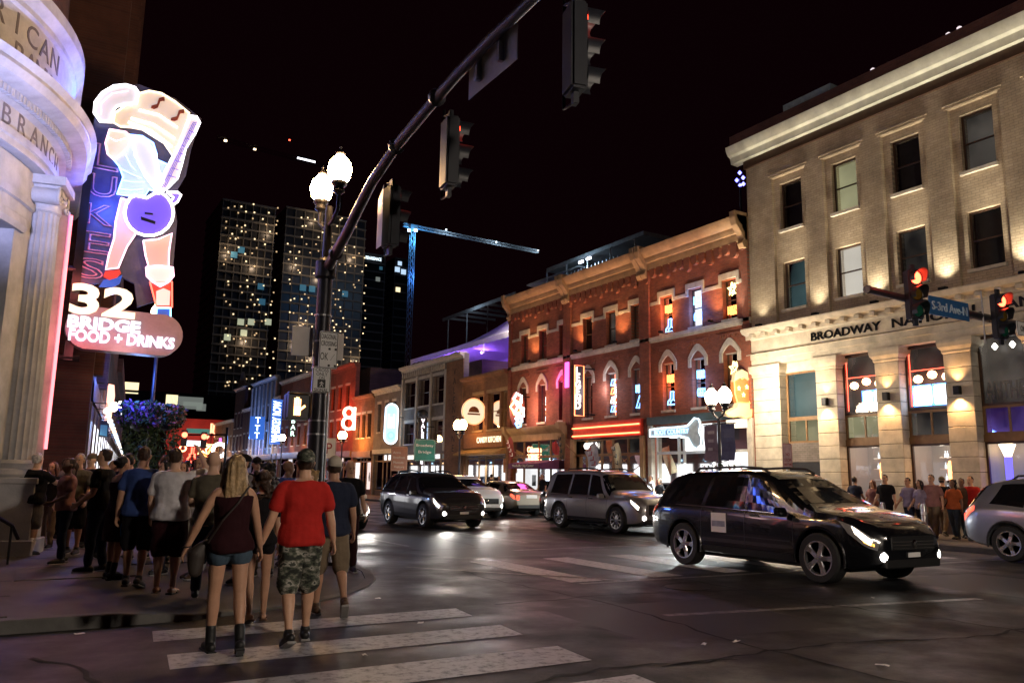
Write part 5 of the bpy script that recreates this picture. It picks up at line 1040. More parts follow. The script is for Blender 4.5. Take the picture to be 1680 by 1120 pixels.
def post(T, x, y, h, r=.06, base=True):
    MB().tube([(x, y, KERB - .01), (x, y, h * .3), (x, y, h)], [r * 1.2, r, r * .8], 12).build('post', 'pole_paint', T, smooth=True)
    if base: MB().lathe([(r * 3, KERB - .02), (r * 3, KERB + .12), (r * 2.4, KERB + .2), (r * 2, KERB + .6), (r * 1.5, KERB + .75), (r * 1.3, KERB + .8)], (x, y, 0), 14).build('post_base', 'pole_paint', T, smooth=True)
def street_lamp(lab, x, y, zg, power, twin=.28, col=(1, .66, .32), banners=False, baskets=None, axis='y', s=1.):
    T = wthing('street_lamp', lab, 'street lamp', (x, y, KERB), 'street lamps'); post(T, x, y, zg - .75)
    offs = (-twin, twin) if twin else (0,)
    for o in offs: acorn(T, (x, y + o, zg) if axis == 'y' else (x + o, y, zg), s, power / len(offs), col)
    if twin: MB().tube([(x + (0 if axis == 'y' else o * t), y + (o * t if axis == 'y' else 0), zg - .75 + .25 * abs(t) ** 2) for o, t in ((-twin, 1), (-twin, .6), (0, 0), (twin, .6), (twin, 1))], .035, 8).build('cross_arm', 'pole_paint', T, smooth=True)
    if banners:
        for sg, m_, em in ((1, mat('banner_grey', (.22, .16, .20), .8), 'banner_figure'), (-1, mat('banner_blue', (.10, .11, .20), .8), None)):
            yy = y + sg * .42; b = MB(); rows = [[(x + .015 * math.sin(k * 1.3), y + sg * (.08 + .62 * j / 5) + (.02 * math.sin(k)), zg - .95 - k * .15) for j in range(6)] for k in range(9)]
            for k in range(8):
                for j in range(5): b.quad(rows[k][j], rows[k + 1][j], rows[k + 1][j + 1], rows[k][j + 1])
            o = b.build('banner', m_, T, smooth='all')
            MB().tube([(x, y, zg - .93), (x, y + sg * .75, zg - .93)], .02, 6).build('banner_rod', 'pole_paint', T)
            if sg == 1:
                for k in range(3): MB().box(x - .03, x - .02, y + .2 + .05 * k, y + .5, zg - 1.25 - k * .28, zg - 1.15 - k * .28).build('banner_print', mat('banner_print', (.45, .40, .42), .8), T)
    if baskets:
        for k, (dy, r, fl) in enumerate(baskets): basket(T, (x, y + dy, zg - 2.55), r, fl, seed=int(x * 7 + y + k)); MB().tube([(x, y, zg - 2.2), (x, y + dy, zg - 2.15), (x, y + dy, zg - 2.5)], .02, 6).build('basket_arm', 'pole_paint', T)
    return T
XL = 19.85
def lampx(px_, py_): p = on_x(px_, py_, XL); return p.y, p.z
y, z = lampx(1178, 650); street_lamp('twin globe street lamp with banners and flower baskets in front of the boot shop', XL, y, z, 60, .30, (1, .72, .42), True, [(.35, .38, 'flower_pink'), (-.4, .45, 'flower_pink')])
y, z = lampx(755, 697); street_lamp('twin globe street lamp in front of the candy shop', XL, y, z, 60, .3, (1, .56, .2))
y, z = lampx(562, 714); street_lamp('twin globe street lamp right of the signal pole in front of the orange front', XL, y, z, 70, .3, (1, .5, .16))
y, z = lampx(463, 718); street_lamp('twin globe street lamp below the tall slim blue sign', XL, y, z, 50, .3, (1, .8, .55))
# flower-basket lamp on the left pavement
FP = on_y(247, 690, 25.5)
T = street_lamp('blue lit lamp post wrapped in big flower baskets left of the crowd', FP.x, 25.5, 6.3, 20, .3, (1, .7, .4))
lamp('blue_spill', (FP.x - .5, 24.7, 4.3), 90, (.08, .2, 1), T, 'POINT', .3)
for k, (dx, r, fl) in enumerate(((-.28, .62, 'flower_violet'), (.42, .55, 'flower_pink'))): basket(T, (FP.x + dx, 25.5, 3.15), r * .98, fl, 1.6, 1300, 5 + k)
for k in range(2): MB().tube([(FP.x, 25.5, 3.5), (FP.x + (-.3, .4)[k], 25.5, 3.55), (FP.x + (-.3, .4)[k], 25.5, 3.2)], .02, 6).build('basket_arm', 'pole_paint', T)
# near lamp behind the viewer on the other corner of the side street
street_lamp('twin globe street lamp on the near corner behind the viewer', 6.6, -4.2, 5.2, 760, .3, (1, .80, .62))
# ---------------------------------------------------------------- mast-arm signal pole
SX, SY = 4.6, 14.85
SP = wthing('signal_pole', 'tall signal pole with curved mast arm and twin globe lamps behind the walkers', 'signal pole', (SX, SY, KERB))
MB().tube([(SX, SY, KERB), (SX, SY, 1.2), (SX, SY, 5.4)], [.19, .165, .14], 16).build('shaft', 'pole_paint', SP, smooth=True)
MB().lathe([(.34, KERB), (.34, .3), (.27, .4), (.24, .9), (.2, 1.0)], (SX, SY, 0), 16).build('base', 'pole_paint', SP, smooth=True)
MB().tube([(SX, SY, 5.35), (SX, SY, 6.0), (SX, SY, 6.75)], [.11, .085, .07], 12).build('upper_shaft', 'pole_paint', SP, smooth=True)
MB().lathe([(.14, 5.28), (.2, 5.32), (.2, 5.62), (.13, 5.7)], (SX, SY, 0), 16).build('arm_collar', 'pole_paint', SP, smooth=True)
ys = [14.83, 14.3, 13.69, 13.1, 12.54, 11.5, 10.35, 9.36, 8.49, 7.38, 4.5, 1.5]; zs = [5.45, 5.68, 5.94, 6.24, 6.51, 6.79, 6.95, 7.07, 7.13, 7.15, 7.18, 7.2]
MB().tube([(SX, a, c) for a, c in zip(ys, zs)], [.10 - .003 * i for i in range(len(ys))], 14).build('mast_arm', 'arm_steel', SP, smooth='all')
for a, c in ((14.3, 5.68), (11.5, 6.79), (10.0, 7.0)): MB().tube([(SX, a - .04, c - .03), (SX, a + .04, c + .03)], .125, 12).build('arm_clamp', 'arm_steel', SP)
for yl, zl in ((15.42, 7.3), (14.32, 7.34)):
    acorn(SP, (SX, yl, zl), 1.0, 95, (1, .5, .16)); MB().tube([(SX, SY, 6.35), (SX, (SY * .5 + yl * .5), 6.4), (SX, yl, 6.55), (SX, yl, 6.85)], .04, 8).build('lamp_arm', 'pole_paint', SP, smooth=True)
def signal(lab, x, y, z0, face, parent_arm=None, lit=0, group='signal heads', tilt=0):
    """three-section head; face is the horizontal direction the lenses look"""
    f = Vector((*face, 0)).normalized(); s = Vector((-f.y, f.x, 0)); T = wthing('traffic_signal', lab, 'traffic signal', (x, y, z0), group)
    c = Vector((x, y, z0 + .54))
    MB().obox(c, f * .1, s * .17, (0, 0, .535)).build('housing', 'signal_black', T, bevel=.03, bseg=2)
    for k in range(3):
        cc = Vector((x, y, z0 + .18 + .36 * (2 - k))) + f * .1
        m_ = [emit('lens_red', (1, .05, .02), 14), 'lens_amber', 'lens_green'][k] if k == lit and lit == 0 else mat('lens_off_%d' % k, [(.12, .01, .01), (.12, .07, .01), (.01, .08, .05)][k], .25, bump=0)
        r_ = []
        for t in range(16): a = 2 * PI * t / 16; r_.append((math.cos(a), math.sin(a)))
        MB().rings([[cc + f * .015 * j + s * (.14 * rr * ca) + Vector((0, 0, .14 * rr * sa)) for ca, sa in r_] for j, rr in ((0, 1), (1, .8), (1.5, .4))]).build('lens', m_, T, smooth='all')
        v = MB(); n = 13; ring = []
        for t in range(n):
            a = -PI * .18 + PI * 1.36 * t / (n - 1); ca, sa = math.cos(a), math.sin(a); ln = .26 * (.55 + .45 * max(0, sa))
            p0 = cc + s * (.155 * ca) + Vector((0, 0, .155 * sa)); ring.append([p0, p0 + f * ln, p0 + f * ln + (s * ca + Vector((0, 0, sa))) * .008, p0 + (s * ca + Vector((0, 0, sa))) * .008])
        v.rings(ring); v.build('visor', 'signal_black', T, smooth=40)
    for zz_ in (z0 - .06, z0 + 1.13): MB().obox((x, y, zz_), f * .03, s * .05, (0, 0, .07)).build('mount', 'signal_black', T)
    return T, f, s
def hang(T, x, y, z0, arm_z, off):
    """tube bracket beside the head up to the arm"""
    MB().tube([(x, y, z0 - .1), (x, y + off, z0 - .1), (x, y + off, z0 + 1.2), (x, y + off, arm_z)], .022, 6).build('bracket_tube', 'black_metal', T)
    MB().tube([(x, y, z0 + 1.15), (x, y + off, z0 + 1.2)], .022, 6).build('bracket_tube', 'black_metal', T)
T, f, s = signal('signal head hanging from the middle of the curved mast arm', SX + .28, 10.1, 5.7, (1, -.12)); hang(T, SX + .28, 10.1, 5.7, 7.0, .22)
T, f, s = signal('large signal head at the top edge of the picture', SX + .3, 6.95, 5.84, (1, -.25)); hang(T, SX + .3, 6.95, 5.84, 7.1, .22)
T, f, s = signal('small signal head nearest the pole with a pale lit back', SX + .3, 12.35, 5.36, (1, .1)); hang(T, SX + .3, 12.35, 5.36, 6.5, .22)
MB().quad((SX + .06, 12.12, 5.3), (SX + .14, 12.56, 5.36), (SX + .14, 12.56, 6.22), (SX + .06, 12.12, 6.36)).build('pale_backplate', 'sign_white_sheet', T)
PL = wthing('arm_sign_plate', 'blank backside of a sign plate fixed behind the mast arm', 'sign', (SX + .16, 8.6, 6.7))
MB().box(SX + .13, SX + .14, 7.95, 9.25, 6.68, 7.28).build('plate', 'plate_grey', PL, bevel=.004)
for y in (8.3, 8.9): MB().box(SX + .05, SX + .125, y - .03, y + .03, 6.8, 7.2).build('fixing_strap', 'galv', PL)
# signs on the pole
def flat_sign(name, lab, x, y, z, w, h, m_, lines, ink='sign_black_ink', cat='sign', group=None, border=True, facing=-1):
    T = wthing(name, lab, cat, (x, y, z), group); pts = []
    r = min(w, h) * .08
    for cx, cz, a0 in ((w / 2 - r, h / 2 - r, 0), (-w / 2 + r, h / 2 - r, 90), (-w / 2 + r, -h / 2 + r, 180), (w / 2 - r, -h / 2 + r, 270)):
        for k in range(4): a = math.radians(a0 + k * 30); pts.append((x + cx + r * math.cos(a), y, z + cz + r * math.sin(a)))
    MB().prism(pts, (0, .012, 0)).build('plate', m_, T)
    if border: q = [(x + (p[0] - x) * .93, y - .004, z + (p[2] - z) * .95) for p in pts]; MB().tube(q + q[:1], .006, 4).build('border', ink, T)
    for tx, dx, dz, tw, th in lines: text('lettering', tx, ink, T, (x + dx * w, y - .006, z + dz * h), (1, 0, 0), (0, 0, 1), width=tw * w, height=th * h, ext=.002)
    return T
p = on_y(539, 574, 14.62); T = flat_sign('crossing_sign', 'white sign reading diagonal crossing ok on the signal pole', p.x, 14.62, p.z, .36, .70, 'sign_white_sheet', [('DIAGONAL', 0, .36, .82, .13), ('CROSSING', 0, .17, .82, .13), ('OK', -.22, -.18, .42, .2)])
for dx, dz in ((.05, .03), (.38, .03), (.05, -.42), (.38, -.42)): MB().box(p.x + dx * .36 - .02, p.x + dx * .36 + .02, 14.612, 14.618, p.z + dz * .7 - .02, p.z + dz * .7 + .02).build('corner_square', 'sign_black_ink', T)
for k in range(5): MB().box(p.x + .077 - .03 + .015 * k, p.x + .085 - .03 + .015 * k, 14.612, 14.618, p.z - .19 + .025 * k, p.z - .175 + .025 * k).build('walk_mark', 'sign_black_ink', T)
p = on_y(527, 623, 14.62); T = flat_sign('crossing_sign', 'white sign reading cross only on signal below the diagonal crossing sign', p.x, 14.60, p.z, .35, .48, 'sign_white_sheet', [('CROSS', 0, .38, .7, .13), ('ONLY', 0, .22, .6, .13), ('ON', 0, .07, .3, .12), ('SIGNAL', 0, -.4, .75, .13)])
MB().box(p.x - .075, p.x + .075, 14.592, 14.598, p.z - .145, p.z + .005).build('walk_panel', 'sign_black_ink', T)
b = MB()
for (x0, z0, x1, z1) in ((0, -.03, .0, -.075), (0, -.075, .03, -.13), (0, -.075, -.03, -.13), (0, -.04, .035, -.075), (0, -.04, -.035, -.07)): b.tube([(p.x + x0, 14.59, p.z + z0), (p.x + x1, 14.59, p.z + z1)], .008, 5)
b.build('walking_figure', 'sign_white_sheet', T)
a, c = on_y(480, 534, 15.1), on_y(562, 590, 15.1); T = wthing('sign_plate', 'pair of bare metal sign backs behind the signal pole', 'sign', ((a.x + c.x) / 2, 15.1, c.z))
MB().box(a.x, SX - .1, 15.08, 15.1, c.z, a.z).build('plate', 'plate_grey', T, bevel=.004); MB().box(SX + .1, c.x, 15.08, 15.1, c.z - .02, a.z - .06).build('plate', 'plate_grey', T, bevel=.004)
for z in (2.3, 2.55, 3.1, 3.55, 4.05, 4.55): MB().lathe([(.166, z), (.166, z + .03)], (SX, SY, 0), 16).build('steel_band', 'galv', SP)
MB().tube([(SX + .17, SY - .05, 1.2), (SX + .17, SY - .05, 3.4)], .02, 6).build('conduit', 'galv', SP)
# pedestrian signal showing the hand
p = on_y(490, 667, 14.55); PS = wthing('pedestrian_signal', 'black pedestrian signal showing an orange raised hand', 'traffic signal', tuple(p))
MB().box(p.x - .24, p.x + .2, 14.5, 14.72, p.z - .24, p.z + .24).build('housing', 'signal_black', PS, bevel=.03, bseg=2)
HM = emit('hand_amber', (1, .42, .13), 7); b = MB(); b.box(p.x - .1, p.x + .02, 14.485, 14.495, p.z - .16, p.z + .02)
for k in range(4): b.box(p.x - .1 + .032 * k, p.x - .077 + .032 * k, 14.485, 14.495, p.z + .025, p.z + .12 + (.03, .05, .045, .015)[k])
b.obox((p.x + .055, 14.49, p.z - .02), (.045, 0, .04), (0, .005, 0), (-.012, 0, .014)); b.build('hand_symbol', HM, PS)
MB().box(p.x - .24, p.x + .2, 14.34, 14.5, p.z + .23, p.z + .25).build('hood', 'signal_black', PS); MB().tube([(p.x + .2, 14.65, p.z), (SX - .1, SY - .05, p.z)], .03, 6).build('bracket', 'signal_black', PS)
for s_ in (-.235, .19): MB().box(p.x + s_, p.x + s_ + .01, 14.38, 14.5, p.z - .2, p.z + .23).build('hood', 'signal_black', PS)
# ---------------------------------------------------------------- right mast arm over the street
RM = wthing('signal_mast', 'horizontal signal mast arm reaching in from the right edge', 'signal pole', (22.4, 10.5, KERB))
MB().tube([(22.4, 10.5, KERB), (22.4, 10.5, 6.2)], [.17, .13], 14).build('shaft', 'pole_paint', RM, smooth=True)
MB().tube([(22.4, 10.5, 5.5), (18.5, 10.36, 5.5), (14.54, 10.14, 5.5)], [.11, .095, .075], 12).build('mast_arm', 'pole_paint', RM, smooth=True)
MB().lathe([(.085, -.05), (.09, .02), (.05, .05)], (14.52, 10.14, 5.5), 12, 'X').build('arm_cap', 'pole_paint', RM)
p = on_y(1500, 480, 10.0); signal('red signal head left of the blue street name sign', p.x, 10.02, 5.0, (-.3, -1)); q = on_y(1640, 512, 10.1); T, f, s = signal('red signal head at the right edge of the street name sign', q.x, 10.12, 4.95, (-.25, -1))
MB().tube([(q.x - .35, 10.3, 4.85), (q.x - .35, 10.3, 6.1)], .02, 6).build('bracket_tube', 'galv', T)
a, c = on_y(1524, 500, 10.15), on_y(1589, 512, 10.15); SN = wthing('street_name_sign', 'blue street name sign hanging on the right mast arm', 'sign', (a.x, 10.15, 5.3), None)
MB().box(a.x, c.x, 10.14, 10.17, 5.24, 5.66).build('blade', mat('sign_blue', (.02, .12, .32), .4), SN, bevel=.004); text('lettering', 'S-3rd Ave-N', mat('letter_pale', (.55, .7, .8), .4, bump=0), SN, ((a.x + c.x) / 2, 10.13, 5.45), (1, 0, 0), (0, 0, 1), width=(c.x - a.x) * .88, height=.2)
p = on_y(1676, 540, 10.2); flat_sign('arm_sign', 'small white sign at the right edge beside a red signal', p.x, 10.15, p.z, .6, .35, 'sign_white_sheet', [('ONE', 0, 0, .5, .4)])
lamp('lens_glow', (on_y(1507, 455, 9.6).x, 9.6, 5.9), 4, (1, .1, .05), RM, 'POINT', .1)
# far signals and sign at the next crossing
FA = wthing('signal_mast', 'far signal mast with two red lights at the next crossing', 'signal pole', (on_y(372, 740, 92).x, 92, 0))
a, c = on_y(300, 713, 92), on_y(372, 713, 92); MB().tube([(a.x, 92, a.z), (c.x, 92, a.z + .2)], .09, 8).build('mast_arm', 'black_metal', FA); MB().tube([(c.x, 92, 0), (c.x, 92, a.z + 1)], .13, 8).build('shaft', 'black_metal', FA)
p = on_y(325, 707, 92); MB().box(p.x - 1.2, p.x + 1.2, 91.8, 91.85, p.z - .25, p.z + .25).build('name_blade', emit('blade_green', (.1, .5, .4), .25), FA)
for x_, y_ in ((303, 713), (335, 716)): p = on_y(x_, y_, 91.7); MB().box(p.x - .3, p.x + .3, 91.75, 92, p.z - 1.2, p.z + .5).build('signal_housing', 'signal_black', FA); MB().lathe([(.02, -.08), (.3, -.02), (.3, .02)], tuple(p), 10, 'Y').build('red_lens', emit('lens_far', (1, .08, .04), 9), FA)
# ---------------------------------------------------------------- kerbside signs, flags, bollards
def post_sign(lab, px_, py_, X, w, h, m_, lines, ink, hgt=None):
    p = on_x(px_, py_, X); T = flat_sign('kerb_sign', lab, X, p.y, p.z, w, h, m_, lines, ink, group='kerbside signs'); MB().tube([(X, p.y + .04, KERB), (X, p.y + .04, p.z + h / 2)], .03, 6).build('post', 'galv', T); return T
post_sign('brown wayfinding sign on a post left of the green sign', 655, 752, 19.7, 1.1, 1.5, mat('sign_brown', (.30, .10, .03), .5), [('Arena', -.15, .25, .45, .1), ('Riverfront', 0, .05, .7, .1), ('Museum', -.05, -.15, .6, .1), ('Visitors', 0, -.33, .6, .1)], 'cream_paint')
post_sign('green direction sign on a post near the candy shop', 697, 738, 19.7, 1.35, 1.25, mat('sign_green', (.01, .22, .17), .4), [('Broadway', 0, .2, .8, .16), ('Bridge', 0, -.1, .6, .16)], 'sign_white_sheet')
T = post_sign('pale pink no stopping sign before the bank entrance', 1292, 747, 20.2, .42, .75, mat('sign_pinkwhite', (.6, .42, .45), .5), [('NO', 0, .05, .4, .12), ('STOP', 0, -.18, .7, .12), ('ANY TIME', 0, -.36, .8, .1)], mat('ink_red', (.35, .02, .03), .5))
T2 = post_sign('red and white parking sign half hidden by the signal pole', 540, 735, 8.1, .45, .65, 'sign_white_sheet', [('P', 0, 0, .4, .5)], 'ink_red')
def flag(lab, px_, py_, w, h, m_, rot=.5, print_=None):
    p = on_x(px_, py_, D - 1.3); T = wthing('flag', lab, 'flag', tuple(p), 'shop flags'); b = MB(); rows = []
    d = Vector((0, -math.cos(rot), math.sin(rot))); e = Vector((0, -math.sin(rot), -math.cos(rot)))
    for i in range(7): rows.append([p + d * (w * (i / 6 - .5)) + e * (h * (j / 8 - .5)) + Vector((.06 * math.sin(i * 1.1 + j * .6), 0, 0)) for j in range(9)])
    for i in range(6):
        for j in range(8): b.quad(rows[i][j], rows[i + 1][j], rows[i + 1][j + 1], rows[i][j + 1])
    b.build('cloth', m_, T, smooth='all'); top = p + d * (-w * .5) + e * (-h * .5)
    MB().tube([top, top + Vector((1.5, .25, -1.0))], .02, 6).build('flagpole', 'oak_frame', T)
    if print_:
        for k in range(4): c = p + Vector((-.1, 0, 0)) + e * (h * (k / 4 - .35)); MB().tube([c + d * (-.15 * w), c + d * (.1 * w) + e * .1, c + d * (.2 * w) - e * .05], .025, 5).build('print_stroke', print_, T)
flag('cream flag with dark script above the silver van roof', 1013, 752, .55, 1.3, mat('flag_cream', (.6, .5, .32), .8), .35, 'sign_black_ink')
flag('white flag hanging left of the cream flag', 972, 748, .9, 1.0, mat('flag_white', (.6, .58, .62), .8), .5, 'ink_red'); flag('brown flag beside the red neon shop window', 922, 733, .55, 1.2, mat('flag_brown', (.3, .17, .08), .8), .2, 'sign_black_ink')
flag('striped flag hanging left of the ochre shop front', 838, 735, .6, 1.1, mat('flag_red', (.25, .04, .04), .8), .6, 'sign_white_sheet')
for k, (x_, y_) in enumerate(((1447, 815), (1515, 828))): 
    p = on_z(x_, 880); q = on_x(x_, y_, 20.1); T = wthing('bollard', ['steel bollard left of the crowd at the bank', 'steel bollard right of the crowd at the bank'][k], 'bollard', (20.1, q.y, KERB), 'steel bollards')
    MB().lathe([(.07, KERB), (.07, 1.0), (.055, 1.06), (.0, 1.08)], (20.1, q.y, 0), 14).build('tube', 'alu_back', T, smooth=True); MB().lathe([(.073, .8), (.073, .88)], (20.1, q.y, 0), 14).build('band', 'sign_white_sheet', T)
# ---------------------------------------------------------------- boot sign and rooster neon on the row
p = on_x(1212, 655, D - .55); BS = wthing('boot_sign', 'giant tan cowboy boot sign with white toe by the bank corner', 'sign', tuple(p))
def bpt(x, y): q = on_y(1020 + x * .2143, 560 + y * .2143, p.y); return q
def bpanel(nm, pts, m_, dy=0, th=.16, ol=None):
    P_ = [bpt(*q) for q in pts]; b = MB(); b.prism([(q.x, p.y + dy - th / 2, q.z) for q in P_], (0, th, 0)); o = b.build(nm, m_, BS)
    if ol: t = MB(); qq = [(q.x, p.y + dy - th / 2 - .02, q.z) for q in P_]; t.tube(qq + qq[:1], .022, 6); k = t.build('neon_outline', ol); k.parent = o; k.matrix_parent_inverse = Matrix()
emit('boot_tan', (.75, .28, .08), .16); emit('boot_cream', (1, .74, .45), .2)
bpanel('shaft', [(845, 300), (875, 260), (905, 290), (935, 265), (965, 300), (970, 400), (960, 480), (870, 470), (850, 400)], 'boot_tan', 0, .18, WARM); bpanel('collar', [(840, 310), (850, 240), (900, 215), (945, 240), (950, 300), (910, 275), (870, 290)], 'boot_cream', -.06, .16)
bpanel('foot', [(870, 470), (975, 475), (970, 575), (925, 590), (890, 570), (830, 580), (790, 570), (770, 545), (820, 520), (860, 500)], 'boot_cream', -.03, .2, WARM)
bpanel('lit_panel', [(810, 600), (950, 590), (950, 660), (815, 665)], emit('boot_panel', (1, .9, .75), .6), 0, .16); MB().box(p.x + .7, D + .1, p.y - .05, p.y + .05, p.z + .3, p.z + .4).build('bracket', 'black_metal', BS)
for q in ((880, 360), (940, 350), (915, 410)): c = bpt(*q); MB().tube([(c.x + .09 * u, p.y - .12, c.z + .09 * v) for u, v in star + star[:1]], .014, 5).build('neon_star', 'neon_gold', BS)
lamp('corner_fill', (p.x - 1.1, p.y - 1.6, p.z + .2), 200, (1, .84, .62), BS, 'POINT', .25)  # point light added beside the boot to brighten the bank corner
p = on_x(848, 668, D - .8); RN = wthing('cowgirl_neon_sign', 'dazzling white and blue neon figure sign at the left end of the brick row', 'sign', tuple(p))
for dx, dz, r_, m_ in ((0, .45, .32, 'neon_white'), (-.1, 0, .42, 'neon_gold'), (.12, -.25, .36, 'neon_white'), (.1, -.62, .26, 'neon_ice'), (.05, -.9, .2, 'neon_blue2')):
    b = MB(); b.tube([(p.x + dx + r_ * u * .9, p.y - .1, p.z + dz + r_ * v) for u, v in [(math.cos(t * PI / 5) * (1 if t % 2 else .7), math.sin(t * PI / 5) * (1 if t % 2 else .75)) for t in range(11)]], .06, 6); b.build('neon_shape', m_, RN)
MB().prism([(p.x + .5 * math.cos(t * PI / 6), p.y - .05, p.z - .1 + 1.0 * math.sin(t * PI / 6)) for t in range(12)], (0, .1, 0)).build('backing', mat('sign_backing_red', (.12, .03, .02), .5), RN); MB().tube([(p.x, p.y, p.z + .6), (D, p.y, p.z + .6)], .03, 6).build('bracket', 'black_metal', RN)
lamp('neon_spill', (p.x - .3, p.y - 1.0, p.z), 70, (1, .45, .3), RN, 'POINT', .3)
a, c = on_x(948, 600, D - 1.0), on_x(948, 682, D - 1.0); NV = wthing('vertical_neon_sign', 'tall black framed sign with white neon letters on the red fascia building', 'sign', (a.x, a.y, c.z))
MB().box(a.x - .3, a.x + .3, a.y - .1, a.y + .1, c.z, a.z).build('sign_box', 'dark_paint', NV)
for i, ch in enumerate('LEGEND'): text('neon_letter', ch, emit('neon_letter_warm', (1, .75, .6), 6), NV, (a.x - .08, a.y - .13, a.z - .25 - i * (a.z - c.z - .4) / 6), (1, 0, 0), (0, 0, 1), height=.34, bold=.02)
q = [(a.x - .27, a.y - .12, c.z), (a.x + .27, a.y - .12, c.z), (a.x + .27, a.y - .12, a.z), (a.x - .27, a.y - .12, a.z)]; MB().tube(q + q[:1], .02, 6).build('neon_frame', 'neon_scarlet', NV)
for z in (a.z - .1, c.z + .1): MB().tube([(a.x, a.y, z), (D, a.y, z)], .04, 6).build('bracket', 'black_metal', NV)
# ================================================================ cars
def paint(name, col, metal=.3, rough=.28):
    m = mat(name, col, rough, metal, var=.05, nscale=3, bump=.0, spec=.5, coat=1.); return name
paint('paint_black', (.006, .007, .010), .2, .25); paint('paint_silver', (.42, .44, .47), .7, .3); paint('paint_grey', (.36, .36, .37), .6, .3); paint('paint_charcoal', (.045, .045, .05), .5, .28)
paint('paint_white', (.72, .72, .72), .0, .35); paint('paint_bluegrey', (.30, .32, .37), .6, .3); paint('paint_champagne', (.40, .36, .30), .6, .3)
mat('auto_glass', (.006, .007, .009), .04, 0, var=0, bump=0, spec=.6); mat('tyre_rubber', (.012, .012, .012), .75, var=.2, bump=.1, bscale=80); mat('alloy', (.55, .55, .57), .25, .9, var=.1, bump=0)
mat('chrome', (.75, .75, .77), .12, 1., var=0, bump=0); mat('black_plastic', (.015, .015, .016), .6, var=.15); mat('lens_clear', (.45, .45, .46), .08, .5, var=0, bump=0); mat('lens_dark', (.25, .25, .26), .1, var=0, bump=0); mat('red_lens', (.35, .015, .01), .15, var=0, bump=0)
HL = emit('headlight_lit', (1, .88, .70), 9); FOG = emit('fog_lit', (1, .93, .85), 9); TL = emit('tail_lit', (1, .06, .03), 3.5); AMB = emit('amber_lit', (1, .4, .06), 3)
def interp(tab, x):
    if x <= tab[0][0]: return tab[0][1]
    for (x0, y0), (x1, y1) in zip(tab, tab[1:]):
        if x <= x1:
            t = (x - x0) / (x1 - x0); return y0 + (y1 - y0) * t
    return tab[-1][1]
def smooth_tab(tab, n=64, it=3):
    x0, x1 = tab[0][0], tab[-1][0]; xs = [x0 + (x1 - x0) * k / n for k in range(n + 1)]; ys = [interp(tab, x) for x in xs]
    for _ in range(it): ys = [ys[0]] + [(ys[i - 1] + 2 * ys[i] + ys[i + 1]) / 4 for i in range(1, n)] + [ys[-1]]
    return list(zip(xs, ys))
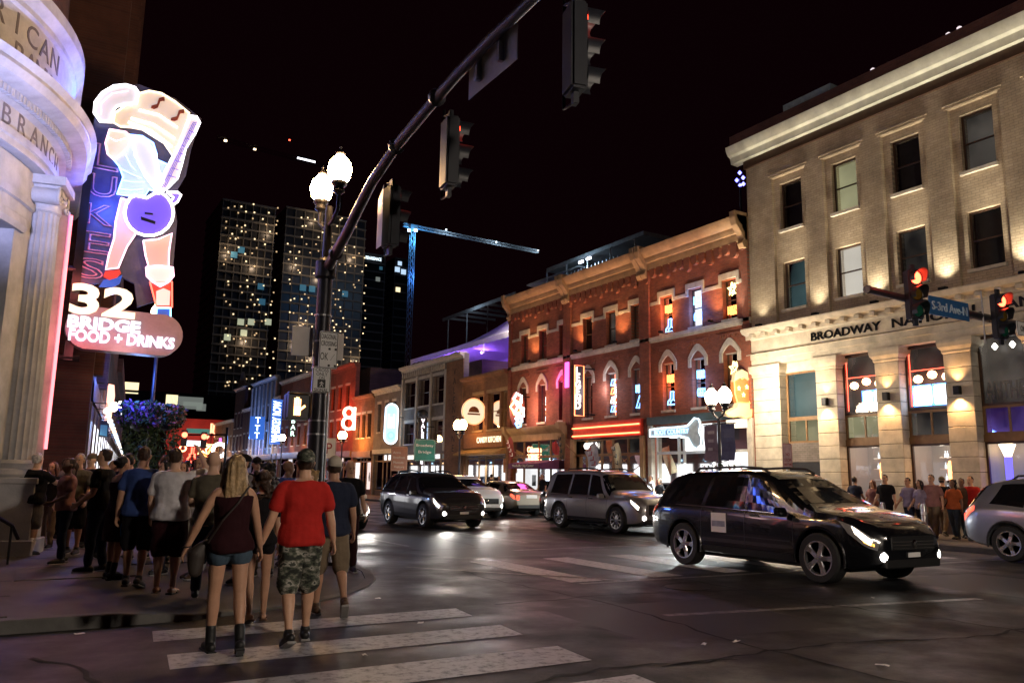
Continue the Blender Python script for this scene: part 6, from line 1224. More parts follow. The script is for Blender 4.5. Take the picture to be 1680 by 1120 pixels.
class Car:
    def __init__(s, L, W, H, kind):
        h = L / 2; s.L, s.W, s.H = L, W, H; s.w2 = W / 2
        s.kind = kind
        if kind == 'cuv':
            top = [(-h, .96), (-h + .06, 1.06), (-h + .14, 1.16), (-h + .34, 1.48), (-h + .56, H - .12), (-h + .95, H - .03), (-.35, H), (.2, H - .015), (.5, H - .12), (.8, H - .3), (1.34, 1.2), (1.5, 1.15), (1.95, 1.1), (h - .4, 1.03), (h - .15, .95), (h, .8)]
            belt = [(-h, .92), (-h + .25, 1.12), (-.8, 1.09), (.4, 1.05), (1.25, 1.02), (1.9, 1.0), (h - .35, .93), (h, .7)]
            roof = [(-h, .70), (-h + .3, .60), (-h + .8, .59), (0, .62), (.5, .6), (1.3, .72), (1.6, .78), (h - .3, .66), (h, .5)]
        elif kind == 'suv':
            top = [(-h, .98), (-h + .05, 1.05), (-h + .12, 1.12), (-h + .34, H - .09), (-h + .6, H - .02), (-.3, H), (.35, H - .03), (.62, H - .1), (1.28, 1.2), (1.42, 1.14), (1.9, 1.15), (h - .35, 1.1), (h - .12, 1.03), (h, .88)]
            belt = [(-h, .9), (-h + .2, 1.06), (0, 1.06), (1.2, 1.02), (1.9, 1.05), (h - .3, .99), (h, .77)]
            roof = [(-h, .72), (-h + .3, .62), (-h + .7, .63), (0, .64), (.6, .62), (1.28, .72), (1.6, .78), (h - .3, .66), (h, .5)]
        else:
            top = [(-h, .86), (-h + .06, .98), (-h + .2, 1.04), (-h + .75, 1.1), (-h + 1.35, H - .08), (-.55, H - .01), (-.1, H), (.3, H - .06), (1.15, 1.0), (1.3, .95), (h - .4, .82), (h - .1, .7), (h, .58)]
            belt = [(-h, .8), (-h + .3, .96), (0, .93), (1.1, .9), (h - .4, .76), (h, .5)]
            roof = [(-h, .7), (-h + .6, .68), (-h + 1.3, .56), (0, .58), (.4, .57), (1.15, .7), (h - .4, .64), (h, .5)]
        bot = [(-h, .46), (-h + .12, .34), (-h + .5, .26), (h - .5, .24), (h - .1, .28), (h, .36)]
        wid = [(-h, .80), (-h + .06, .90), (-h + .3, .97), (-h + .8, 1.), (h - 1.0, 1.), (h - .5, .965), (h - .2, .88), (h - .06, .77), (h, .66)]
        s.top, s.belt, s.bot = smooth_tab(top, 90, 2), smooth_tab(belt), smooth_tab(bot); s.wid = smooth_tab(wid, 90, 1); s.roof = smooth_tab(roof, 64, 3)
    def ring(s, x):
        w = s.w2 * interp(s.wid, x); zb, zt = interp(s.bot, x), interp(s.top, x); be = min(interp(s.belt, x), zt - .04); wr = min(interp(s.roof, x) * s.w2 / .5 * .5 / .5 * .5 if False else interp(s.roof, x) * s.w2 / .95 * 1.18, w * .97)
        m = (zb + be) / 2
        y7, z7 = .945 * w, be; y10, z10 = wr, zt - min(.07, (zt - be) * .35)
        q = [(0, zb), (.8 * w, zb), (.95 * w, zb + .05), (.985 * w, zb + .16), (1.0 * w, m), (1.0 * w, max(be - .2, m + .3 * (be - m))), (.985 * w, max(be - .09, m + .62 * (be - m))), (.965 * w, be - .025), (y7, z7)]
        for t in (.3, .62): q.append((y7 + (y10 - y7) * (t + .08 * math.sin(PI * t) * -1 * .6), z7 + (z10 - z7) * t))
        q += [(y10, z10), (.93 * wr, zt - .025 if zt - be > .1 else zt - .01), (.8 * wr, zt - .006), (.4 * wr, zt + .006), (0, zt + .01)]
        return q
    def S(s, x, v, sd):
        q = s.ring(x); i = min(int(v), len(q) - 2); t = v - i; return Vector((x, sd * (q[i][0] + (q[i + 1][0] - q[i][0]) * t), q[i][1] + (q[i + 1][1] - q[i][1]) * t))
    def patch(s, quad, sd, off=.006, nx=8, nv=4, mirror=False):
        """quad = ((x,v) low-back, low-front, high-front, high-back)"""
        b = MB(); rows = []
        (x0, v0), (x1, v1), (x2, v2), (x3, v3) = quad
        for j in range(nv + 1):
            t = j / nv; row = []
            for i in range(nx + 1):
                u = i / nx; xa, va = x0 + (x1 - x0) * u, v0 + (v1 - v0) * u; xb, vb = x3 + (x2 - x3) * u, v3 + (v2 - v3) * u
                x, v = xa + (xb - xa) * t, va + (vb - va) * t; e = .01
                p = s.S(x, v, sd); n = (s.S(x + e, v, sd) - s.S(x - e, v, sd)).cross(s.S(x, min(v + .05, 15), sd) - s.S(x, v - .05, sd))
                n = n.normalized() if n.length > 1e-9 else Vector((0, sd, 0))
                if n.y * sd < -.01 or (abs(n.y) <= .01 and n.z < 0): n = -n
                row.append(p + n * off)
            rows.append(row)
        for j in range(nv):
            for i in range(nx): b.quad(rows[j][i], rows[j][i + 1], rows[j + 1][i + 1], rows[j + 1][i])
        return b
def wheel_parts(T, x, y, r, w, sd, spokes, rimm='alloy', far=False):
    c = (x, y, r)
    t = MB().lathe([(r * .66, -w / 2), (r * .93, -w / 2 - .004), (r, -w / 2 + .03), (r, w / 2 - .03), (r * .93, w / 2 + .004), (r * .66, w / 2)], c, 32, 'Y', cap=False).build('wheel', 'tyre_rubber', T, smooth=True)
    def s_(nm, mb_, m_, **k): o = mb_.build(nm, m_, None, **k); o.parent = t
    yo = sd * w / 2
    s_('rim', MB().lathe([(r * .67, yo * .98), (r * .69, yo * 1.02), (r * .63, yo * 1.0), (r * .6, yo * .5)], c, 28, 'Y', cap=False), rimm, smooth=True)
    s_('rim_barrel', MB().lathe([(r * .64, yo * .2), (.01, yo * .2)], c, 20, 'Y'), 'black_plastic')
    n = spokes
    for k in range(n):
        a = 2 * PI * k / n + .3; d = Vector((math.sin(a), 0, math.cos(a))); e = Vector((math.cos(a), 0, -math.sin(a)))
        b = MB(); yy = Vector((0, y + yo * .86, 0)); base = Vector((x, 0, r))
        ww = r * (.13 if n == 5 else .07)
        rg = []
        for f, wd, dep in ((.1, .9, .0), (.4, .8, -.012), (.63, 1.15, -.004)):
            p = base + d * (r * f) + yy + Vector((0, sd * dep, 0)); rg.append([p + e * ww * wd, p + e * ww * wd * .8 + Vector((0, sd * .018, 0)), p - e * ww * wd * .8 + Vector((0, sd * .018, 0)), p - e * ww * wd, p - e * ww * wd * .9 - Vector((0, sd * .03, 0)), p + e * ww * wd * .9 - Vector((0, sd * .03, 0))])
        b.rings(rg); s_('spoke', b, rimm)
    s_('hub_cap', MB().lathe([(r * .17, yo * .8), (r * .17, yo * .93), (r * .1, yo * .97)], c, 14, 'Y'), rimm, smooth=True)
    return t
def make_car(name, lab, cat, x, y, rz, L=5.0, W=1.95, H=1.78, wb=3.0, kind='suv', pm='paint_black', wr=.37, spokes=5, lit=0, tail=False, chrome=True, rails=True, detail=True, amber=False, front_off=0, group='cars on the street', beam=70, beamcol=(1, .94, .85)):
    T = thing(name, lab, cat, (x, y, .004), rz, group); C = Car(L, W, H, kind); h = L / 2
    xf, xr = wb / 2 + .05 + front_off, -wb / 2 + .05 + front_off
    st = sorted({round(-h + L * k / 54, 4) for k in range(55)} | {-h + .03, h - .03})
    rings = []
    for X in st:
        q = C.ring(X); rings.append([Vector((X, p[0], p[1])) for p in q] + [Vector((X, -p[0], p[1])) for p in q[-2:0:-1]])
    b = MB(); b.rings(rings); body = b.build('body', pm, T, smooth=32)
    cut = MB()
    for X in (xf, xr):
        for sd in (1, -1): cut.lathe([(wr + .065, sd * (W / 2 - .32)), (wr + .065, sd * (W / 2 + .2))], (X, 0, wr + .01), 30, 'Y')
    co = bpy.data.objects.new('cutter', bpy.data.meshes.new('cutter')); co.data.from_pydata(cut.v, [], cut.f)
    bmc = bmesh.new(); bmc.from_mesh(co.data); bmesh.ops.recalc_face_normals(bmc, faces=bmc.faces); bmc.to_mesh(co.data); bmc.free()
    to = bpy.data.objects.new('b', body.data); md = to.modifiers.new('b', 'BOOLEAN'); md.operation = 'DIFFERENCE'; md.object = co; md.solver = 'MANIFOLD'
    me = bake(to, co); bpy.data.objects.remove(to); bpy.data.objects.remove(co); body.data = me
    me.shade_smooth(); me.set_sharp_from_angle(angle=math.radians(32))
    for X in (xf, xr):
        for sd in (1, -1): wheel_parts(T, X, sd * (W / 2 - .13), wr, .25, sd, spokes)
        MB().box(X - wr - .02, X + wr + .02, -W / 2 + .36, W / 2 - .36, .28, wr * 2 + .05).build('wheel_well', 'black_plastic', T)
    MB().box(-h + .6, h - .6, -W / 2 + .3, W / 2 - .3, .2, .3).build('underbody', 'black_plastic', T)
    V0, V1 = 8.12, 10.78
    for sd in (1, -1):
        if kind == 'cuv': wins = [((.10, V0), (1.04, V0), (.42, V1), (.10, V1)), ((-.95, V0), (.02, V0), (.02, V1), (-.8, V1)), ((-h + .62, V0 + .35), (-1.05, V0), (-.9, V1), (-h + .86, V1))]
        elif kind == 'suv': wins = [((.16, V0), (1.02, V0), (.56, V1), (.16, V1)), ((-.92, V0), (.08, V0), (.08, V1), (-.8, V1)), ((-h + .5, V0 + .15), (-1.02, V0), (-.9, V1), (-h + .72, V1))]
        else: wins = [((-.02, V0), (.92, V0), (.28, V1), (-.02, V1)), ((-1.0, V0), (-.1, V0), (-.1, V1), (-.95, V1))]
        for q in wins: C.patch(q, sd, .006).build('side_window', 'auto_glass', T, smooth='all')
        if chrome:
            C.patch(((wins[-1][0][0], V0 - .28), (1.05, V0 - .28), (1.02, V0 - .06), (wins[-1][0][0], V0 - .06)), sd, .009, 14, 1).build('window_trim', 'chrome', T)
        if detail:
            for X in ((.06, -1.0, 1.1) if kind != 'sedan' else (-.06, -1.05, 1.0)):
                C.patch(((X, 3.2), (X + .012, 3.2), (X + .012, 8.05), (X, 8.05)), sd, .002, 1, 8).build('door_seam', 'black_plastic', T)
            for X in (-.78, .3): p = C.S(X, 6.4, sd); MB().obox(p + Vector((0, sd * .022, .0)), (.1, 0, 0), (0, .016, 0), (0, 0, .014)).build('door_handle', 'chrome' if chrome else pm, T, bevel=.008)
            C.patch(((xr + wr + .1, 2.0), (xf - wr - .1, 2.0), (xf - wr - .1, 3.0), (xr + wr + .1, 3.0)), sd, .006, 10, 2).build('sill_trim', 'black_plastic', T)
        p = C.S(.98, 8.0, sd); mr = MB(); mr.rings([[p + Vector((dx, sd * (.06 + dy), .03 + dz)) for dx, dz in ((.05 * s_, -.06 * s_), (.07 * s_, .0), (.04 * s_, .09 * s_), (-.06 * s_, .09 * s_), (-.07 * s_, -.05 * s_))] for dy, s_ in ((0, .6), (.05, 1), (.17, 1), (.22, .7))]); mr.build('mirror', pm, T, smooth=40)
        # wheel-arch lips
        for X in (xf, xr):
            R_ = wr + .075; pts = []
            for k in range(17):
                a = PI * (-.08 + 1.16 * k / 16); px_, pz = X + R_ * math.cos(a), wr + .01 + R_ * math.sin(a)
                q = C.ring(px_); yy = max(W / 2 * interp(C.wid, px_), .1); pts.append((px_, sd * (yy * .992), pz))
            MB().tube(pts, .022, 6).build('arch_lip', 'black_plastic' if not amber else pm, T, smooth=True)
        # lamps
        hl = C.patch(((h - .44, 5.5), (h - .07, 4.5), (h - .05, 6.7), (h - .66, 7.95)), sd, .008, 8, 5) if kind != 'sedan' else C.patch(((h - .44, 5.4), (h - .07, 4.6), (h - .05, 6.7), (h - .6, 7.8)), sd, .006, 6, 4)
        o = hl.build('headlight', 'lens_clear', T, smooth='all')
        if lit:
            k_ = C.patch(((h - .34, 5.9), (h - .14, 5.3), (h - .12, 6.3), (h - .40, 7.1)), sd, .013, 6, 4).build('lamp_bulb', HL, None, smooth='all'); k_.parent = o
        fz = .48; MB().lathe([(.085, -.03), (.08, .03), (.03, .045)], (h - .045, sd * W * .325, fz), 14, 'X').build('fog_lamp', FOG if lit else 'lens_dark', T)
        tl = C.patch(((-h + .05, 5.6), (-h + .3, 6.2), (-h + .3, 8.3), (-h + .12, 8.5)), sd, .008, 4, 5); tl.build('tail_lamp', TL if tail else 'red_lens', T, smooth='all')
        MB().obox((-h + .02, sd * W * .36, .86 if kind != 'sedan' else .78), (.02, 0, 0), (0, .09, 0), (0, 0, .1)).build('tail_lamp', TL if tail else 'red_lens', T, bevel=.02)
        if rails and kind != 'sedan':
            MB().tube([(-h + 1.0, sd * .57, H - .06), (-h + 1.15, sd * .585, H + .03), (-.3, sd * .6, H + .06), (.15, sd * .59, H + .03), (.32, sd * .58, H - .05)], .022, 8).build('roof_rail', 'black_plastic' if pm != 'paint_silver' else 'chrome', T, smooth=True)
        if lit:
            for z_, pw in ((.82, beam), (fz, beam * .4)): lamp('headlight_beam', (h + .06, sd * W * .36, z_), pw * .45, beamcol, T, 'SPOT', .06, None, 75, .7).rotation_euler = (0, math.radians(-82), 0)
    if kind == 'cuv':
        ws = ((.56, 11.05), (1.28, 8.9), (1.28, 15), (.56, 15)); rw = ((-h + .17, 9.3), (-h + .62, 11.5), (-h + .62, 15), (-h + .17, 15))
    elif kind == 'suv':
        ws = ((.66, 11.05), (1.22, 8.9), (1.22, 15), (.66, 15)); rw = ((-h + .14, 9.3), (-h + .42, 11.6), (-h + .42, 15), (-h + .14, 15))
    else: ws = ((.34, 11.05), (1.1, 8.9), (1.1, 15), (.34, 15)); rw = ((-h + .8, 9.3), (-h + 1.3, 11.4), (-h + 1.3, 15), (-h + .8, 15))
    for nm, q in (('windscreen', ws), ('rear_window', rw)):
        b = C.patch(q, 1, .006, 6, 6); b2 = C.patch(q, -1, .006, 6, 6); n = len(b.v); b.v += b2.v; b.f += [tuple(i + n for i in f) for f in b2.f]; b.build(nm, 'auto_glass', T, smooth='all')
    zt = interp(C.top, h)
    MB().box(h - .03, h + .015, -W * .27, W * .27, .56, zt - .02).build('grille', 'black_plastic', T, bevel=.02)
    for k in range(3): MB().box(h + .012, h + .022, -W * .26, W * .26, .585 + k * .05, .6 + k * .05).build('grille_bar', 'chrome', T)
    MB().lathe([(.055, 0), (.06, .012), (.03, .018)], (h + .018, 0, .66), 16, 'X').build('badge', 'chrome', T)
    MB().box(h - .12, h + .01, -W * .34, W * .34, .3, .44).build('front_valance', 'black_plastic', T, bevel=.02); MB().box(-h - .01, -h + .1, -W * .36, W * .36, .34, .5).build('rear_valance', 'black_plastic', T, bevel=.02)
    MB().box(-h - .012, -h + .01, -.26, .26, .76, .9).build('licence_plate', 'sign_white_sheet', T); MB().box(h + .012, h + .02, -.15, .15, .46, .53).build('licence_plate', 'sign_white_sheet', T)
    if amber:
        for sd in (1, -1): C.patch(((h - .22, 5.3), (h - .1, 5.2), (h - .1, 5.7), (h - .25, 5.9)), sd, .01, 2, 2).build('indicator', AMB, T)
    return T
HD = -PI / 2
def side_place(fw, rwp, W):
    a, b_ = on_z(*fw), on_z(*rwp); return (a.x + b_.x) / 2 + W / 2 - .02, (a.y + b_.y) / 2
x, y = side_place((1345, 958), (1124, 926), 2.0)
ACA = make_car('black_suv', 'black sport utility car with headlights on crossing in front', 'car', x, y + .06, HD, 5.1, 2.0, 1.77, 3.06, 'cuv', 'paint_black', .39, 5, 1, False, True, True, True, True, beam=55)
b = MB(); b.box(-.72, -.36, -1.008, -1.002, .66, 1.0); b.build('door_placard', 'sign_white_sheet', ACA); MB().box(-.70, -.38, -1.012, -1.009, .76, .86).build('placard_print', 'galv', ACA)
x, y = side_place((1017, 874), (908, 865), 1.93)
make_car('silver_suv', 'silver grey large sport utility car with blue white headlights in the middle', 'car', x, y, HD, 5.1, 1.93, 1.87, 3.02, 'suv', 'paint_grey', .39, 10, 1, False, True, True, beam=60, beamcol=(.8, .9, 1))
x, y = side_place((690, 866), (637, 858), 1.92)
make_car('grey_suv', 'dark grey sport utility car with bright headlights coming up the street', 'car', x, y, HD, 4.85, 1.92, 1.72, 2.79, 'cuv', 'paint_charcoal', .38, 5, 1, False, True, True, beam=90)
p = on_z(1655, 921)
make_car('silver_suv', 'silver blue sport utility car cut off by the right edge', 'car', p.x + .88, p.y - 1.42, HD, 4.75, 1.82, 1.74, 2.86, 'cuv', 'paint_bluegrey', .37, 5, 0, True, False, True)
make_car('white_suv', 'white crossover half hidden behind the dark grey car', 'car', 15.6, 30.3, HD, 4.7, 1.85, 1.66, 2.75, 'cuv', 'paint_white', .36, 5, 1, False, True, False, beam=40)
p = on_z(828, 833)
make_car('silver_sedan', 'champagne silver sedan seen from behind beyond the silver grey car', 'car', 18.27, 31.4, PI / 2, 4.85, 1.84, 1.46, 2.8, 'sedan', 'paint_champagne', .34, 10, 0, True, True, False)
make_car('dark_sedan', 'dark sedan parked at the kerb ahead of the champagne one', 'car', 18.25, 40.5, PI / 2, 4.8, 1.84, 1.5, 2.8, 'sedan', 'paint_charcoal', .34, 5, 0, False, True, False)
make_car('dark_suv', 'black car parked at the far kerb behind the silver grey car', 'car', 18.3, 24.9, PI / 2, 4.9, 1.9, 1.82, 2.85, 'suv', 'paint_black', .37, 5, 0, False, True, True)
p = on_z(604, 868)
make_car('white_sedan', 'white car with one bright headlight right of the walkers', 'car', p.x - 1.05, p.y + 1.5, HD, 4.7, 1.84, 1.5, 2.75, 'sedan', 'paint_white', .34, 5, 1, False, True, False, beam=60)
make_car('silver_sedan', 'small silver car farther up the street behind the white one', 'car', 10.0, 39.5, HD, 4.7, 1.82, 1.46, 2.75, 'sedan', 'paint_silver', .34, 5, 0, False, True, False, detail=False)
make_car('dark_sedan', 'dark car far up the street between the walkers and the grey car', 'car', 13.2, 52, HD, 4.7, 1.82, 1.46, 2.75, 'sedan', 'paint_charcoal', .34, 5, 1, False, True, False, detail=False, beam=40)
make_car('dark_suv', 'dark car farthest up the street below the blue signs', 'car', 10.3, 66, HD, 4.7, 1.9, 1.75, 2.75, 'suv', 'paint_charcoal', .36, 5, 1, False, False, False, detail=False, beam=40)
make_car('white_sedan', 'pale car parked at the left kerb beyond the pole', 'car', 6.6, 46, PI / 2, 4.6, 1.8, 1.48, 2.7, 'sedan', 'paint_silver', .34, 5, 0, False, True, False, detail=False)
# ================================================================ people
SKIN = {'a': (.50, .29, .19), 'b': (.40, .22, .14), 'c': (.16, .085, .055), 'd': (.56, .35, .25)}
for k, c in SKIN.items(): mat('skin_' + k, tuple(min(.8, v * 1.28) for v in c), .5, var=.12, nscale=9, bump=.08, bscale=90, obj=True)
def cloth(name, col, rough=.9): mat(name, col, rough, var=.22, nscale=7, bump=1.0, bscale=11, spec=.2, obj=True); return name
for n_, c_ in dict(c_black=(.010, .009, .011), c_white=(.72, .70, .74), c_red=(.50, .025, .02), c_navy=(.022, .028, .055), c_blue=(.04, .075, .24), c_olive=(.12, .105, .075), c_grey=(.16, .155, .16), c_denim=(.055, .085, .12), c_darkdenim=(.025, .032, .06), c_maroon=(.028, .006, .009), c_pink=(.55, .26, .30), c_khaki=(.20, .15, .10), c_cream=(.5, .45, .38), c_orange=(.42, .10, .03), c_rose=(.34, .17, .16), c_brown=(.09, .05, .03), c_teal=(.02, .25, .5), c_lilac=(.3, .26, .38)).items(): cloth(n_, c_)
for n_, c_ in dict(h_blond=(.38, .25, .12), h_brown=(.045, .022, .012), h_black=(.010, .008, .008), h_grey=(.35, .34, .33), h_white=(.60, .58, .56), h_red=(.13, .045, .02)).items(): mat(n_, c_, .5, var=.55, nscale=24, bump=.8, bscale=50, spec=.4, obj=True)
def camo():
    m, nt, b = _new('c_camo'); N, L = nt.nodes, nt.links; tc = N.new('ShaderNodeTexCoord'); n = N.new('ShaderNodeTexNoise'); n.inputs['Scale'].default_value = 11; n.inputs['Detail'].default_value = 2
    mp = N.new('ShaderNodeMapping'); mp.inputs['Scale'].default_value = (1, 1, 1.7); L.new(tc.outputs['Object'], mp.inputs[0]); L.new(mp.outputs[0], n.inputs['Vector'])
    r = N.new('ShaderNodeValToRGB'); r.color_ramp.interpolation = 'CONSTANT'; e = r.color_ramp.elements
    e[0].position = 0; e[0].color = (.02, .022, .018, 1); e[1].position = .42; e[1].color = (.06, .07, .05, 1)
    for p_, c_ in ((.5, (.16, .16, .13)), (.56, (.34, .33, .29)), (.63, (.05, .055, .045))): x = e.new(p_); x.color = (*c_, 1)
    L.new(n.outputs['Fac'], r.inputs['Fac']); L.new(r.outputs['Color'], b.inputs['Base Color']); b.inputs['Roughness'].default_value = .9; MATS['c_camo'] = m
camo()
mat('shoe_black', (.012, .012, .013), .5, obj=True); mat('shoe_white', (.55, .54, .52), .6, obj=True); mat('shoe_brown', (.10, .05, .025), .5, obj=True); mat('sole', (.35, .34, .33), .7, obj=True); mat('eye_dark', (.01, .008, .007), .2, var=0, bump=0); mat('lip', (.30, .10, .09), .5, var=0, bump=0)
def remesh(mb, vox, it=2, disp=0., freq=9., seed=0, zf=.55):
    me = bpy.data.meshes.new('r'); me.from_pydata(mb.v, [], mb.f)
    bm = bmesh.new(); bm.from_mesh(me); bmesh.ops.recalc_face_normals(bm, faces=bm.faces); bm.to_mesh(me); bm.free()
    o = bpy.data.objects.new('r', me); md = o.modifiers.new('r', 'REMESH'); md.mode = 'VOXEL'; md.voxel_size = vox
    if it: sm = o.modifiers.new('s', 'SMOOTH'); sm.factor = .5; sm.iterations = it
    out = bake(o); bpy.data.objects.remove(o); bpy.data.meshes.remove(me)
    if disp:
        sv = Vector((seed * 3.1, seed * 1.7, 0))
        co = [v.co.copy() for v in out.vertices]; no = [v.normal.copy() for v in out.vertices]; flat = []
        for c, n in zip(co, no): c += n * (disp * noise.noise(Vector((c.x * freq, c.y * freq, c.z * freq * zf)) + sv)); flat += c[:]
        out.vertices.foreach_set('co', flat); out.update()
    out.shade_smooth(); return out
def chain(mb, pts, rad, n=10, sub_=3, flat=1.0):
    """tapered limb with rounded ends"""
    P_ = [Vector(p) for p in pts]; Q, R_ = [], []
    for i in range(len(P_) - 1):
        a, b_, c, d = P_[max(i - 1, 0)], P_[i], P_[i + 1], P_[min(i + 2, len(P_) - 1)]
        for k in range(sub_):
            t = k / sub_; Q.append(.5 * ((2 * b_) + (c - a) * t + (2 * a - 5 * b_ + 4 * c - d) * t * t + (3 * b_ - a - 3 * c + d) * t ** 3) if len(P_) > 2 else b_.lerp(c, t)); R_.append(rad[i] + (rad[i + 1] - rad[i]) * t)
    Q.append(P_[-1]); R_.append(rad[-1])
    t0, t1 = (Q[0] - Q[1]).normalized(), (Q[-1] - Q[-2]).normalized()
    Q = [Q[0] + t0 * R_[0] * .9, Q[0] + t0 * R_[0] * .6] + Q + [Q[-1] + t1 * R_[-1] * .6, Q[-1] + t1 * R_[-1] * .9]; R_ = [R_[0] * .35, R_[0] * .78] + R_ + [R_[-1] * .78, R_[-1] * .35]
    return mb.tube(Q, R_, n, True, flat)
def ell(mb, c, rx, ry, rz, n=12):
    rings = []
    for k in range(1, 8): a = PI * k / 8; rings.append([(c[0] + rx * math.sin(a) * math.cos(2 * PI * j / n), c[1] + ry * math.sin(a) * math.sin(2 * PI * j / n), c[2] - rz * math.cos(a)) for j in range(n)])
    return mb.rings(rings)
def person(lab, x, y, face, H=1.75, sex='m', skin='a', build=1., top=('tee', 'c_black'), bottom=('shorts', 'c_grey'), shoes=('sneaker', 'shoe_black'), hair=('short', 'h_brown'), legs=(8, 4, -8, 10), armL=(0, 8, 10, 0), armR=(0, 8, 10, 0), belly=0., near=True, lean=0., headturn=0., z0=0., group='people on the street', socks=None, head_pitch=0., seed=0, foot_out=8, faceon=True):
    s = H / 1.75; V = Vector; fem = sex == 'f'; vx = (.0095 if near else .016)
    T = thing('person', lab, 'person', (x, y, max(z0, gz(x, y)) if x < 6 else z0), face, group); sh_w = (.165 if fem else .195) * s * (1 + (build - 1) * .5); hip_w = .09 * s
    th, sk = .43 * s, .42 * s
    # legs
    L_ = []; need = []
    for sd, a, k in ((-1, legs[0], legs[1]), (1, legs[2], legs[3])):
        a, b_ = math.radians(a), math.radians(a - k); d1 = V((sd * .035, math.sin(a), -math.cos(a))); d2 = V((sd * .01, math.sin(b_), -math.cos(b_))); L_.append((sd, d1, d2, b_)); need.append(th * math.cos(a) + sk * math.cos(b_) + .085 * s)
    hz = max(need); hip = V((0, 0, hz)); LG = []
    for sd, d1, d2, b_ in L_:
        h0 = hip + V((sd * hip_w, 0, 0)); kn = h0 + d1 * th; an = kn + d2 * sk; LG.append((sd, h0, kn, an, b_))
    up = V((0, math.sin(lean), math.cos(lean)))
    def tz(z): return hip + up * (z - .93) * s   # torso point at nominal height z
    W_ = (lambda v: v * s * (1 + (build - 1) * .9))
    secs = [(.84, .125, .105, 0), (.89, .165 if not fem else .172, .12, -.01), (.95, .168 if not fem else .175, .122, -.008), (1.06, .152 if not fem else .128, .105, .006), (1.16, .158 if not fem else .132, .105, .008), (1.27, .176 if not fem else .15, .118 if not fem else .125, .008), (1.36, .18 if not fem else .152, .115, 0), (1.41, .148 if not fem else .122, .09, -.008), (1.44, .105 if not fem else .09, .075, -.01), (1.465, .07, .064, -.008)]
    def torso(mb, grow, z_lo, z_hi, flare=0.):
        rings = []; S_ = [q for q in secs if z_lo - 1e-6 <= q[0] <= z_hi + 1e-6]
        def at_(z):
            for q0, q1 in zip(secs, secs[1:]):
                if q0[0] <= z <= q1[0]: t = (z - q0[0]) / (q1[0] - q0[0]); return tuple(a + (b_ - a) * t for a, b_ in zip(q0, q1))
            return secs[0] if z < secs[0][0] else secs[-1]
        if not S_ or S_[0][0] > z_lo + .01: q = at_(z_lo); S_ = [(z_lo, *q[1:])] + S_
        if S_[-1][0] < z_hi - .01: q = at_(z_hi); S_ = S_ + [(z_hi, *q[1:])]
        for z, rx, ry, yo in S_:
            bl = belly * math.exp(-((z - 1.06) / .13) ** 2); c = tz(z); fl = flare * max(0, (1.1 - z))
            rings.append([c + V(((W_(rx) + grow + fl) * math.cos(t), (W_(ry) + grow + fl) * math.sin(t) + yo * s + (bl * s * max(0, math.sin(t))), 0)) for t in [2 * PI * j / 20 for j in range(20)]])
        return mb.rings(rings)
    # arms
    AR = []
    for sd, (f, o, e, inn) in ((-1, armL), (1, armR)):
        f, o, e, inn = [math.radians(q) for q in (f, o, e, inn)]; s0 = tz(1.395) + V((sd * sh_w * .94, -.01, 0))
        d1 = V((sd * math.sin(o), math.sin(f) * math.cos(o), -math.cos(f) * math.cos(o))); f2 = f + e; d2 = V((sd * math.sin(o - inn), math.sin(f2) * math.cos(o - inn), -math.cos(f2) * math.cos(o - inn)))
        el = s0 + d1 * .29 * s; wr_ = el + d2 * .25 * s; AR.append((sd, s0, el, wr_, d2))
    b = MB(); fat = s * (1 + (build - 1) * .8); lf = .93 if fem else 1.
    torso(b, 0, .84, 1.465)
    for sd, h0, kn, an, bb in LG:
        kk = kn - h0
        chain(b, [h0 + V((0, 0, .02)), h0 + kk * .4, kn, kn + (an - kn) * .3, kn + (an - kn) * .75, an], [.088 * fat, .08 * fat * lf, .054 * fat, .056 * fat, .036 * s, .034 * s], 12)
        f_ = V((math.sin(math.radians(foot_out)) * sd, math.cos(math.radians(foot_out)), 0)); pt = max(-1.0, min(0.0, bb)) * .9; f_ = V((f_.x, f_.y * math.cos(pt), math.sin(pt))); upn = V((0, -math.sin(pt), math.cos(pt)))
        chain(b, [an - f_ * .05 * s - upn * .045 * s, an + f_ * .06 * s - upn * .05 * s, an + f_ * .15 * s - upn * .062 * s], [.035 * s, .036 * s, .028 * s], 10)
    for sd, s0, el, wr_, d2 in AR:
        chain(b, [s0 + V((-sd * .03, 0, .0)), s0 + (el - s0) * .25, el, el + (wr_ - el) * .3, wr_], [.052 * fat * lf, .05 * fat * lf, .039 * fat * lf, .041 * fat * lf, .026 * s], 10)
        d = d2.normalized(); lat = V((0, 1, 0)) - d * d.y; lat = lat.normalized() if lat.length > .2 else V((1, 0, 0)); pn = lat.cross(d) * sd    # thumb side points forward
        if pn.x * sd > 0: pn = -pn
        kn_ = wr_ + d * .085 * s
        for w in (-.024, 0, .024): chain(b, [wr_ + lat * w * .7, kn_ + lat * w * 1.15], [.017 * s, .0145 * s], 8, 2)
        for j, (w, ln) in enumerate(((.034, .068), (.012, .076), (-.011, .071), (-.032, .056))):
            p0 = kn_ + lat * w * s; p1 = p0 + (d * .85 + pn * .3).normalized() * ln * .5 * s; p2 = p1 + (d * .6 + pn * .7).normalized() * ln * .5 * s; chain(b, [p0, p1, p2], [.0105 * s, .0095 * s, .008 * s], 7, 2)
        t0 = wr_ + d * .03 * s + lat * .025 * s; chain(b, [t0, t0 + (d * .6 + lat * .65 + pn * .2).normalized() * .035 * s, t0 + (d * .8 + lat * .62 + pn * .35).normalized() * .072 * s], [.014 * s, .012 * s, .0095 * s], 7, 2)
    nk = tz(1.44); hc = tz(1.50) + V((0, .012 * s, 0)); chain(b, [nk, hc + V((0, .005, .04))], [.066 * s * (1 if not fem else .82), .058 * s * (1 if not fem else .82)], 12)
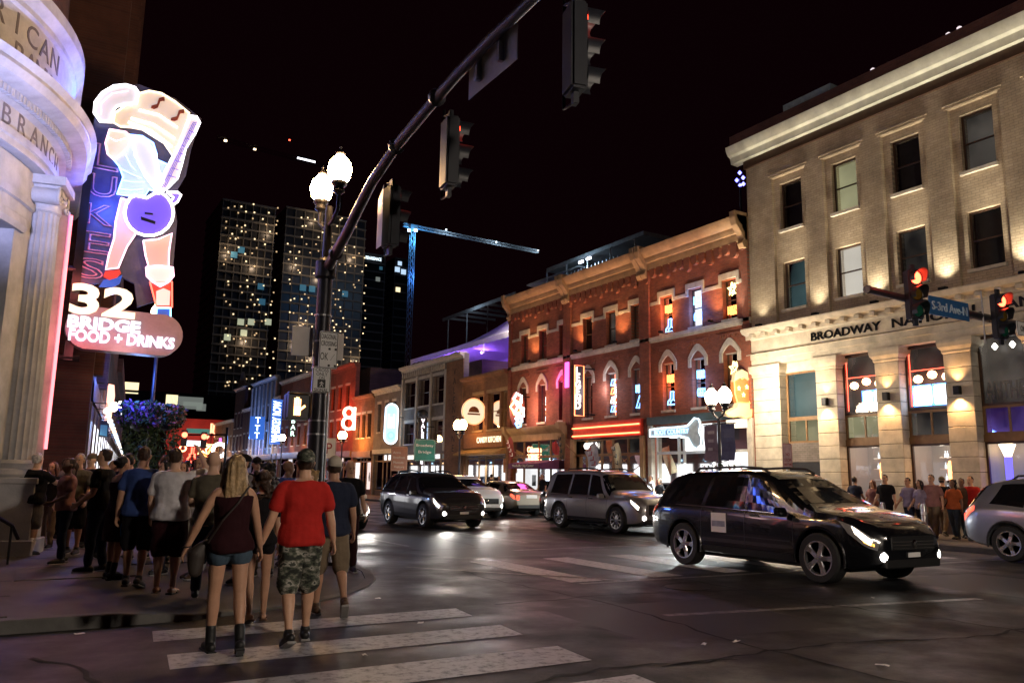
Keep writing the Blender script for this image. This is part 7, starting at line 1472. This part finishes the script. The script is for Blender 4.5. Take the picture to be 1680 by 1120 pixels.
    ht = math.radians(headturn); hp = head_pitch
    def hd(px_, py_, pz): # head point in head coords (chin at 0)
        y_, z_ = py_ * math.cos(hp) - (pz - .1) * math.sin(hp), .1 + py_ * math.sin(hp) + (pz - .1) * math.cos(hp)
        return hc + V((px_ * math.cos(ht) - y_ * math.sin(ht), px_ * math.sin(ht) + y_ * math.cos(ht), z_)) * s
    b.rings([[hd(rx * math.cos(t), ry * math.sin(t) + yo, z) for t in [2 * PI * j / 16 for j in range(16)]] for z, rx, ry, yo in ((.004, .022, .022, .06), (.02, .042, .045, .04), (.045, .056, .068, .024), (.08, .066, .086, .01), (.12, .072, .096, .0), (.155, .0745, .099, -.006), (.19, .069, .09, -.012), (.215, .05, .066, -.014), (.232, .015, .02, -.012))])
    chain(b, [hd(0, .09, .115), hd(0, .105, .088), hd(0, .108, .076)], [.009 * s, .012 * s, .014 * s], 8, 2)
    for sd in (-1, 1): chain(b, [hd(sd * .076, -.004, .085), hd(sd * .082, -.01, .12)], [.012 * s, .015 * s], 8, 2)
    if hair[0] == 'bald': pass
    bo = link('body', remesh(b, vx, 2), 'skin_' + skin, T)
    if faceon:
        for sd in (-1, 1):
            m_ = MB(); ell(m_, hd(sd * .031, .083, .118), .012 * s, .008 * s, .007 * s, 8); m_.build('eye', 'eye_dark', bo, smooth='all'); m_ = MB(); chain(m_, [hd(sd * .016, .092, .136), hd(sd * .046, .08, .138)], [.0045 * s, .004 * s], 6, 2); m_.build('eyebrow', hair[1] if hair[0] != 'bald' else 'h_brown', bo)
        m_ = MB(); chain(m_, [hd(-.024, .082, .05), hd(0, .09, .048), hd(.024, .082, .05)], [.006 * s, .008 * s, .006 * s], 6, 2); m_.build('mouth', 'lip', bo, smooth='all')
    # clothing
    kind, cm = top; g_ = .021 * s; b = MB(); hem = .86
    if kind in ('tee', 'tank', 'crop', 'long', 'dress'):
        torso(b, g_, {'crop': 1.13, 'dress': .84}.get(kind, hem), 1.452 if kind in ('tee', 'long') else 1.37, .09 if kind == 'tee' else .05)
        for sd, s0, el, wr_, d2 in AR:
            if kind == 'tee': chain(b, [s0 + V((-sd * .075, 0, .0)), s0 + V((-sd * .012, 0, -.022)), s0 + (el - s0) * .62], [.05 * fat, .064 * fat, .066 * fat], 12)
            elif kind == 'long': chain(b, [s0 + V((-sd * .075, 0, .0)), s0 + V((-sd * .012, 0, -.022)), el, wr_], [.05 * fat, .062 * fat, .055 * fat, .04 * s], 12)
            else:
                for yy in (-.06, .07): chain(b, [tz(1.34) + V((sd * .085 * s, yy * s * 1.3, 0)), tz(1.445) + V((sd * .09 * s, yy * .3 * s, 0))], [.03 * s, .024 * s], 8, 2)
        if kind == 'dress':
            rings = []
            for z, r_ in ((.95, .19), (.8, .21), (.66, .215), (.52, .225)): c = V((0, (LG[0][2].y + LG[1][2].y) * .5 * (.95 - z) / .45, z * s)); rings.append([c + V((r_ * s * build * math.cos(t), r_ * .72 * s * math.sin(t), 0)) for t in [2 * PI * j / 20 for j in range(20)]])
            b.rings(rings)
        link('shirt' if kind != 'dress' else 'dress', remesh(b, max(vx, .011), 1, .017, 7, seed, 1.3), cm, T)
    kind, cm = bottom
    if kind:
        b = MB(); torso(b, .007 * s, .84, 1.0)
        for sd, h0, kn, an, bb in LG:
            kk = kn - h0
            if kind == 'shorts': chain(b, [h0 + V((0, 0, .0)), h0 + kk * .5, h0 + kk * 1.0], [.108 * fat, .1 * fat, .092 * fat], 14)
            elif kind == 'hotpants': chain(b, [h0 + V((0, 0, .01)), h0 + kk * .25], [.108 * fat, .104 * fat], 14)
            elif kind == 'jeans': chain(b, [h0, h0 + kk * .5, kn, kn + (an - kn) * .35, an + (kn - an) * .06], [.104 * fat, .09 * fat, .066 * fat, .066 * fat, .055 * s], 14)
        link({'shorts': 'shorts', 'hotpants': 'shorts', 'jeans': 'trousers'}[kind], remesh(b, max(vx, .011), 1, .017, 9, seed + 3, .9), cm, T)
    kind, cm = shoes
    for sd, h0, kn, an, bb in LG:
        f_ = V((math.sin(math.radians(foot_out)) * sd, math.cos(math.radians(foot_out)), 0)); pt = max(-1.0, min(0.0, bb)) * .9; f_ = V((f_.x, f_.y * math.cos(pt), math.sin(pt))); upn = V((0, -math.sin(pt), math.cos(pt))); b = MB()
        if kind in ('sneaker', 'boot'):
            chain(b, [an - f_ * .055 * s - upn * .04 * s, an + f_ * .05 * s - upn * .043 * s, an + f_ * .13 * s - upn * .05 * s, an + f_ * .175 * s - upn * .053 * s], [.043 * s, .046 * s, .042 * s, .03 * s], 12)
            top_ = .13 if kind == 'boot' else .015; chain(b, [an - upn * .03 * s - f_ * .015, an + (kn - an).normalized() * top_ * s], [.045 * s, .046 * s], 12, 2)
            o = link('shoe', remesh(b, max(vx, .01), 1), cm, T)
            so = MB(); c = an + f_ * .055 * s - upn * .082 * s; so.obox(c, f_ * .145 * s, f_.cross(upn) * .042 * s, upn * .012 * s); k_ = so.build('sole', 'sole' if kind == 'sneaker' else 'shoe_black', None, bevel=.008); k_.parent = o
            if kind == 'boot': k_ = MB().obox(an - f_ * .055 * s - upn * .1 * s, f_ * .03 * s, f_.cross(upn) * .03 * s, upn * .03 * s).build('heel', 'shoe_black'); k_.parent = o
        else:
            c = an + f_ * .055 * s - upn * .085 * s; o = MB().obox(c, f_ * .135 * s, f_.cross(upn) * .043 * s, upn * .011 * s).build('sandal', cm, T, bevel=.008)
            st_ = MB()
            for t_ in (-1, 1): st_.tube([an + f_ * .13 * s - upn * .05 * s, an + f_ * .08 * s - upn * .05 * s + f_.cross(upn) * t_ * .034 * s, an + f_ * .04 * s - upn * .07 * s + f_.cross(upn) * t_ * .042 * s], .008, 6)
            k_ = st_.build('strap', cm); k_.parent = o
        if socks: m_ = MB(); chain(m_, [an, an + (kn - an) * .42], [.048 * s, .062 * s], 12); link('sock', remesh(m_, max(vx, .011), 1), socks, T)
    # hair
    kind, hm = hair[:2]; b = MB()
    if kind != 'bald':
        cap_r = [(.10, .078, .09, -.018), (.14, .081, .101, -.014), (.175, .08, .102, -.012), (.21, .064, .08, -.014), (.236, .035, .045, -.014), (.246, .01, .012, -.012)]
        if kind in ('cap', 'cap_back'):
            cm2 = hair[2]; cb = MB(); cb.rings([[hd(rx * 1.06 * math.cos(t), ry * 1.05 * math.sin(t) + yo, z + .006) for t in [2 * PI * j / 20 for j in range(20)]] for z, rx, ry, yo in [(.135, .08, .1, -.01)] + cap_r[2:]]); co = cb.build('cap', cm2, T, smooth=50)
            sgn = -1 if kind == 'cap_back' else 1; rb = []
            for z_ in (.142, .134): rb.append([hd(.07 * math.cos(t), sgn * (.085 + .085 * math.sin(t)) - .01, z_ - .012 * math.sin(t)) for t in [PI * j / 10 for j in range(11)]])
            k_ = MB().rings(rb).build('brim', cm2); k_.parent = co
        for z, rx, ry, yo in [(.085, .07, .06, -.045)] + cap_r if kind not in ('cap', 'cap_back') else [(.06, .062, .05, -.04), (.1, .077, .075, -.03), (.14, .079, .097, -.014)]: pass
        base = [(.06, .06, .04, -.05), (.1, .0765, .075, -.026)] + cap_r[1:] if kind not in ('cap', 'cap_back') else [(.055, .06, .045, -.045), (.09, .076, .07, -.03), (.14, .078, .09, -.016)]
        b.rings([[hd(rx * math.cos(t), ry * math.sin(t) + yo + (.0 if math.sin(t) < .2 else -.02 * (1 - max(0, z - .17) / .08)), z) for t in [2 * PI * j / 18 for j in range(18)]] for z, rx, ry, yo in base])
        if kind == 'long':
            c0 = hd(0, -.06, .12); rings = []
            for k, (dz, rx, ry) in enumerate(((.06, .075, .05), (-.02, .088, .055), (-.12, .10, .05), (-.22, .108, .042), (-.33, .10, .036), (-.44, .055, .02))): c = c0 + V((0, -.012 * k * .5 - .01, dz * s)); rings.append([c + V((rx * s * math.cos(t), ry * s * math.sin(t), 0)) for t in [2 * PI * j / 18 for j in range(18)]])
            b.rings(rings)
            for sd in (-1, 1): chain(b, [hd(sd * .07, .02, .17), hd(sd * .085, .02, .08), hd(sd * .1, .0, -.04), hd(sd * .1, .01, -.16)], [.022 * s, .026 * s, .028 * s, .018 * s], 8)
        if kind == 'curly':
            rnd = random.Random(seed + 3)
            for k in range(44): t, z = rnd.random() * 2 * PI, rnd.random(); 
            for k in range(44):
                t, z = rnd.uniform(-PI * .15, PI * 1.15) + PI, rnd.uniform(-.12, .22); r_ = .085 + .03 * rnd.random() + max(0, .08 - z) * .18; ell(b, hd(r_ * math.cos(t), r_ * math.sin(t) - .01, z), .03 * s, .03 * s, .03 * s, 8)
        if kind == 'bun': ell(b, hd(0, -.115, .14), .045 * s, .045 * s, .045 * s)
        if kind == 'pony': chain(b, [hd(0, -.1, .15), hd(0, -.14, .1), hd(0, -.13, -.06)], [.025 * s, .03 * s, .014 * s], 8)
        link('hair', remesh(b, max(vx, .011), 1, .012 if kind != 'long' else .018, 30 if kind != 'long' else 38, seed, .5 if kind != 'long' else .08), hm, T)
    T['_arms'] = [tuple(a[3]) for a in AR]
    return T
def worldp(T, p): a = T.rotation_euler.z; return Vector((T.location.x + p[0] * math.cos(a) - p[1] * math.sin(a), T.location.y + p[0] * math.sin(a) + p[1] * math.cos(a), T.location.z + p[2]))
R_ = math.radians
# ---- the walkers on the crosswalk, seen from behind
wm = person('woman with long blond hair in black tank top and denim shorts walking away', 1.66, 7.75, R_(-4), 1.74, 'f', 'b', 1.02, ('tank', 'c_maroon'), ('hotpants', 'c_denim'), ('boot', 'shoe_black'), ('long', 'h_blond'), (4, 3, -6, 16), (6, 24, 12, 4), (8, 14, 14, 0), seed=1)
bg = thing('handbag', 'dark shoulder bag hanging at the blond woman left side', 'bag', (1.66, 7.75, 0), R_(-4))
b = MB(); chain(b, [(-.2, .02, .93), (-.27, .03, .84), (-.28, .03, .7)], [.05, .085, .06], 12, 3, .6); link('pouch', remesh(b, .012, 1), mat('bag_leather', (.03, .022, .018), .5, obj=True), bg)
MB().tube([(-.2, -.06, .95), (-.1, -.155, 1.15), (.02, -.16, 1.3), (.12, -.1, 1.45), (.13, .0, 1.47), (.08, .13, 1.35), (-.12, .14, 1.1), (-.22, .08, .95)], .009, 6).build('strap', 'bag_leather', bg)
bt = wthing('bracelet', 'silver bracelet on the left wrist of the blond woman', 'bracelet', tuple(worldp(wm, wm['_arms'][0])))
MB().lathe([(.034, -.006), (.038, 0), (.034, .006)], tuple(worldp(wm, wm['_arms'][0])), 14, cap=False).build('band', 'chrome', bt)
person('man in red t-shirt and camouflage shorts with backward cap walking away', 2.34, 7.86, R_(-6), 1.82, 'm', 'a', 1.08, ('tee', 'c_red'), ('shorts', 'c_camo'), ('sneaker', 'shoe_black'), ('cap_back', 'h_brown', 'c_camo'), (-12, 12, 10, 2), (4, 16, 12, 0), (4, 14, 18, 0), seed=2)
person('girl with dark hair in dark top and bare legs between the couple', 2.28, 9.2, R_(-3), 1.62, 'f', 'b', .95, ('tee', 'c_black'), ('hotpants', 'c_black'), ('sandal', 'shoe_brown'), ('curly', 'h_brown'), (-10, 12, 6, 2), (0, 10, 20, 0), (0, 8, 10, 0), seed=3)
person('man in navy t-shirt and beige cap walking right of the red shirt', 3.1, 9.25, R_(-8), 1.79, 'm', 'b', 1.05, ('tee', 'c_navy'), ('shorts', 'c_khaki'), ('sneaker', 'shoe_brown'), ('cap_back', 'h_brown', 'c_cream'), (8, 2, -16, 22), (6, 8, 12, 0), (6, 10, 22, 0), seed=4)
person('balding man in black shirt and dark jeans walking toward the viewer', 4.62, 13.0, R_(165), 1.80, 'm', 'a', 1., ('tee', 'c_black'), ('jeans', 'c_maroon'), ('sneaker', 'shoe_black'), ('bald', 'h_grey'), (10, 4, -8, 12), (10, 8, 20, 0), (-4, 8, 20, 0), head_pitch=-.3, headturn=20, seed=5)
# ---- crowd on the corner pavement
K = KERB
person('big man in white t-shirt and dark shorts shading his eyes with raised arm', 1.62, 11.05, R_(-28), 1.78, 'm', 'd', 1.22, ('tee', 'c_white'), ('shorts', 'c_maroon'), ('sandal', 'shoe_black'), ('short', 'h_brown'), (2, 2, -2, 4), (6, 10, 25, 0), (105, 28, 78, 55), belly=.10, seed=6)
person('man in blue t-shirt half hidden behind the big white shirt', 1.32, 11.65, R_(-20), 1.78, 'm', 'b', 1.08, ('tee', 'c_blue'), ('shorts', 'c_black'), ('sneaker', 'shoe_black'), ('short', 'h_brown'), seed=7, armR=(10, 6, 60, 20))
wd = person('woman with dark bun in black dress with folded arms', 1.16, 12.6, R_(-62), 1.66, 'f', 'b', 1.02, ('dress', 'c_maroon'), (None, None), ('boot', 'shoe_black'), ('bun', 'h_black'), (2, 2, -2, 4), (22, 8, 85, 50), (18, 8, 80, 50), z0=.1, seed=8)
tb = thing('turquoise_bag', 'bright turquoise paper bag held beside the woman in black', 'bag', (1.32, 12.25, .08), R_(-30))
b = MB(); b.rings([[(-.13, -.05, .62), (.13, -.05, .62), (.13, .05, .62), (-.13, .05, .62)], [(-.14, -.06, .75), (.14, -.06, .75), (.14, .06, .75), (-.14, .06, .75)], [(-.1, -.03, .99), (.1, -.03, .99), (.1, .03, .99), (-.1, .03, .99)]]); b.build('sack', cloth('bag_turquoise', (.02, .30, .62)), tb, bevel=.01)
MB().tube([(-.07, 0, .98), (-.05, 0, 1.12), (.05, 0, 1.12), (.07, 0, .98)], .008, 6).build('handle', 'bag_turquoise', tb)
person('white haired man in black t-shirt, grey shorts and white socks by the column', .16, 16.55, R_(-40), 1.75, 'm', 'd', 1.12, ('tee', 'c_black'), ('shorts', 'c_grey'), ('sneaker', 'shoe_black'), ('short', 'h_white'), (2, 2, -2, 4), (50, 40, 40, 0), (55, 5, 40, 30), z0=K, socks='c_white', belly=.05, seed=9)
person('older man in olive shirt and dark shorts beside the white haired man', .82, 16.5, R_(150), 1.76, 'm', 'b', 1.12, ('tee', 'c_olive'), ('shorts', 'c_black'), ('sneaker', 'shoe_black'), ('short', 'h_grey'), (3, 2, -3, 4), (10, 8, 30, 0), (5, 10, 20, 0), z0=K, belly=.06, seed=10)
person('woman in pink top with reddish hair behind the older man', 1.45, 19.2, R_(160), 1.63, 'f', 'd', 1., ('tee', 'c_pink'), ('jeans', 'c_maroon'), ('sneaker', 'shoe_black'), ('long', 'h_red'), z0=K, seed=11, near=False)
pb = thing('handbag', 'small pale pink handbag before the woman in pink', 'bag', (1.4, 18.95, K), 0); b = MB(); b.box(-.14, .14, -.05, .05, .82, 1.02); b.build('pouch', cloth('bag_pink', (.6, .35, .36)), pb, bevel=.03, bseg=2); MB().tube([(-.12, 0, 1.0), (-.02, .05, 1.35), (.1, 0, 1.0)], .008, 6).build('strap', 'bag_pink', pb)
person('woman with big dark curls in white crop top facing the street', 2.12, 12.2, R_(120), 1.68, 'f', 'b', .98, ('crop', 'c_white'), ('jeans', 'c_cream'), ('sneaker', 'shoe_brown'), ('curly', 'h_brown'), (4, 4, -4, 6), (25, 6, 70, 40), (10, 8, 40, 20), z0=.03, headturn=30, seed=12)
person('woman with long brown hair in white shirt looking back at the viewer', 2.5, 13.0, R_(165), 1.68, 'f', 'd', 1., ('tee', 'c_white'), ('jeans', 'c_darkdenim'), ('sneaker', 'shoe_white'), ('long', 'h_brown'), z0=.1, seed=13)
bgp = [('woman with reddish hair between the two older men', .45, 18.0, 150, 1.62, 'f', 'a', ('tee', 'c_black'), ('long', 'h_red')), ('man in dark shirt behind the woman in black', 1.42, 14.4, -10, 1.74, 'm', 'b', ('tee', 'c_black'), ('short', 'h_black')),
       ('short haired man in grey shirt at the back of the crowd', 1.75, 15.3, 20, 1.76, 'm', 'c', ('tee', 'c_grey'), ('short', 'h_black')), ('man with khaki cap in the middle of the crowd', 2.1, 14.6, -30, 1.76, 'm', 'a', ('tee', 'c_navy'), ('cap', 'h_brown', 'c_khaki')),
       ('woman in rose top behind the raised arm', 2.45, 15.8, 170, 1.64, 'f', 'a', ('tee', 'c_rose'), ('long', 'h_brown')), ('dark haired woman in maroon dress left of the blond woman', 2.75, 14.2, 150, 1.64, 'f', 'b', ('dress', 'c_maroon'), ('long', 'h_black')),
       ('man with black cap facing the viewer between the couple', 3.55, 14.9, 178, 1.74, 'm', 'b', ('tee', 'c_black'), ('cap', 'h_black', 'c_black')), ('woman with black hair left of the signal pole', 3.1, 12.3, 0, 1.66, 'f', 'b', ('tee', 'c_grey'), ('curly', 'h_black')),
       ('man in blue shirt far back beside the flower baskets', 2.6, 19.5, 170, 1.76, 'm', 'a', ('tee', 'c_blue'), ('short', 'h_brown')), ('woman in black top far back on the left pavement', 1.9, 21.0, 160, 1.64, 'f', 'a', ('tee', 'c_black'), ('long', 'h_blond')),
       ('man in lilac shirt far back near the blue shop windows', 2.6, 23.5, 175, 1.76, 'm', 'c', ('tee', 'c_lilac'), ('short', 'h_black')), ('man in cream shirt farthest back in the left crowd', 3.6, 22.5, 0, 1.78, 'm', 'a', ('tee', 'c_cream'), ('short', 'h_brown')),
       ('woman in white top at the back right of the left crowd', 3.9, 18.4, 165, 1.65, 'f', 'a', ('tank', 'c_white'), ('pony', 'h_brown')), ('small woman in orange top hidden at the kerb behind the pole', 4.3, 20.5, 10, 1.62, 'f', 'b', ('tee', 'c_orange'), ('long', 'h_black'))]
for k, (lab, x, y, fa, hh, sx, skn, tp, hr) in enumerate(bgp):
    person(lab, x, y, R_(fa), hh, sx, skn, 1.04, tp, ('jeans', random.choice(['c_darkdenim', 'c_black', 'c_khaki'])) if tp[0] != 'dress' else (None, None), ('sneaker', 'shoe_black'), hr, (3, 3, -4, 6), (random.uniform(0, 20), 8, random.uniform(10, 60), 10), (random.uniform(0, 20), 8, random.uniform(10, 50), 10), z0=K if y > 13.8 else .06, near=False, seed=20 + k)

random.seed(5); tops = ['c_black', 'c_navy', 'c_grey', 'c_maroon', 'c_olive', 'c_brown', 'c_blue', 'c_rose', 'c_black', 'c_white']; nms = dict(c_black='black', c_navy='navy', c_grey='grey', c_maroon='maroon', c_olive='olive', c_brown='brown', c_blue='blue', c_rose='rose', c_white='white')
spots = [(1.0, 13.5, 'just behind the woman in the black dress'), (1.78, 12.9, 'right behind the big white shirt'), (2.62, 11.7, 'left of the blond woman shoulder'), (3.35, 11.0, 'between red and navy shirts'), (2.95, 13.4, 'left of the pedestrian signal'), (1.3, 15.6, 'between olive shirt and black dress'), (3.7, 13.4, 'in front of the signal pole'), (.6, 14.9, 'close to the stair rail'), (2.3, 17.0, 'under the flower baskets'), (3.2, 16.6, 'behind the black cap'), (1.1, 17.9, 'behind the olive shirt'), (3.0, 20.6, 'beyond the flower baskets'), (.75, 20.3, 'close to the brick front'), (4.1, 16.8, 'at the kerb beyond the pole'), (2.0, 10.6, 'right of the raised arm man'), (1.8, 18.2, 'at the pilaster neon')]
for k, (x, y, where) in enumerate(spots):
    sx = 'mf'[k % 2]; tp = tops[k % len(tops)]; bt_ = ['short', 'long', 'cap', 'curly', 'short', 'bun', 'bald', 'pony'][k % 8]; hr = ('cap', 'h_black', random.choice(['c_black', 'c_olive'])) if bt_ == 'cap' else (bt_, random.choice(['h_brown', 'h_black', 'h_brown', 'h_blond'])); fa = random.choice([-150, 165, 140, -20, 110, 60, 100, -80]); up_ = k in (2, 5, 8, 9)
    person('%s in %s top %s' % ({'m': 'man', 'f': 'woman'}[sx], nms[tp], where), x, y, R_(fa), random.uniform(1.6, 1.68) if sx == 'f' else random.uniform(1.7, 1.8), sx, random.choice('abcd'), random.uniform(.98, 1.15), ('tee', tp), ('jeans', random.choice(['c_darkdenim', 'c_black', 'c_maroon'])), ('sneaker', 'shoe_black'), hr, (random.uniform(0, 8), 4, random.uniform(-8, 0), 6), (random.uniform(0, 40), 8, random.uniform(10, 90), random.uniform(0, 40)), (75, 15, 85, 35) if up_ else (random.uniform(0, 40), 8, random.uniform(10, 80), random.uniform(0, 40)), near=False, seed=90 + k)
# ---- passers-by in front of the bank and shops
far = [('man in black t-shirt walking before the bank piers', 1452, 20.9, 1.80, 'm', ('tee', 'c_black'), ('short', 'h_brown'), 'a', 100), ('woman in grey top just left of the black shirt by the bank', 1431, 21.4, 1.64, 'f', ('tee', 'c_rose'), ('long', 'h_red'), 'a', 95), ('man in dark shirt near the bank shop window', 1402, 22.4, 1.76, 'm', ('tee', 'c_navy'), ('short', 'h_black'), 'c', -90),
       ('man in lilac shirt before the bank', 1489, 21.0, 1.72, 'm', ('tee', 'c_lilac'), ('short', 'h_black'), 'b', 85), ('woman with long black hair by the bank', 1508, 20.8, 1.66, 'f', ('tee', 'c_lilac'), ('long', 'h_black'), 'b', 80), ('broad man in rose shirt by the bank', 1528, 20.9, 1.82, 'm', ('tee', 'c_rose'), ('short', 'h_brown'), 'a', 95),
       ('woman in orange top right of the broad man', 1562, 21.1, 1.68, 'f', ('tee', 'c_orange'), ('curly', 'h_black'), 'c', 90), ('man in brown shirt beside the woman in orange', 1577, 21.8, 1.74, 'm', ('tee', 'c_brown'), ('short', 'h_black'), 'c', 100), ('man with dark cap at the bank window', 1545, 22.3, 1.78, 'm', ('tee', 'c_black'), ('cap', 'h_black', 'c_olive'), 'a', -80), ('person in red shirt at the right bank pier', 1592, 21.9, 1.80, 'm', ('tee', 'c_red'), ('short', 'h_brown'), 'a', 90),
       ('man in white shirt before the bright boot shop', 1068, 21.0, 1.74, 'm', ('tee', 'c_white'), ('short', 'h_brown'), 'a', 60), ('woman in black top before the bright boot shop', 1082, 21.6, 1.64, 'f', ('tee', 'c_black'), ('long', 'h_brown'), 'a', 100), ('woman in grey by the boot shop left window', 1056, 22.0, 1.66, 'f', ('tee', 'c_grey'), ('curly', 'h_black'), 'c', 20),
       ('man in dark shirt outside the candy shop', 806, 21.5, 1.76, 'm', ('tee', 'c_navy'), ('short', 'h_black'), 'a', 0), ('woman in pink outside the candy shop', 818, 21.8, 1.64, 'f', ('tee', 'c_pink'), ('long', 'h_brown'), 'a', 180), ('man in black by the violet awning', 890, 21.8, 1.78, 'm', ('tee', 'c_black'), ('short', 'h_brown'), 'b', 90)]
for k, (lab, px_, X, hh, sx, tp, hr, skn, fa) in enumerate(far):
    X += .55; hh *= .955; p = on_x(px_, 790, X); st_ = random.uniform(6, 16)
    person(lab, X, p.y, R_(fa), hh, sx, skn, 1.12 if 'broad' in lab else 1.03, tp, ('jeans', random.choice(['c_darkdenim', 'c_black', 'c_khaki', 'c_denim'])), ('sneaker', 'shoe_black'), hr, (st_, 4, -st_, 12), (-8, 8, 20, 0), (12, 8, 25, 0), z0=K, near=False, seed=50 + k, group='people on the far pavement')
# ---------------------------------------------------------------- tidy up
bpy.data.scenes.remove(WORK)
for o in list(bpy.data.objects):
    for k in ('_w', '_arms'):
        if k in o: del o[k]
